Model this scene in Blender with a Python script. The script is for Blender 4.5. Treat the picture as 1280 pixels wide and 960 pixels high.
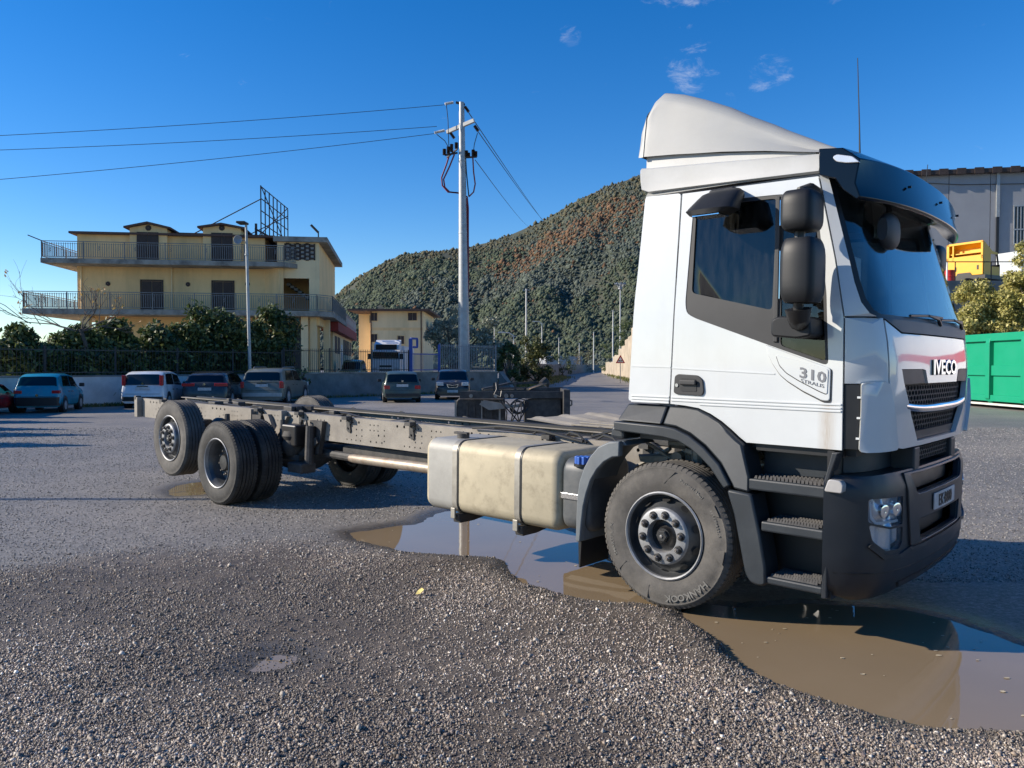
import bpy, bmesh, math, random
import numpy as np
from mathutils import Vector, Matrix
from mathutils.geometry import delaunay_2d_cdt
R = math.radians
PI = math.pi
random.seed(7)
rng = np.random.default_rng(11)
for o in list(bpy.data.objects):
    bpy.data.objects.remove(o)
SC = bpy.context.scene
COL = SC.collection

# ------------------------------------------------------------------ camera, sky, sun, exposure
F_PX, CAM_H, PITCH = 977.0, 1.672, 0.0235
cam = bpy.data.objects.new('camera', bpy.data.cameras.new('camera'))
COL.objects.link(cam)
cam.location = (0, 0, CAM_H)
cam.rotation_euler = (PI / 2 - PITCH, 0, 0)
cam.data.sensor_fit = 'HORIZONTAL'
cam.data.angle = 2 * math.atan(640 / F_PX)
cam.data.clip_start = 0.05
cam.data.clip_end = 6000
SC.camera = cam
SUN_EL, SUN_ROT = R(26), R(270)
world = bpy.data.worlds.new('World')
SC.world = world
world.use_nodes = True
wt = world.node_tree
bgn = wt.nodes['Background']
sky = wt.nodes.new('ShaderNodeTexSky')
sky.sky_type = 'NISHITA'
sky.sun_disc = False
sky.sun_elevation = SUN_EL
sky.sun_rotation = SUN_ROT
sky.altitude = 50
sky.air_density = 1.0
sky.dust_density = 0.0
sky.ozone_density = 4.0
bgn.inputs[1].default_value = 0.105
# thin wisps of cloud high in the sky
tc = wt.nodes.new('ShaderNodeTexCoord')
mp = wt.nodes.new('ShaderNodeMapping')
mp.inputs['Scale'].default_value = (16, 16, 30)
mp.inputs['Rotation'].default_value = (0, R(38), 0)
mp.inputs['Location'].default_value = (3.1, 0.4, 1.7)
nz = wt.nodes.new('ShaderNodeTexNoise')
nz.inputs['Scale'].default_value = 1.6
nz.inputs['Detail'].default_value = 7
nz.inputs['Roughness'].default_value = 0.68
nz.inputs['Distortion'].default_value = 0.6
wt.links.new(tc.outputs['Generated'], mp.inputs[0])
wt.links.new(mp.outputs[0], nz.inputs['Vector'])
def wisp(d, rad):
    """soft mask of one wisp lying in direction d of the sky"""
    v = Vector(d).normalized()
    dp = wt.nodes.new('ShaderNodeVectorMath'); dp.operation = 'DOT_PRODUCT'
    dp.inputs[1].default_value = v
    wt.links.new(tc.outputs['Generated'], dp.inputs[0])
    mr = wt.nodes.new('ShaderNodeMapRange')
    mr.interpolation_type = 'SMOOTHSTEP'
    mr.inputs[1].default_value = math.cos(rad); mr.inputs[2].default_value = 1.0
    wt.links.new(dp.outputs['Value'], mr.inputs[0])
    return mr.outputs[0]
masks = [wisp(d, r) for d, r in (((0.225, 1, 0.505), 0.075), ((0.228, 1, 0.376), 0.042), ((0.075, 1, 0.418), 0.022),
                                 ((0.42, 1, 0.505), 0.05), ((0.33, 1, 0.372), 0.036), ((-0.1, 1, 0.62), 0.12), ((0.9, 1, 0.7), 0.2), ((-1, 0.3, 0.8), 0.15))]
acc = masks[0]
for m_ in masks[1:]:
    mx = wt.nodes.new('ShaderNodeMath'); mx.operation = 'MAXIMUM'
    wt.links.new(acc, mx.inputs[0]); wt.links.new(m_, mx.inputs[1]); acc = mx.outputs[0]
ad = wt.nodes.new('ShaderNodeMath'); ad.operation = 'MULTIPLY_ADD'; ad.inputs[1].default_value = 0.26
wt.links.new(acc, ad.inputs[0]); wt.links.new(nz.outputs['Fac'], ad.inputs[2])
mul = wt.nodes.new('ShaderNodeMapRange'); mul.interpolation_type = 'SMOOTHSTEP'
mul.inputs[1].default_value = 0.66; mul.inputs[2].default_value = 1.05; mul.inputs[4].default_value = 0.5
wt.links.new(ad.outputs[0], mul.inputs[0])
hs = wt.nodes.new('ShaderNodeHueSaturation')
hs.inputs['Saturation'].default_value = 1.34
hs.inputs['Hue'].default_value = 0.509
hs.inputs['Value'].default_value = 1.12
wt.links.new(sky.outputs[0], hs.inputs['Color'])
mixc = wt.nodes.new('ShaderNodeMix'); mixc.data_type = 'RGBA'
wt.links.new(mul.outputs[0], mixc.inputs[0])
wt.links.new(hs.outputs[0], mixc.inputs[6])
mixc.inputs[7].default_value = (6.0, 6.2, 6.6, 1)
wt.links.new(mixc.outputs[2], bgn.inputs[0])

sd = bpy.data.lights.new('sun', 'SUN')
sd.energy = 5.0
sd.angle = R(0.5)
sd.color = (1.0, 0.90, 0.76)
sun = bpy.data.objects.new('sun', sd)
COL.objects.link(sun)
sun.location = (-40, 0, 40)
tosun = Vector((math.sin(SUN_ROT) * math.cos(SUN_EL), math.cos(SUN_ROT) * math.cos(SUN_EL), math.sin(SUN_EL)))
sun.rotation_euler = tosun.to_track_quat('Z', 'Y').to_euler()
SC.view_settings.view_transform = 'Standard'
SC.view_settings.look = 'None'
SC.view_settings.gamma = 1
SC.view_settings.exposure = 0.54
SC.cycles.max_bounces = 8
SC.cycles.transparent_max_bounces = 12
SC.cycles.use_denoising = True

# ------------------------------------------------------------------ helpers
def at(px, py, Y):
    """place in the world seen at a photo pixel (1280 wide) at depth Y"""
    u = -(py - 480) / F_PX
    c, s = math.cos(PITCH), math.sin(PITCH)
    d = Vector(((px - 640) / F_PX, c + u * s, -s + u * c))
    return Vector((0, 0, CAM_H)) + d * (Y / d.y)
def ground_at(px, py, z=0):
    u = -(py - 480) / F_PX
    c, s = math.cos(PITCH), math.sin(PITCH)
    d = Vector(((px - 640) / F_PX, c + u * s, -s + u * c))
    return Vector((0, 0, CAM_H)) + d * ((z - CAM_H) / d.z)

def mat(name, col, rough=0.6, metal=0.0, var=0.12, scale=6.0, bump=0.0, bscale=40.0, spec=0.5, dirt=None, dscale=2.0, damt=0.5, coat=0.0, streak=False, edge=(0.45, 0.7)):
    m = bpy.data.materials.new(name)
    m.use_nodes = True
    nt = m.node_tree
    b = nt.nodes['Principled BSDF']
    b.inputs['Roughness'].default_value = rough
    b.inputs['Metallic'].default_value = metal
    b.inputs['Specular IOR Level'].default_value = spec
    b.inputs['Coat Weight'].default_value = coat
    b.inputs['Coat Roughness'].default_value = 0.06
    t = nt.nodes.new('ShaderNodeTexCoord')
    n = nt.nodes.new('ShaderNodeTexNoise')
    n.inputs['Scale'].default_value = scale; n.inputs['Detail'].default_value = 6; n.inputs['Roughness'].default_value = 0.65
    nt.links.new(t.outputs['Object'], n.inputs['Vector'])
    cr = nt.nodes.new('ShaderNodeValToRGB')
    c0 = [max(0, c * (1 - var)) for c in col]; c1 = [min(1, c * (1 + var)) for c in col]
    cr.color_ramp.elements[0].position = 0.3; cr.color_ramp.elements[1].position = 0.7
    cr.color_ramp.elements[0].color = (*c0, 1); cr.color_ramp.elements[1].color = (*c1, 1)
    nt.links.new(n.outputs['Fac'], cr.inputs[0])
    out = cr.outputs[0]
    if dirt:
        n2 = nt.nodes.new('ShaderNodeTexNoise')
        n2.inputs['Scale'].default_value = dscale; n2.inputs['Detail'].default_value = 9; n2.inputs['Roughness'].default_value = 0.7
        if streak:
            mpn = nt.nodes.new('ShaderNodeMapping'); mpn.inputs['Scale'].default_value = (1, 1, 0.12)
            nt.links.new(t.outputs['Object'], mpn.inputs[0]); nt.links.new(mpn.outputs[0], n2.inputs['Vector'])
        else:
            nt.links.new(t.outputs['Object'], n2.inputs['Vector'])
        mr = nt.nodes.new('ShaderNodeMapRange')
        mr.inputs[1].default_value = edge[0]; mr.inputs[2].default_value = edge[1]; mr.inputs[4].default_value = damt
        nt.links.new(n2.outputs['Fac'], mr.inputs[0])
        mi = nt.nodes.new('ShaderNodeMix'); mi.data_type = 'RGBA'
        nt.links.new(mr.outputs[0], mi.inputs[0]); nt.links.new(out, mi.inputs[6]); mi.inputs[7].default_value = (*dirt, 1)
        out = mi.outputs[2]
    nt.links.new(out, b.inputs['Base Color'])
    if bump:
        n3 = nt.nodes.new('ShaderNodeTexNoise')
        n3.inputs['Scale'].default_value = bscale; n3.inputs['Detail'].default_value = 5
        nt.links.new(t.outputs['Object'], n3.inputs['Vector'])
        bp = nt.nodes.new('ShaderNodeBump'); bp.inputs['Strength'].default_value = bump; bp.inputs['Distance'].default_value = 0.02
        nt.links.new(n3.outputs['Fac'], bp.inputs['Height']); nt.links.new(bp.outputs[0], b.inputs['Normal'])
    return m

def glass(name, tint=(0.25, 0.3, 0.3), rough=0.02, refl=1.0, film=0.0):
    """thin window glass: tinted see-through plus a Fresnel reflection and a little dust"""
    m = bpy.data.materials.new(name); m.use_nodes = True
    nt = m.node_tree; nt.nodes.remove(nt.nodes['Principled BSDF'])
    o = nt.nodes['Material Output']
    tr = nt.nodes.new('ShaderNodeBsdfTransparent'); tr.inputs[0].default_value = (*tint, 1)
    gl = nt.nodes.new('ShaderNodeBsdfGlossy'); gl.inputs['Roughness'].default_value = rough
    gl.inputs['Color'].default_value = (refl, refl, refl, 1)
    lw = nt.nodes.new('ShaderNodeLayerWeight'); lw.inputs[0].default_value = 0.5
    pw = nt.nodes.new('ShaderNodeMath'); pw.operation = 'POWER'; pw.inputs[1].default_value = 4.6
    fr = nt.nodes.new('ShaderNodeMath'); fr.operation = 'MULTIPLY_ADD'; fr.inputs[1].default_value = 0.9; fr.inputs[2].default_value = 0.05
    nt.links.new(lw.outputs['Facing'], pw.inputs[0]); nt.links.new(pw.outputs[0], fr.inputs[0])
    mx = nt.nodes.new('ShaderNodeMixShader')
    nt.links.new(fr.outputs[0], mx.inputs[0]); nt.links.new(tr.outputs[0], mx.inputs[1]); nt.links.new(gl.outputs[0], mx.inputs[2])
    last = mx.outputs[0]
    if film:
        df = nt.nodes.new('ShaderNodeBsdfDiffuse'); df.inputs[0].default_value = (0.5, 0.5, 0.46, 1)
        t = nt.nodes.new('ShaderNodeTexCoord'); n = nt.nodes.new('ShaderNodeTexNoise')
        mpn = nt.nodes.new('ShaderNodeMapping'); mpn.inputs['Scale'].default_value = (6, 6, 1.2)
        nt.links.new(t.outputs['Object'], mpn.inputs[0]); nt.links.new(mpn.outputs[0], n.inputs['Vector'])
        n.inputs['Detail'].default_value = 6
        mr = nt.nodes.new('ShaderNodeMapRange'); mr.inputs[1].default_value = 0.35; mr.inputs[2].default_value = 0.8; mr.inputs[4].default_value = film
        nt.links.new(n.outputs['Fac'], mr.inputs[0])
        m2 = nt.nodes.new('ShaderNodeMixShader')
        nt.links.new(mr.outputs[0], m2.inputs[0]); nt.links.new(last, m2.inputs[1]); nt.links.new(df.outputs[0], m2.inputs[2])
        last = m2.outputs[0]
    nt.links.new(last, o.inputs[0])
    return m

def attr_mat(name, rough=0.8, spec=0.3, translucent=0.0, attr='tone', fine=0.0, fscale=3.0):
    """colour of each separate piece (leaf, stone, crown) comes from its own vertex attribute"""
    m = bpy.data.materials.new(name); m.use_nodes = True
    nt = m.node_tree; b = nt.nodes['Principled BSDF']
    a = nt.nodes.new('ShaderNodeAttribute'); a.attribute_name = attr
    out = a.outputs['Color']
    if fine:
        t = nt.nodes.new('ShaderNodeTexCoord'); n = nt.nodes.new('ShaderNodeTexNoise'); n.inputs['Scale'].default_value = fscale; n.inputs['Detail'].default_value = 4
        nt.links.new(t.outputs['Object'], n.inputs['Vector'])
        mr = nt.nodes.new('ShaderNodeMapRange'); mr.inputs[1].default_value = 0.3; mr.inputs[2].default_value = 0.7; mr.inputs[3].default_value = 1 - fine; mr.inputs[4].default_value = 1 + fine
        nt.links.new(n.outputs['Fac'], mr.inputs[0])
        vm = nt.nodes.new('ShaderNodeVectorMath'); vm.operation = 'SCALE'
        nt.links.new(out, vm.inputs[0]); nt.links.new(mr.outputs[0], vm.inputs['Scale']); out = vm.outputs[0]
    nt.links.new(out, b.inputs['Base Color'])
    b.inputs['Roughness'].default_value = rough
    b.inputs['Specular IOR Level'].default_value = spec
    if translucent:
        tl = nt.nodes.new('ShaderNodeBsdfTranslucent'); nt.links.new(out, tl.inputs[0])
        mx = nt.nodes.new('ShaderNodeMixShader'); mx.inputs[0].default_value = translucent
        nt.links.new(b.outputs[0], mx.inputs[1]); nt.links.new(tl.outputs[0], mx.inputs[2])
        nt.links.new(mx.outputs[0], nt.nodes['Material Output'].inputs[0])
    return m

def np_mesh(name, V, Fc, material, parent=None, tone=None, smooth=False):
    """mesh object from arrays; Fc is (n, k) faces; tone is one RGB per vertex"""
    me = bpy.data.meshes.new(name)
    V = np.asarray(V, np.float32); Fc = np.asarray(Fc, np.int32); k = Fc.shape[1]
    me.vertices.add(len(V)); me.vertices.foreach_set('co', V.ravel())
    me.loops.add(Fc.size); me.loops.foreach_set('vertex_index', Fc.ravel())
    me.polygons.add(len(Fc)); me.polygons.foreach_set('loop_start', np.arange(0, Fc.size, k, dtype=np.int32))
    if smooth:
        me.polygons.foreach_set('use_smooth', np.ones(len(Fc), bool))
    me.update(calc_edges=True)
    if tone is not None:
        at_ = me.attributes.new('tone', 'FLOAT_COLOR', 'POINT')
        at_.data.foreach_set('color', np.concatenate([np.asarray(tone, np.float32), np.ones((len(V), 1), np.float32)], 1).ravel())
    me.materials.append(material)
    o = bpy.data.objects.new(name, me); COL.objects.link(o)
    if parent: o.parent = parent
    return o

class MB:
    def __init__(s): s.v = []; s.f = []
    def add(s, vs, fs):
        n = len(s.v); s.v += [tuple(v) for v in vs]; s.f += [tuple(i + n for i in f) for f in fs]; return s
    def bx(s, x0, x1, y0, y1, z0, z1, M=None):
        vs = [Vector((x, y, z)) for x in (x0, x1) for y in (y0, y1) for z in (z0, z1)]
        if M: vs = [M @ v for v in vs]
        return s.add(vs, [(0, 1, 3, 2), (4, 6, 7, 5), (0, 4, 5, 1), (2, 3, 7, 6), (0, 2, 6, 4), (1, 5, 7, 3)])
    def bar(s, a, b, w, h=None, up=(0, 0, 1)):
        """square bar from a to b"""
        h = h or w; a = Vector(a); b = Vector(b); d = (b - a).normalized(); u = Vector(up)
        if abs(d.dot(u)) > 0.95: u = Vector((1, 0, 0)) if abs(d.x) < .9 else Vector((0, 1, 0))
        sx = d.cross(u).normalized(); uy = sx.cross(d).normalized()
        vs = [p + sx * i * w / 2 + uy * j * h / 2 for p in (a, b) for i, j in ((-1, -1), (1, -1), (1, 1), (-1, 1))]
        return s.add(vs, [(3, 2, 1, 0), (4, 5, 6, 7), (0, 1, 5, 4), (1, 2, 6, 5), (2, 3, 7, 6), (3, 0, 4, 7)])
    def tube(s, pts, r, n=8, cap=True):
        pts = [Vector(p) for p in pts]; k = len(pts)
        rs = r if isinstance(r, (list, tuple)) else [r] * k
        prev = None; rings = []
        for i, p in enumerate(pts):
            d = (pts[min(i + 1, k - 1)] - pts[max(i - 1, 0)]).normalized()
            if prev is None:
                u = Vector((0, 0, 1)) if abs(d.z) < .9 else Vector((1, 0, 0))
            else: u = prev
            a = (u - d * u.dot(d)).normalized(); prev = a; b = d.cross(a)
            rings.append([p + (a * math.cos(t) + b * math.sin(t)) * rs[i] for t in [2 * PI * j / n for j in range(n)]])
        vs = [v for q in rings for v in q]
        fs = [(i * n + j, i * n + (j + 1) % n, (i + 1) * n + (j + 1) % n, (i + 1) * n + j) for i in range(k - 1) for j in range(n)]
        if cap: fs += [tuple(range(n - 1, -1, -1)), tuple(range((k - 1) * n, k * n))]
        return s.add(vs, fs)
    def cyl(s, c, r, h, axis='z', n=16, r2=None):
        c = Vector(c); e = Vector((axis == 'x', axis == 'y', axis == 'z'))
        return s.tube([c - e * h / 2, c + e * h / 2], [r, r2 if r2 is not None else r], n)
    def lathe(s, prof, n=32, c=(0, 0, 0), closed=False, a0=0, a1=2 * PI):
        """prof: (radius, y) pairs turned about the Y axis"""
        c = Vector(c); full = abs(a1 - a0 - 2 * PI) < 1e-6; m = n if full else n + 1; k = len(prof)
        vs = [c + Vector((r * math.cos(t), y, r * math.sin(t))) for t in [a0 + (a1 - a0) * j / n for j in range(m)] for r, y in prof]
        fs = []
        for j in range(n):
            j2 = (j + 1) % m
            for i in range(k if closed else k - 1):
                i2 = (i + 1) % k
                fs.append((j * k + i, j * k + i2, j2 * k + i2, j2 * k + i))
        return s.add(vs, fs)
    def prism(s, poly, fn, t0, t1):
        """poly of 2-D points, fn(u, v, t) -> 3-D; extruded t0..t1"""
        n = len(poly)
        vs = [fn(u, v, t0) for u, v in poly] + [fn(u, v, t1) for u, v in poly]
        fs = [tuple(range(n - 1, -1, -1)), tuple(range(n, 2 * n))] + [(i, (i + 1) % n, n + (i + 1) % n, n + i) for i in range(n)]
        return s.add(vs, fs)
    def grid(s, rows, closed_u=False, cap=False):
        nr = len(rows); nc = len(rows[0])
        vs = [p for r in rows for p in r]
        fs = [(i * nc + j, i * nc + (j + 1) % nc, (i + 1) * nc + (j + 1) % nc, (i + 1) * nc + j) for i in range(nr - 1) for j in range(nc if closed_u else nc - 1)]
        if cap: fs += [tuple(range(nc - 1, -1, -1)), tuple(range((nr - 1) * nc, nr * nc))]
        return s.add(vs, fs)
    def obj(s, name, material, parent=None, smooth=35, bevel=0, seg=2, loc=None, fix=True):
        me = bpy.data.meshes.new(name)
        me.from_pydata(s.v, [], s.f)
        if fix:
            bm = bmesh.new(); bm.from_mesh(me)
            bmesh.ops.recalc_face_normals(bm, faces=bm.faces)
            bm.to_mesh(me); bm.free()
        if smooth:
            me.polygons.foreach_set('use_smooth', [True] * len(me.polygons))
            me.set_sharp_from_angle(angle=R(smooth))
        me.materials.append(material)
        o = bpy.data.objects.new(name, me); COL.objects.link(o)
        if parent: o.parent = parent
        if loc: o.location = loc
        if bevel:
            b = o.modifiers.new('bevel', 'BEVEL'); b.width = bevel; b.segments = seg; b.limit_method = 'ANGLE'; b.angle_limit = R(40)
        return o

def tag(o, label=None, cat=None, group=None, kind=None):
    if label: o['label'] = label
    if cat: o['category'] = cat
    if group: o['group'] = group
    if kind: o['kind'] = kind
    return o
def thing(name, label, cat, loc=(0, 0, 0), rz=0, group=None):
    o = bpy.data.objects.new(name, None); COL.objects.link(o)
    o.location = loc; o.rotation_euler = (0, 0, rz); o.empty_display_size = 0.2
    return tag(o, label, cat, group)
def copy_tree(o, parent=None):
    c = o.copy(); COL.objects.link(c)
    if parent: c.parent = parent
    for ch in [x for x in bpy.data.objects if x.parent == o]: copy_tree(ch, c)
    return c

def inside(p, poly):
    x, y = p; r = False; n = len(poly); j = n - 1
    for i in range(n):
        xi, yi = poly[i][0], poly[i][1]; xj, yj = poly[j][0], poly[j][1]
        if (yi > y) != (yj > y) and x < (xj - xi) * (y - yi) / (yj - yi) + xi: r = not r
        j = i
    return r
def dens(poly, step):
    out = []
    n = len(poly)
    for i in range(n):
        a = Vector(poly[i][:2]); b = Vector(poly[(i + 1) % n][:2]); k = max(1, int((b - a).length / step))
        out += [a.lerp(b, t / k) for t in range(k)]
    return out
def rounded(poly, r, seg=4):
    """round the corners of a 2-D polygon"""
    out = []; n = len(poly)
    for i in range(n):
        p = Vector(poly[i]); a = Vector(poly[i - 1]); b = Vector(poly[(i + 1) % n])
        rr = min(r, (a - p).length * .45, (b - p).length * .45)
        p0 = p + (a - p).normalized() * rr; p1 = p + (b - p).normalized() * rr
        for k in range(seg + 1):
            t = k / seg; out.append(tuple(p0 * (1 - t) ** 2 + p * 2 * t * (1 - t) + p1 * t * t))
    return out
def plate(outer, holes, fn, t, step=0.12, fine=0.2, skin=True):
    """curved plate: polygon with holes in (u, v), fn(u, v, inset) -> 3-D, thickness t inwards"""
    loops = [dens(outer, step)] + [dens(h, step) for h in holes]
    pts = []; ed = []
    for lp in loops:
        b = len(pts); pts += lp; ed += [(b + i, b + (i + 1) % len(lp)) for i in range(len(lp))]
    us = [p.x for p in loops[0]]; vs_ = [p.y for p in loops[0]]
    u = min(us) + fine / 2
    while u < max(us):
        v = min(vs_) + fine / 2
        while v < max(vs_):
            if inside((u, v), loops[0]) and not any(inside((u, v), h) for h in loops[1:]): pts.append(Vector((u, v)))
            v += fine
        u += fine
    V, E, Fs, *_ = delaunay_2d_cdt(pts, ed, [], 0, 1e-5)
    tris = []
    for f in Fs:
        c = sum((V[i] for i in f), Vector((0, 0))) / len(f)
        if inside(c, loops[0]) and not any(inside(c, h) for h in loops[1:]): tris.append(tuple(f))
    n = len(V); cnt = {}
    for f in tris:
        for i in range(len(f)):
            a, b = f[i], f[(i + 1) % len(f)]; k = (min(a, b), max(a, b)); cnt.setdefault(k, []).append((a, b))
    vs = [fn(p.x, p.y, 0) for p in V]; fs = list(tris)
    if skin:
        vs += [fn(p.x, p.y, t) for p in V]
        fs += [tuple(n + i for i in reversed(f)) for f in tris]
        fs += [(e[0][1], e[0][0], n + e[0][0], n + e[0][1]) for e in cnt.values() if len(e) == 1]
    used = sorted({i for f in fs for i in f}); rm = {i: k for k, i in enumerate(used)}
    return [vs[i] for i in used], [tuple(rm[i] for i in f) for f in fs]

def text_geo(txt, size, depth=0.004, align='CENTER', bold=0.0):
    """solid lettering as (verts, faces) in the XY plane"""
    cu = bpy.data.curves.new('lettering', 'FONT'); cu.body = txt; cu.size = size; cu.extrude = depth; cu.align_x = align; cu.resolution_u = 2; cu.offset = bold
    o = bpy.data.objects.new('lettering', cu); COL.objects.link(o)
    dg = bpy.context.evaluated_depsgraph_get(); dg.update()
    me = bpy.data.meshes.new_from_object(o.evaluated_get(dg))
    vs = [v.co.copy() for v in me.vertices]; fs = [tuple(p.vertices) for p in me.polygons]
    bpy.data.objects.remove(o); bpy.data.curves.remove(cu); bpy.data.meshes.remove(me)
    return vs, fs

def leaf_cloud(name, blobs, n, size, tones, material, parent=None, seed=1, flat=0.0, hollow=0.55, kind=None):
    """n small leaf quads spread through ellipsoid blobs (centre, radii), denser near their skins"""
    g = np.random.default_rng(seed)
    bl = np.array([[*c, *r] for c, r in blobs], float)
    w = bl[:, 3] * bl[:, 4] + bl[:, 4] * bl[:, 5] + bl[:, 3] * bl[:, 5]; w /= w.sum()
    bi = g.choice(len(bl), n, p=w)
    d = g.normal(size=(n, 3)); d /= np.linalg.norm(d, axis=1)[:, None]
    rad = (hollow + (1 - hollow) * g.random(n) ** 0.7) * (1 + 0.12 * g.normal(size=n))
    C = bl[bi, :3] + d * rad[:, None] * bl[bi, 3:]
    nn = d + 0.9 * g.normal(size=(n, 3)); nn[:, 2] += flat; nn /= np.linalg.norm(nn, axis=1)[:, None]
    t = np.cross(nn, g.normal(size=(n, 3))); t /= np.linalg.norm(t, axis=1)[:, None]
    b = np.cross(nn, t)
    s = size * (0.6 + 0.8 * g.random(n))[:, None]
    V = np.stack([C - t * s * .9, C + b * s * .42, C + t * s * .9, C - b * s * .42], 1).reshape(-1, 3)
    Fc = np.arange(4 * n).reshape(n, 4)
    tn = np.array(tones, float); pick = g.choice(len(tn), n); tcol = tn[pick] * (0.7 + 0.6 * g.random(n))[:, None]
    o = np_mesh(name, V, Fc, material, parent, np.repeat(tcol, 4, 0))
    if kind: o['kind'] = kind
    return o

# ------------------------------------------------------------------ materials
M = {}
M['white'] = mat('cab_white_paint', (0.55, 0.57, 0.57), 0.32, var=0.04, scale=3, dirt=(0.44, 0.42, 0.37), dscale=1.6, damt=0.28, coat=1.0, streak=True, edge=(0.5, 0.8))
M['white_dirty'] = mat('fairing_dirty_white', (0.31, 0.315, 0.31), 0.5, var=0.05, scale=4, dirt=(0.34, 0.33, 0.30), dscale=2.2, damt=0.4)
M['skirt'] = mat('fairing_base_paint', (0.41, 0.415, 0.41), 0.42, var=0.05, scale=4, dirt=(0.30, 0.295, 0.27), dscale=2.5, damt=0.35)
M['mirror_shell'] = mat('black_mirror_shell', (0.010, 0.011, 0.013), 0.5, var=0.15, scale=6, spec=0.35)
M['dark'] = mat('dark_grey_plastic', (0.016, 0.021, 0.027), 0.48, var=0.2, scale=5, bump=0.05, bscale=300, dirt=(0.050, 0.058, 0.064), dscale=3, damt=0.4)
M['bumper'] = mat('bumper_grey_plastic', (0.015, 0.018, 0.023), 0.42, var=0.15, scale=4, bump=0.04, bscale=350, dirt=(0.045, 0.045, 0.045), dscale=2.5, damt=0.3)
M['trim'] = mat('matt_black_trim', (0.024, 0.025, 0.027), 0.6, var=0.15, scale=6)
M['black'] = mat('black_plastic', (0.012, 0.012, 0.013), 0.45, var=0.2, scale=8)
M['visor'] = mat('smoked_visor_plastic', (0.003, 0.005, 0.009), 0.14, var=0.1, scale=4, coat=0.0, spec=0.32)
M['rubber'] = mat('tyre_rubber', (0.022, 0.021, 0.020), 0.75, var=0.25, scale=7, bump=0.1, bscale=120, dirt=(0.11, 0.10, 0.085), dscale=5, damt=0.45)
M['rubber_dusty'] = mat('dusty_tyre_rubber', (0.075, 0.07, 0.064), 0.85, var=0.3, scale=6, bump=0.1, bscale=120, dirt=(0.165, 0.15, 0.13), dscale=4, damt=0.6)
M['letter_tyre'] = mat('tyre_lettering', (0.155, 0.148, 0.135), 0.8, var=0.25, scale=20)
M['rim'] = mat('painted_steel_rim', (0.30, 0.305, 0.31), 0.45, metal=0.4, var=0.12, scale=8, dirt=(0.10, 0.09, 0.08), dscale=5, damt=0.6)
M['rim_dark'] = mat('dark_wheel_disc', (0.09, 0.095, 0.10), 0.4, metal=0.5, var=0.2, scale=8, dirt=(0.04, 0.04, 0.04), dscale=5, damt=0.6)
M['nut'] = mat('wheel_nut_steel', (0.22, 0.20, 0.18), 0.45, metal=0.7, var=0.2, scale=60)
M['nutcap'] = mat('black_nut_seat', (0.02, 0.02, 0.02), 0.5)
M['frame'] = mat('dusty_chassis_paint', (0.26, 0.235, 0.198), 0.75, var=0.18, scale=3, bump=0.12, bscale=90, dirt=(0.12, 0.105, 0.09), dscale=2.2, damt=0.6)
M['frame_dark'] = mat('dark_chassis_steel', (0.035, 0.034, 0.033), 0.65, var=0.3, scale=8, bump=0.1, dirt=(0.11, 0.095, 0.08), dscale=4, damt=0.5)
M['tank'] = mat('dusty_aluminium_tank', (0.42, 0.365, 0.255), 0.62, metal=0.15, var=0.10, scale=5, bump=0.06, bscale=160, dirt=(0.20, 0.165, 0.11), dscale=9, damt=0.6, edge=(0.5, 0.72))
M['tank_grey'] = mat('grey_tank_end', (0.33, 0.32, 0.29), 0.6, metal=0.15, var=0.1, scale=6, bump=0.05)
M['strap'] = mat('steel_strap', (0.30, 0.28, 0.24), 0.5, metal=0.4, var=0.2, scale=9)
M['pipe'] = mat('rusty_exhaust_pipe', (0.33, 0.28, 0.22), 0.5, metal=0.5, var=0.2, scale=12, dirt=(0.2, 0.1, 0.05), dscale=9, damt=0.6)
M['blue_cap'] = mat('blue_plastic_cap', (0.03, 0.11, 0.42), 0.4)
M['chrome'] = mat('chrome', (0.75, 0.76, 0.78), 0.12, metal=1.0, var=0.03)
M['mirror'] = mat('mirror_glass', (0.8, 0.82, 0.84), 0.03, metal=1.0, var=0.01)
M['lens'] = glass('clear_lamp_lens', (0.86, 0.88, 0.9), 0.03)
M['win'] = glass('cab_side_glass', (0.16, 0.22, 0.26), 0.02, film=0.03)
M['ws'] = glass('windscreen_glass', (0.66, 0.74, 0.76), 0.015, refl=0.9, film=0.02)
M['door'] = M['white'].copy(); M['door'].name = 'door_paint_with_rust_streak'
_nt = M['door'].node_tree; _b = _nt.nodes['Principled BSDF']; _src = _b.inputs['Base Color'].links[0].from_socket
_t = _nt.nodes.new('ShaderNodeTexCoord'); _sp = _nt.nodes.new('ShaderNodeSeparateXYZ'); _nt.links.new(_t.outputs['Object'], _sp.inputs[0])
def _math(op, a, b_=None):
    n = _nt.nodes.new('ShaderNodeMath'); n.operation = op; n.use_clamp = op == 'MULTIPLY'
    for i, v in enumerate((a, b_)):
        if v is None: continue
        if isinstance(v, (int, float)): n.inputs[i].default_value = v
        else: _nt.links.new(v, n.inputs[i])
    return n.outputs[0]
_n = _nt.nodes.new('ShaderNodeTexNoise'); _mp = _nt.nodes.new('ShaderNodeMapping'); _mp.inputs['Scale'].default_value = (60, 60, 3)
_nt.links.new(_t.outputs['Object'], _mp.inputs[0]); _nt.links.new(_mp.outputs[0], _n.inputs['Vector'])
_dx = _math('SUBTRACT', 1.0, _math('MULTIPLY', _math('ABSOLUTE', _math('SUBTRACT', _sp.outputs['X'], 1.077)), 16.0))
_dz = _math('MULTIPLY', _math('SUBTRACT', 1.565, _sp.outputs['Z']), 25.0)
_m = _math('MULTIPLY', _math('MULTIPLY', _math('MULTIPLY', _dx, _dz), _n.outputs['Fac']), 0.9)
_mi = _nt.nodes.new('ShaderNodeMix'); _mi.data_type = 'RGBA'
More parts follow.
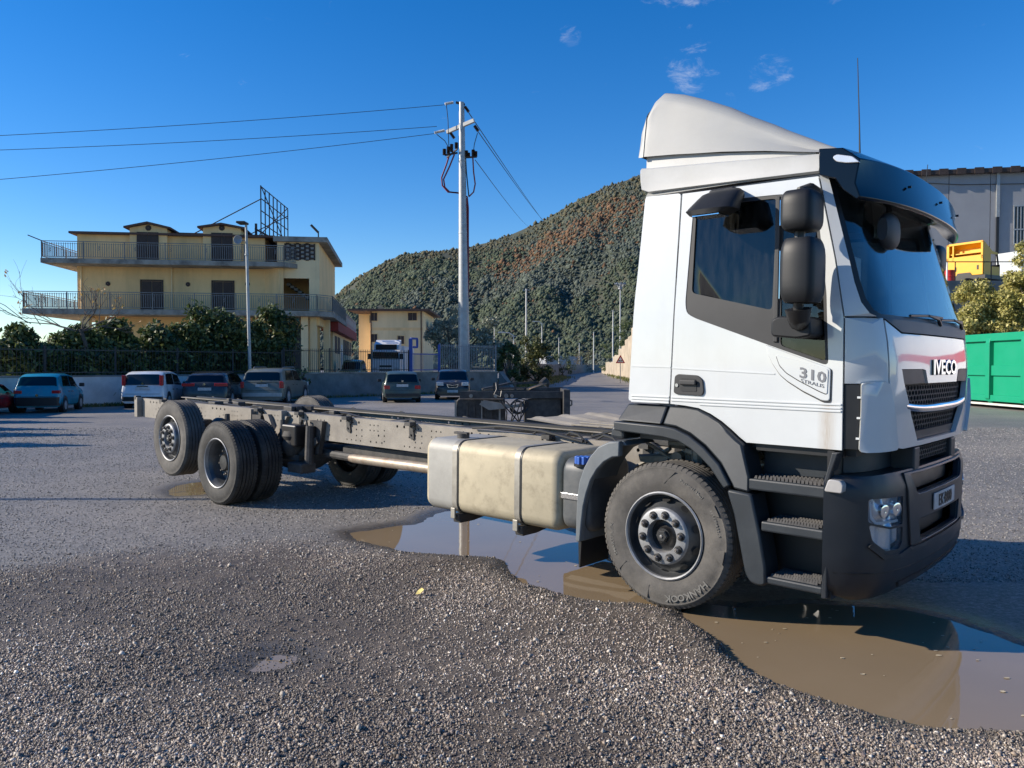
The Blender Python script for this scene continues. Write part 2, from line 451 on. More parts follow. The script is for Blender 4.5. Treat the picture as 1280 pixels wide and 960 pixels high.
_nt.links.new(_m, _mi.inputs[0]); _nt.links.new(_src, _mi.inputs[6]); _mi.inputs[7].default_value = (0.30, 0.20, 0.10, 1); _nt.links.new(_mi.outputs[2], _b.inputs['Base Color'])
M['reflector'] = mat('lamp_reflector', (0.80, 0.82, 0.85), 0.22, metal=0.55, var=0.03)
M['adblue'] = mat('dusty_grey_plastic', (0.055, 0.062, 0.068), 0.5, var=0.2, scale=4, dirt=(0.16, 0.155, 0.145), dscale=3, damt=0.5)
M['mudguard'] = mat('grey_mudguard_plastic', (0.12, 0.135, 0.145), 0.5, var=0.15, scale=5, dirt=(0.18, 0.18, 0.175), dscale=4, damt=0.4)
M['white_plastic'] = mat('white_plastic', (0.7, 0.7, 0.7), 0.4)
M['plate'] = mat('number_plate_white', (0.5, 0.5, 0.5), 0.35, var=0.08, scale=14, dirt=(0.2, 0.2, 0.19), dscale=8, damt=0.5)
M['orange_lens'] = mat('clear_indicator_lens', (0.36, 0.35, 0.34), 0.15, coat=0.6)
M['seat'] = mat('grey_seat_cloth', (0.16, 0.17, 0.19), 0.9, var=0.2, scale=20)
M['silver_letter'] = mat('silver_badge', (0.42, 0.42, 0.43), 0.3, metal=0.6)
M['grey_letter'] = mat('grey_badge', (0.19, 0.19, 0.2), 0.4, metal=0.3)
M['concrete'] = mat('stained_concrete', (0.20, 0.20, 0.19), 0.9, var=0.2, scale=1.2, bump=0.2, bscale=25, dirt=(0.07, 0.07, 0.062), dscale=0.7, damt=0.75)
M['render_wall'] = mat('pale_rendered_wall', (0.66, 0.65, 0.62), 0.9, var=0.15, scale=1.0, bump=0.15, bscale=30, dirt=(0.34, 0.33, 0.30), dscale=0.45, damt=0.7)
M['yellow_wall'] = mat('ochre_render', (0.88, 0.59, 0.28), 0.9, var=0.08, scale=0.6, bump=0.05, bscale=40, dirt=(0.36, 0.27, 0.14), dscale=0.5, damt=0.5, streak=True)
M['yellow_pale'] = mat('pale_yellow_render', (0.86, 0.64, 0.36), 0.9, var=0.06, scale=0.6, dirt=(0.45, 0.36, 0.2), dscale=0.4, damt=0.5, streak=True)
M['slab'] = mat('weathered_balcony_slab', (0.30, 0.28, 0.24), 0.9, var=0.25, scale=1.5, dirt=(0.07, 0.065, 0.06), dscale=1.2, damt=0.85)
M['rail'] = mat('grey_painted_railing', (0.20, 0.20, 0.20), 0.6, metal=0.3, var=0.15)
M['rail_dark'] = mat('dark_iron_fence', (0.045, 0.045, 0.045), 0.6, metal=0.2, var=0.2)
M['rail_pale'] = mat('pale_grey_fence', (0.26, 0.27, 0.28), 0.6, metal=0.2, var=0.15)
M['shutter'] = mat('dark_brown_shutter', (0.045, 0.026, 0.020), 0.6, var=0.2, scale=5)
M['roof_edge'] = mat('brown_roof_edge', (0.10, 0.055, 0.04), 0.8, var=0.25, scale=3)
M['red'] = mat('red_fascia', (0.25, 0.03, 0.025), 0.7, var=0.15)
M['steel'] = mat('galvanised_steel', (0.36, 0.37, 0.37), 0.5, metal=0.45, var=0.12, scale=4, dirt=(0.2, 0.19, 0.17), dscale=3, damt=0.4)
M['steel_dark'] = mat('dark_rusty_steel', (0.05, 0.035, 0.03), 0.7, metal=0.2, var=0.3, scale=6)
M['white_pole'] = mat('pale_pole_paint', (0.55, 0.54, 0.50), 0.7, var=0.12, scale=3)
M['cable_red'] = mat('red_power_cable', (0.20, 0.018, 0.022), 0.55)
M['cable'] = mat('dark_cable', (0.02, 0.02, 0.02), 0.5)
M['ceramic'] = mat('brown_insulator', (0.07, 0.05, 0.045), 0.25)
M['green'] = mat('green_container_paint', (0.002, 0.27, 0.135), 0.5, var=0.08, scale=1.5, dirt=(0.02, 0.22, 0.13), dscale=1.5, damt=0.4)
M['wood'] = mat('weathered_wood', (0.30, 0.20, 0.12), 0.85, var=0.3, scale=5)
M['bark'] = mat('grey_bark', (0.085, 0.07, 0.055), 0.95, var=0.35, scale=9, bump=0.4, bscale=30)
M['twig'] = mat('bare_twig', (0.125, 0.10, 0.085), 0.9, var=0.25, scale=6)
M['grey_shed'] = mat('grey_precast_panel', (0.29, 0.295, 0.31), 0.9, var=0.08, scale=0.5, bump=0.1, bscale=20, dirt=(0.22, 0.225, 0.235), dscale=0.3, damt=0.5)
M['stone_wall'] = mat('tan_concrete_panel', (0.42, 0.35, 0.26), 0.9, var=0.2, scale=0.8, bump=0.3, bscale=8, dirt=(0.15, 0.125, 0.09), dscale=0.6, damt=0.7)
M['sign_red'] = mat('sign_red', (0.45, 0.02, 0.02), 0.5, var=0.05)
M['sign_white'] = mat('sign_white', (0.7, 0.7, 0.68), 0.5, var=0.05)
M['blue_paint'] = mat('blue_gate_paint', (0.03, 0.07, 0.30), 0.5, var=0.1)
M['yellow_cab'] = mat('yellow_cab_paint', (0.82, 0.40, 0.006), 0.45, var=0.05, scale=3, dirt=(0.5, 0.35, 0.05), dscale=2, damt=0.3)
M['leaf'] = attr_mat('leaf', 0.5, 0.45, 0.25)
M['stone'] = attr_mat('gravel_stone', 0.55, 0.4, fine=0.25, fscale=180)
M['crown'] = attr_mat('hill_tree_crown', 0.9, 0.15, fine=0.35, fscale=0.9)
M['car_glass'] = glass('car_window', (0.10, 0.12, 0.13), 0.03)
M['tail'] = mat('red_tail_lamp', (0.42, 0.015, 0.02), 0.2, var=0.1, coat=0.6)
M['lamp'] = mat('clear_headlamp', (0.6, 0.62, 0.64), 0.15, metal=0.3, coat=0.6)
M['hub'] = mat('car_wheel_trim', (0.38, 0.38, 0.39), 0.4, metal=0.4)
M['tyre'] = mat('car_tyre', (0.02, 0.02, 0.02), 0.85)

# ------------------------------------------------------------------ ground: one sheet with hollows that hold the puddles
def gp(*pts): return np.array([tuple(ground_at(x, y))[:2] for x, y in pts])
PUD1 = gp((440, 664), (500, 655), (520, 654), (548, 640), (600, 632), (650, 636), (700, 655), (735, 672), (752, 692), (775, 712), (800, 730), (850, 752), (835, 763), (790, 755), (740, 751), (700, 742), (660, 731), (640, 722), (632, 709), (622, 698), (580, 695), (545, 692), (505, 687), (470, 679), (445, 672))
PUD2 = gp((838, 752), (880, 752), (930, 758), (1000, 752), (1060, 755), (1130, 760), (1200, 776), (1250, 793), (1300, 815), (1400, 860), (1500, 930), (1400, 935), (1280, 918), (1180, 908), (1100, 893), (1030, 873), (975, 858), (930, 840), (900, 815), (880, 790), (850, 770))
PUD3 = gp((300, 838), (315, 824), (340, 815), (372, 814), (380, 822), (360, 834), (330, 842))
PUD4 = gp((205, 612), (225, 604), (268, 600), (272, 612), (255, 618), (215, 620))
GRAV = gp((-250, 735), (60, 715), (200, 697), (300, 688), (380, 684), (480, 692), (560, 699), (622, 700), (636, 722), (700, 747), (800, 759), (845, 775), (895, 818), (975, 862), (1100, 897), (1280, 922), (1450, 940), (1600, 1050), (1600, 1400), (640, 1500), (-400, 1300), (-500, 900))

def vnoise(x, y, seed=0):
    """smooth value noise"""
    xi = np.floor(x).astype(np.int64); yi = np.floor(y).astype(np.int64); fx = x - xi; fy = y - yi
    def h(a, b):
        n = (a * 374761393 + b * 668265263 + seed * 974711) & 0xffffffff
        n = ((n ^ (n >> 13)) * 1274126177) & 0xffffffff
        return ((n ^ (n >> 16)) & 0xffff) / 65535.0
    u = fx * fx * (3 - 2 * fx); v = fy * fy * (3 - 2 * fy)
    return (h(xi, yi) * (1 - u) + h(xi + 1, yi) * u) * (1 - v) + (h(xi, yi + 1) * (1 - u) + h(xi + 1, yi + 1) * u) * v
def fbm(x, y, seed=0, o=4):
    r = 0; a = .5
    for i in range(o):
        r = r + a * vnoise(x * 2 ** i, y * 2 ** i, seed + i); a *= .5
    return r
def sdist(P, poly):
    """signed distance to a polygon, positive inside"""
    x, y = P[:, 0], P[:, 1]; dmin = np.full(len(P), 1e9); ins = np.zeros(len(P), bool); n = len(poly)
    for i in range(n):
        a = poly[i - 1]; b = poly[i]; e = b - a; L = e @ e
        t = np.clip(((P - a) @ e) / max(L, 1e-9), 0, 1); q = a + t[:, None] * e
        dmin = np.minimum(dmin, np.hypot(x - q[:, 0], y - q[:, 1]))
        c = ((a[1] > y) != (b[1] > y)) & (x < (b[0] - a[0]) * (y - a[1]) / (b[1] - a[1] + 1e-12) + a[0])
        ins ^= c
    return np.where(ins, dmin, -dmin)
def sstep(a, b, x):
    t = np.clip((x - a) / (b - a), 0, 1); return t * t * (3 - 2 * t)
WATER_Z = -0.014
def ground_fields(P):
    x, y = P[:, 0], P[:, 1]
    n1 = fbm(x * 1.1, y * 1.1, 3); n2 = fbm(x * 5, y * 5, 9); n3 = fbm(x * 16, y * 16, 21, 3)
    wob = 0.10 * (n2 - .47) + 0.05 * (n3 - .44)
    g = sstep(-0.55, 0.45, sdist(P, GRAV) + 1.1 * (n1 - .47) + 2 * wob)
    d1 = sdist(P, PUD1) + wob; d2 = sdist(P, PUD2) + wob
    d = np.maximum(d1, d2)
    near = np.exp(-(x ** 2 + (y - 5.5) ** 2) / 90.)
    h = 0.012 * (n1 - .47) * near
    h += g * (0.028 + 0.035 * (n1 - .4) + 0.014 * (n2 - .47) + 0.012 * (n3 - .44))
    rim = np.exp(-((d + 0.13) / 0.12) ** 2) * g
    h += 0.02 * rim
    h = h * (1 - sstep(-0.06, 0.1, d)) - 0.10 * sstep(-0.05, 0.35, d) - 0.010 * sstep(-0.12, 0.02, d)
    d3 = sdist(P, PUD3) + wob * 1.3; h = h * (1 - .9 * sstep(-.45, .02, d3)) - 0.016 * sstep(-0.16, 0.10, d3)
    d4 = sdist(P, PUD4) + wob; h -= 0.028 * sstep(-0.15, 0.25, d4)
    wet = np.clip(sstep(-0.35, 0.0, d) + sstep(-0.25, 0, d3) + sstep(-.3, .1, d4), 0, 1)
    return h, g, wet
def axis(lo, hi, f0, f1, fine, grow=1.16, start=None):
    a = list(np.arange(f0, f1 + 1e-6, fine)); s = fine
    while a[-1] < hi: s *= grow; a.append(a[-1] + s)
    s = fine
    while a[0] > lo: s *= grow; a.insert(0, a[0] - s)
    return np.array(a)
gx = axis(-2500, 2500, -4.6, 5.0, 0.035); gy = axis(-600, 3500, 2.7, 9.2, 0.035)
GX, GY = np.meshgrid(gx, gy); P = np.stack([GX.ravel(), GY.ravel()], 1)
gh, gg, gw = ground_fields(P)
far_fade = np.exp(-np.maximum(0, np.hypot(P[:, 0], P[:, 1] - 6) - 12) / 6)
gh *= np.clip(far_fade * 1.0, 0, 1)
nx, ny = len(gx), len(gy)
ii = (np.arange(ny - 1)[:, None] * nx + np.arange(nx - 1)[None]).ravel()
gm = bpy.data.materials.new('worn_asphalt'); gm.use_nodes = True
nt = gm.node_tree; b = nt.nodes['Principled BSDF']; L = nt.links.new
tcn = nt.nodes.new('ShaderNodeTexCoord')
def tex(kind, scale, **kw):
    n = nt.nodes.new(kind); n.inputs['Scale'].default_value = scale
    for k, v in kw.items():
        if k in n.inputs: n.inputs[k].default_value = v
    L(tcn.outputs['Object'], n.inputs['Vector']); return n
def ramp(src, stops):
    r = nt.nodes.new('ShaderNodeValToRGB'); r.color_ramp.elements[0].position = stops[0][0]; r.color_ramp.elements[0].color = (*stops[0][1], 1)
    r.color_ramp.elements[1].position = stops[1][0]; r.color_ramp.elements[1].color = (*stops[1][1], 1)
    for p_, c_ in stops[2:]:
        e = r.color_ramp.elements.new(p_); e.color = (*c_, 1)
    L(src, r.inputs[0]); return r.outputs[0]
def mixn(fac, a, bb, blend='MIX'):
    m = nt.nodes.new('ShaderNodeMix'); m.data_type = 'RGBA'; m.blend_type = blend
    for s, v in ((m.inputs[0], fac), (m.inputs[6], a), (m.inputs[7], bb)):
        if isinstance(v, (int, float)): s.default_value = v
        elif isinstance(v, tuple): s.default_value = (*v, 1)
        else: L(v, s)
    return m.outputs[2]
grain = tex('ShaderNodeTexNoise', 22.0, Detail=7, Roughness=.9); chips = tex('ShaderNodeTexVoronoi', 60.0); chips3 = tex('ShaderNodeTexVoronoi', 27.0)
big = tex('ShaderNodeTexNoise', 0.30, Detail=6, Roughness=.65); mid = tex('ShaderNodeTexNoise', 2.2, Detail=7, Roughness=.7)
asph = ramp(grain.outputs['Fac'], [(0.36, (0.038, 0.036, 0.034)), (0.50, (0.185, 0.170, 0.152)), (0.62, (0.50, 0.46, 0.41))])
tintc = ramp(chips.outputs['Color'], [(0.1, (0.05, 0.049, 0.047)), (0.7, (0.155, 0.148, 0.14)), (0.93, (0.42, 0.40, 0.37))])
tint3 = ramp(chips3.outputs['Color'], [(0.15, (0.085, 0.082, 0.08)), (0.7, (0.165, 0.157, 0.148)), (0.95, (0.33, 0.31, 0.29))])
asph = mixn(0.42, asph, mixn(0.45, tintc, tint3))
asph = mixn(ramp(big.outputs['Fac'], [(0.42, (0, 0, 0)), (0.64, (0.8, 0.8, 0.8))]), asph, mixn(0.5, asph, (0.37, 0.325, 0.27)))
asph = mixn(ramp(mid.outputs['Fac'], [(0.5, (0, 0, 0)), (0.75, (0.6, 0.6, 0.6))]), asph, mixn(0.6, asph, (0.07, 0.067, 0.064)))
at_n = nt.nodes.new('ShaderNodeAttribute'); at_n.attribute_name = 'tone'
sep = nt.nodes.new('ShaderNodeSeparateColor'); L(at_n.outputs['Color'], sep.inputs[0])
grv = mixn(ramp(mid.outputs['Fac'], [(0.4, (0, 0, 0)), (0.65, (1, 1, 1))]), (0.095, 0.074, 0.056), (0.17, 0.135, 0.10))
grv = mixn(ramp(grain.outputs['Fac'], [(0.38, (0.8, 0.8, 0.8)), (0.58, (0, 0, 0))]), grv, (0.04, 0.032, 0.026))
colr = mixn(sep.outputs[0], asph, grv)
colr = mixn(sep.outputs[1], colr, mixn(0.75, asph, (0.062, 0.050, 0.036)))
L(colr, b.inputs['Base Color'])
mm = nt.nodes.new('ShaderNodeMapRange'); mm.inputs[3].default_value = 0.62; mm.inputs[4].default_value = 0.22
L(sep.outputs[1], mm.inputs[0]); L(mm.outputs[0], b.inputs['Roughness'])
bp1 = nt.nodes.new('ShaderNodeBump'); bp1.inputs['Strength'].default_value = 0.9; bp1.inputs['Distance'].default_value = 0.010
L(grain.outputs['Fac'], bp1.inputs['Height'])
bp2 = nt.nodes.new('ShaderNodeBump'); bp2.inputs['Strength'].default_value = 0.35; bp2.inputs['Distance'].default_value = 0.03
L(mid.outputs['Fac'], bp2.inputs['Height']); L(bp1.outputs[0], bp2.inputs['Normal']); L(bp2.outputs[0], b.inputs['Normal'])
gtone = np.stack([gg * 1.0, gw, gg * 0], 1)
ground = np_mesh('ground', np.stack([P[:, 0], P[:, 1], gh], 1), np.stack([ii, ii + 1, ii + nx + 1, ii + nx], 1), gm, None, gtone, smooth=True)
tag(ground, 'worn grey asphalt yard with loose gravel in the foreground', None, None, 'structure')

# muddy water
wm = bpy.data.materials.new('muddy_water'); wm.use_nodes = True
wb_ = wm.node_tree.nodes['Principled BSDF']
wn = wm.node_tree.nodes.new('ShaderNodeTexNoise'); wn.inputs['Scale'].default_value = 1.3; wn.inputs['Detail'].default_value = 4
wtc = wm.node_tree.nodes.new('ShaderNodeTexCoord'); wm.node_tree.links.new(wtc.outputs['Object'], wn.inputs['Vector'])
wr = wm.node_tree.nodes.new('ShaderNodeValToRGB')
wr.color_ramp.elements[0].color = (0.20, 0.148, 0.090, 1); wr.color_ramp.elements[1].color = (0.26, 0.195, 0.122, 1)
wm.node_tree.links.new(wn.outputs['Fac'], wr.inputs[0]); wm.node_tree.links.new(wr.outputs[0], wb_.inputs['Base Color'])
wb_.inputs['Roughness'].default_value = 0.015; wb_.inputs['IOR'].default_value = 1.45
wn2 = wm.node_tree.nodes.new('ShaderNodeTexNoise'); wn2.inputs['Scale'].default_value = 3.5
wm.node_tree.links.new(wtc.outputs['Object'], wn2.inputs['Vector'])
wbp = wm.node_tree.nodes.new('ShaderNodeBump'); wbp.inputs['Strength'].default_value = 0.03; wbp.inputs['Distance'].default_value = 0.01
wm.node_tree.links.new(wn2.outputs['Fac'], wbp.inputs['Height']); wm.node_tree.links.new(wbp.outputs[0], wb_.inputs['Normal'])
def water(name, poly, label, z, grow=0.3):
    c = poly.mean(0); pts = []
    n = len(poly)
    for i in range(n):
        t = poly[(i + 1) % n] - poly[i - 1]; nr = np.array([t[1], -t[0]]); nr /= np.linalg.norm(nr) + 1e-9
        q = poly[i] + nr * grow
        if sdist(np.array([q]), poly)[0] > 0: q = poly[i] - nr * grow
        pts.append((q[0], q[1], z))
    V, E, Fs, *_ = delaunay_2d_cdt([Vector(p[:2]) for p in pts], [(i, (i + 1) % n) for i in range(n)], [], 1, 1e-5)
    mb = MB(); mb.add([(v.x, v.y, z) for v in V], [tuple(f) for f in Fs])
    if not Fs: mb = MB().add(pts, [tuple(range(n))])
    return tag(mb.obj(name, wm, smooth=0), label, None, None, 'structure')
water('water', PUD1, 'muddy puddle between the fuel tank and the front wheel', WATER_Z, 0.12)
water('water', PUD2, 'wide brown puddle in front of the truck bumper', WATER_Z, 0.12)
water('water', PUD3, 'small shallow puddle in the gravel', -0.0115, 0.10)
water('water', PUD4, 'damp shallow puddle beside the raised rear wheel', -0.0105, 0.1)

# loose gravel (nobody could count it)
ico_v = []; 
bmi = bmesh.new(); bmesh.ops.create_icosphere(bmi, subdivisions=1, radius=1)
ICO_V = np.array([v.co[:] for v in bmi.verts]); ICO_F = np.array([[v.index for v in f.verts] for f in bmi.faces]); bmi.free()
OCT_V = np.array([(1, 0, 0), (-1, 0, 0), (0, 1, 0), (0, -1, 0), (0, 0, 1), (0, 0, -1)], float)
OCT_F = np.array([(0, 2, 4), (2, 1, 4), (1, 3, 4), (3, 0, 4), (2, 0, 5), (1, 2, 5), (3, 1, 5), (0, 3, 5)])
def scatter_stones(n, near_bias, ymax, smin, smax, pw, seed, SV, SF, floor=.5):
    g = np.random.default_rng(seed); m = n * 3
    yy = 2.9 + (ymax - 2.9) * g.random(m) ** near_bias
    xx = (g.random(m) * 2 - 1) * (yy * 0.70 + 0.5)
    Q = np.stack([xx, yy], 1)
    h, gr, wt_ = ground_fields(Q)
    dens_ = floor + (1 - floor) * sstep(.36, .56, fbm(xx * .9, yy * .9, 40))
    keep = (np.clip(gr * 1.15, 0, 1) * dens_ > g.random(m)) & ((h > WATER_Z + 0.004) | ((np.maximum(sdist(Q, PUD1), sdist(Q, PUD2)) < -.6) & (g.random(m) < .45)))
    Q = Q[keep][:n]; h = h[keep][:n]; k = len(Q); nv = len(SV)
    s = smin + (smax - smin) * g.random(k) ** pw
    Mx = g.normal(size=(k, 3, 3)); Qm, _ = np.linalg.qr(Mx)
    sc_ = s[:, None] * np.stack([np.ones(k), .6 + .35 * g.random(k), .5 + .35 * g.random(k)], 1)
    V = ((SV[None] * (1 + 0.22 * g.normal(size=(k, nv, 1))) + .15 * g.normal(size=(k, nv, 3))) * sc_[:, None, :]) @ Qm
    V += np.stack([Q[:, 0], Q[:, 1], h + s * 0.22], 1)[:, None, :]
    Fc = (SF[None] + (np.arange(k) * nv)[:, None, None]).reshape(-1, 3)
    base = np.array([(0.27, 0.228, 0.185), (0.19, 0.162, 0.135), (0.39, 0.34, 0.28), (0.10, 0.085, 0.073), (0.30, 0.23, 0.17), (0.62, 0.56, 0.48), (0.21, 0.165, 0.145)])
    pk = g.choice(7, k, p=[.26, .22, .15, .13, .10, .04, .10]); tone = base[pk] * (0.88 + 0.55 * g.random(k))[:, None]
    wetk = wt_[keep][:n]; tone = tone * (1 - .55 * wetk)[:, None] * (0.72 + .5 * sstep(.3, .62, fbm(Q[:, 0] * .7 + 9, Q[:, 1] * .7, 71)))[:, None]
    return V.reshape(-1, 3), Fc, np.repeat(tone, nv, 0)
for args, lb in (((135000, 1.45, 8.2, .0035, .0095, 1.7, 5, OCT_V, OCT_F, .40), 'fine angular gravel spread over the foreground'),
                 ((9000, 1.35, 7.9, .007, .0145, 2.2, 6, ICO_V, ICO_F, .35), 'coarser grey brown gravel lying over the fine gravel'),
                 ((300, 1.2, 7.4, .011, .021, 1.5, 8, ICO_V, ICO_F, .3), 'larger loose stones lying among the gravel')):
    V, Fc, T = scatter_stones(*args)
    tag(np_mesh('gravel', V, Fc, M['stone'], None, T), lb, None, None, 'stuff')
# scattered chips on the bare asphalt further out
g = np.random.default_rng(91); k = 95000
yy = 6.0 + 15 * g.random(k) ** 1.25; xx = (g.random(k) * 2 - 1) * yy * .68; Q = np.stack([xx, yy], 1); h, gr, w_ = ground_fields(Q); ok = (w_ < .2) & (gr < .6); Q = Q[ok]; h = h[ok]; k = len(Q)
s_ = (.0045 + .007 * g.random(k) ** 2) * (.6 + yy[ok] * .05)
V = OCT_V[None] * (1 + .25 * g.normal(size=(k, 6, 1))) * s_[:, None, None] * np.array([1, 1, .7]) + np.stack([Q[:, 0], Q[:, 1], h + .002], 1)[:, None]
tag(np_mesh('gravel', V.reshape(-1, 3), (OCT_F[None] + (np.arange(k) * 6)[:, None, None]).reshape(-1, 3), M['stone'], None, np.repeat(np.array([(.42, .395, .36)]) * (.12 + 1.0 * g.random((k, 1)) ** 1.4), 6, 0)), 'stray light chips of stone on the asphalt', None, None, 'stuff')
# flakes of leaf litter floating on the puddles
g = np.random.default_rng(3)
fl = MB()
for poly, n in ((PUD2, 34), (PUD1, 12)):
    k = 0
    while k < n:
        q = poly.min(0) + g.random(2) * (poly.max(0) - poly.min(0))
        if sdist(np.array([q]), poly)[0] < .1: continue
        k += 1; a = g.random() * 6.28; r = .005 + .010 * g.random() ** 2
        fl.add([(q[0] + r * math.cos(a + t) * (1.0 + .5 * g.random()), q[1] + r * .8 * math.sin(a + t), WATER_Z + .002 + .003 * g.random()) for t in (0, 1.1, 2.2, 3.3, 4.4, 5.4)], [(0, 1, 2, 3, 4, 5)])
M['flake'] = mat('pale_flake', (0.45, 0.38, 0.26), 0.8)
tag(fl.obj('litter', M['flake'], smooth=0), 'pale flakes floating on the puddles', None, None, 'stuff')
yl = ground_at(525, 750)
lf = MB().add([(-.03, -.012, .045), (0, -.02, .05), (.03, 0, .075), (.01, .03, .08), (-.02, .025, .06), (0, 0, .055)], [(0, 1, 5), (1, 2, 5), (2, 3, 5), (3, 4, 5), (4, 0, 5)])
M['yellow_leaf'] = mat('dry_yellow_leaf', (0.62, 0.50, 0.16), 0.7)
tag(lf.obj('fallen_leaf', M['yellow_leaf'], smooth=0, loc=(yl.x, yl.y, 0.0)), 'curled dry yellow leaf lying on the dark gravel', 'leaf')

# ------------------------------------------------------------------ the wooded hill
def hill():
    ridge = [(330, 452), (380, 415), (415, 378), (430, 362), (450, 346), (470, 334), (500, 319), (530, 315), (560, 313), (600, 306), (640, 293), (680, 275), (720, 252), (760, 233),
             (800, 219), (830, 206), (870, 196), (920, 200), (980, 215), (1060, 238), (1150, 275), (1250, 320), (1350, 380), (1450, 430), (1560, 452)]
    rp = np.array(ridge, float)
    DR, DB = 720., 270.
    npx, nt_ = 170, 60
    px = np.linspace(335, 1555, npx); t = np.concatenate([np.linspace(0, 1, nt_), [1.12, 1.4, 1.9]])
    zr = np.array([at(p, np.interp(p, rp[:, 0], rp[:, 1]), DR).z for p in px])
    def pos(p, tt):
        z_r = np.interp(p, px, zr)
        Y = DB + (DR - DB) * tt
        X = (p - 640) / F_PX * (Y * 0.75 + DR * 0.25)
        up = np.clip(tt, 0, 1)
        z = 1.0 + (z_r - 1.0) * (0.22 * up + 0.78 * up ** 1.35)
        w = up * (1 - up) * 4
        z = z + 2.2 * up * (fbm(p / 3.5, tt * 45, 39) - .47)
        z = z + w * (26 * (fbm(p / 55., tt * 3.2, 31) - .47) + 7 * (fbm(p / 14., tt * 11, 35) - .47))
        z = np.where(tt > 1, z_r - (tt - 1) * 150, z)
        z = np.maximum(z, -2)
        return np.stack([X, Y, z], -1)
    PX, T_ = np.meshgrid(px, t)
    V = pos(PX, T_).reshape(-1, 3); n = len(px); m = len(t)
    ii = (np.arange(m - 1)[:, None] * n + np.arange(n - 1)[None]).ravel()
    soil = mat('hill_scrub', (0.048, 0.058, 0.038), 0.95, var=0.35, scale=0.02, dirt=(0.10, 0.085, 0.05), dscale=0.012, damt=0.6)
    h = np_mesh('hill', V, np.stack([ii, ii + 1, ii + n + 1, ii + n], 1), soil, None, None, True)
    tag(h, 'steep scrub covered hill rising behind the road', None, None, 'structure')
    g = np.random.default_rng(17)
    k = 125000
    p = 335 + 1220 * g.random(k); tt = g.random(k) ** 0.9
    C = pos(p, tt)
    n1 = fbm(p / 40., tt * 6, 51); n2 = fbm(p / 16., tt * 16, 57)
    bare = sstep(.62, .72, n2) * .8 + sstep(.80, .98, tt + .25 * (n1 - .47)) * .75
    keep = g.random(k) > bare
    C = C[keep]; p = p[keep]; tt = tt[keep]; n1 = n1[keep]; k = len(C)
    s = (0.5 + 0.75 * g.random(k) ** 1.8 + .8 * (g.random(k) > .97)) * (0.75 + .45 * tt)
    olive = np.array([0.098, 0.114, 0.092]); dark = np.array([0.058, 0.074, 0.058]); rust = np.array([0.165, 0.098, 0.058]); tan = np.array([0.115, 0.105, 0.066]); green = np.array([0.080, 0.098, 0.064])  # crown tones lightened and greyed towards blue in place of distance haze
    tone = np.where((fbm(p / 70., tt * 4, 61) > .46)[:, None], olive, green)
    tone = np.where((g.random(k) < .2)[:, None], dark, tone)
    band = np.exp(-((tt - (.74 + .10 * (n1 - .47) * 4)) / .10) ** 2) * sstep(560, 680, p)
    rr = g.random(k)
    tone = np.where((rr < band * .72)[:, None], rust, tone)
    tone = np.where((rr > .985)[:, None], rust * .8, tone)
    up = sstep(.78, .9, tt)
    tone = np.where((g.random(k) < up * .6)[:, None], tan, tone)
    tone = tone * (0.85 + .3 * g.random(k))[:, None]
    sc_ = s[:, None] * np.stack([.9 + .4 * g.random(k), .9 + .4 * g.random(k), .8 + .5 * g.random(k)], 1)
    Vc = OCT_V[None] * (1.15 + .22 * g.normal(size=(k, 6, 1))) * sc_[:, None, :]
    a = g.random(k) * 6.28; ca, sa = np.cos(a), np.sin(a)
    Vx = Vc[..., 0] * ca[:, None] - Vc[..., 1] * sa[:, None]; Vy = Vc[..., 0] * sa[:, None] + Vc[..., 1] * ca[:, None]
    Vc = np.stack([Vx, Vy, Vc[..., 2]], -1) + (C + np.stack([0 * s, 0 * s, s * .55], 1))[:, None]
    Fc = (OCT_F[None] + (np.arange(k) * 6)[:, None, None]).reshape(-1, 3)
    o = np_mesh('woods', Vc.reshape(-1, 3), Fc, M['crown'], None, np.repeat(tone, 6, 0), True)
    tag(o, 'mixed green and rust coloured woods covering the hill', None, None, 'stuff')
hill()

# ------------------------------------------------------------------ yard wall with iron fence
WD = Vector((1, 1.2, 0)).normalized(); WN = Vector((WD.y, -WD.x, 0))        # along the wall, and towards the yard
W0 = Vector((-17.3, 31.6, 0))
def wall_at(px, off=0):
    """point of the wall line seen at photo column px"""
    k = (px - 640) / F_PX
    # (W0 + s WD).x = k (W0 + s WD).y
    s = (k * W0.y - W0.x) / (WD.x - k * WD.y)
    return W0 + WD * s - WN * off
def along(mb, a, b, z0, z1, th, off=0.0):
    p = [a - WN * off, b - WN * off, b - WN * (off + th), a - WN * (off + th)]
    mb.add([(q.x, q.y, z) for z in (z0, z1) for q in p], [(3, 2, 1, 0), (4, 5, 6, 7), (0, 1, 5, 4), (1, 2, 6, 5), (2, 3, 7, 6), (3, 0, 4, 7)])
wa, wm_, we = wall_at(-160), wall_at(352), wall_at(622)
t = thing('yard_wall', 'pale rendered wall behind the blue and white cars', 'wall', wa)
def local(o, t):
    o.parent = t; o.matrix_parent_inverse = t.matrix_world.inverted(); return o
def stand(t):
    bpy.context.view_layer.update(); return t
def kids(t, *objs):
    Mi = Matrix.Translation(-Vector(t.location))
    for o in objs:
        if o.rotation_euler[2] == 0 and o.location.length == 0:
            o.data.transform(Mi)
        else: o.location -= t.location
        o.parent = t
mb = MB(); along(mb, wa, wm_, -.2, 1.22, .25); o1 = mb.obj('wall_face', M['render_wall'], smooth=0)
mb = MB(); along(mb, wa, wm_, 1.22, 1.28, .33, -.04); o2 = mb.obj('coping', M['concrete'], smooth=0)
kids(t, o1, o2)
t = thing('yard_wall', 'dark stained concrete wall behind the old green estate', 'wall', wm_)
mb = MB(); along(mb, wm_ + WD * .01, we, -.2, 1.25, .25); o1 = mb.obj('wall_face', M['concrete'], smooth=0)
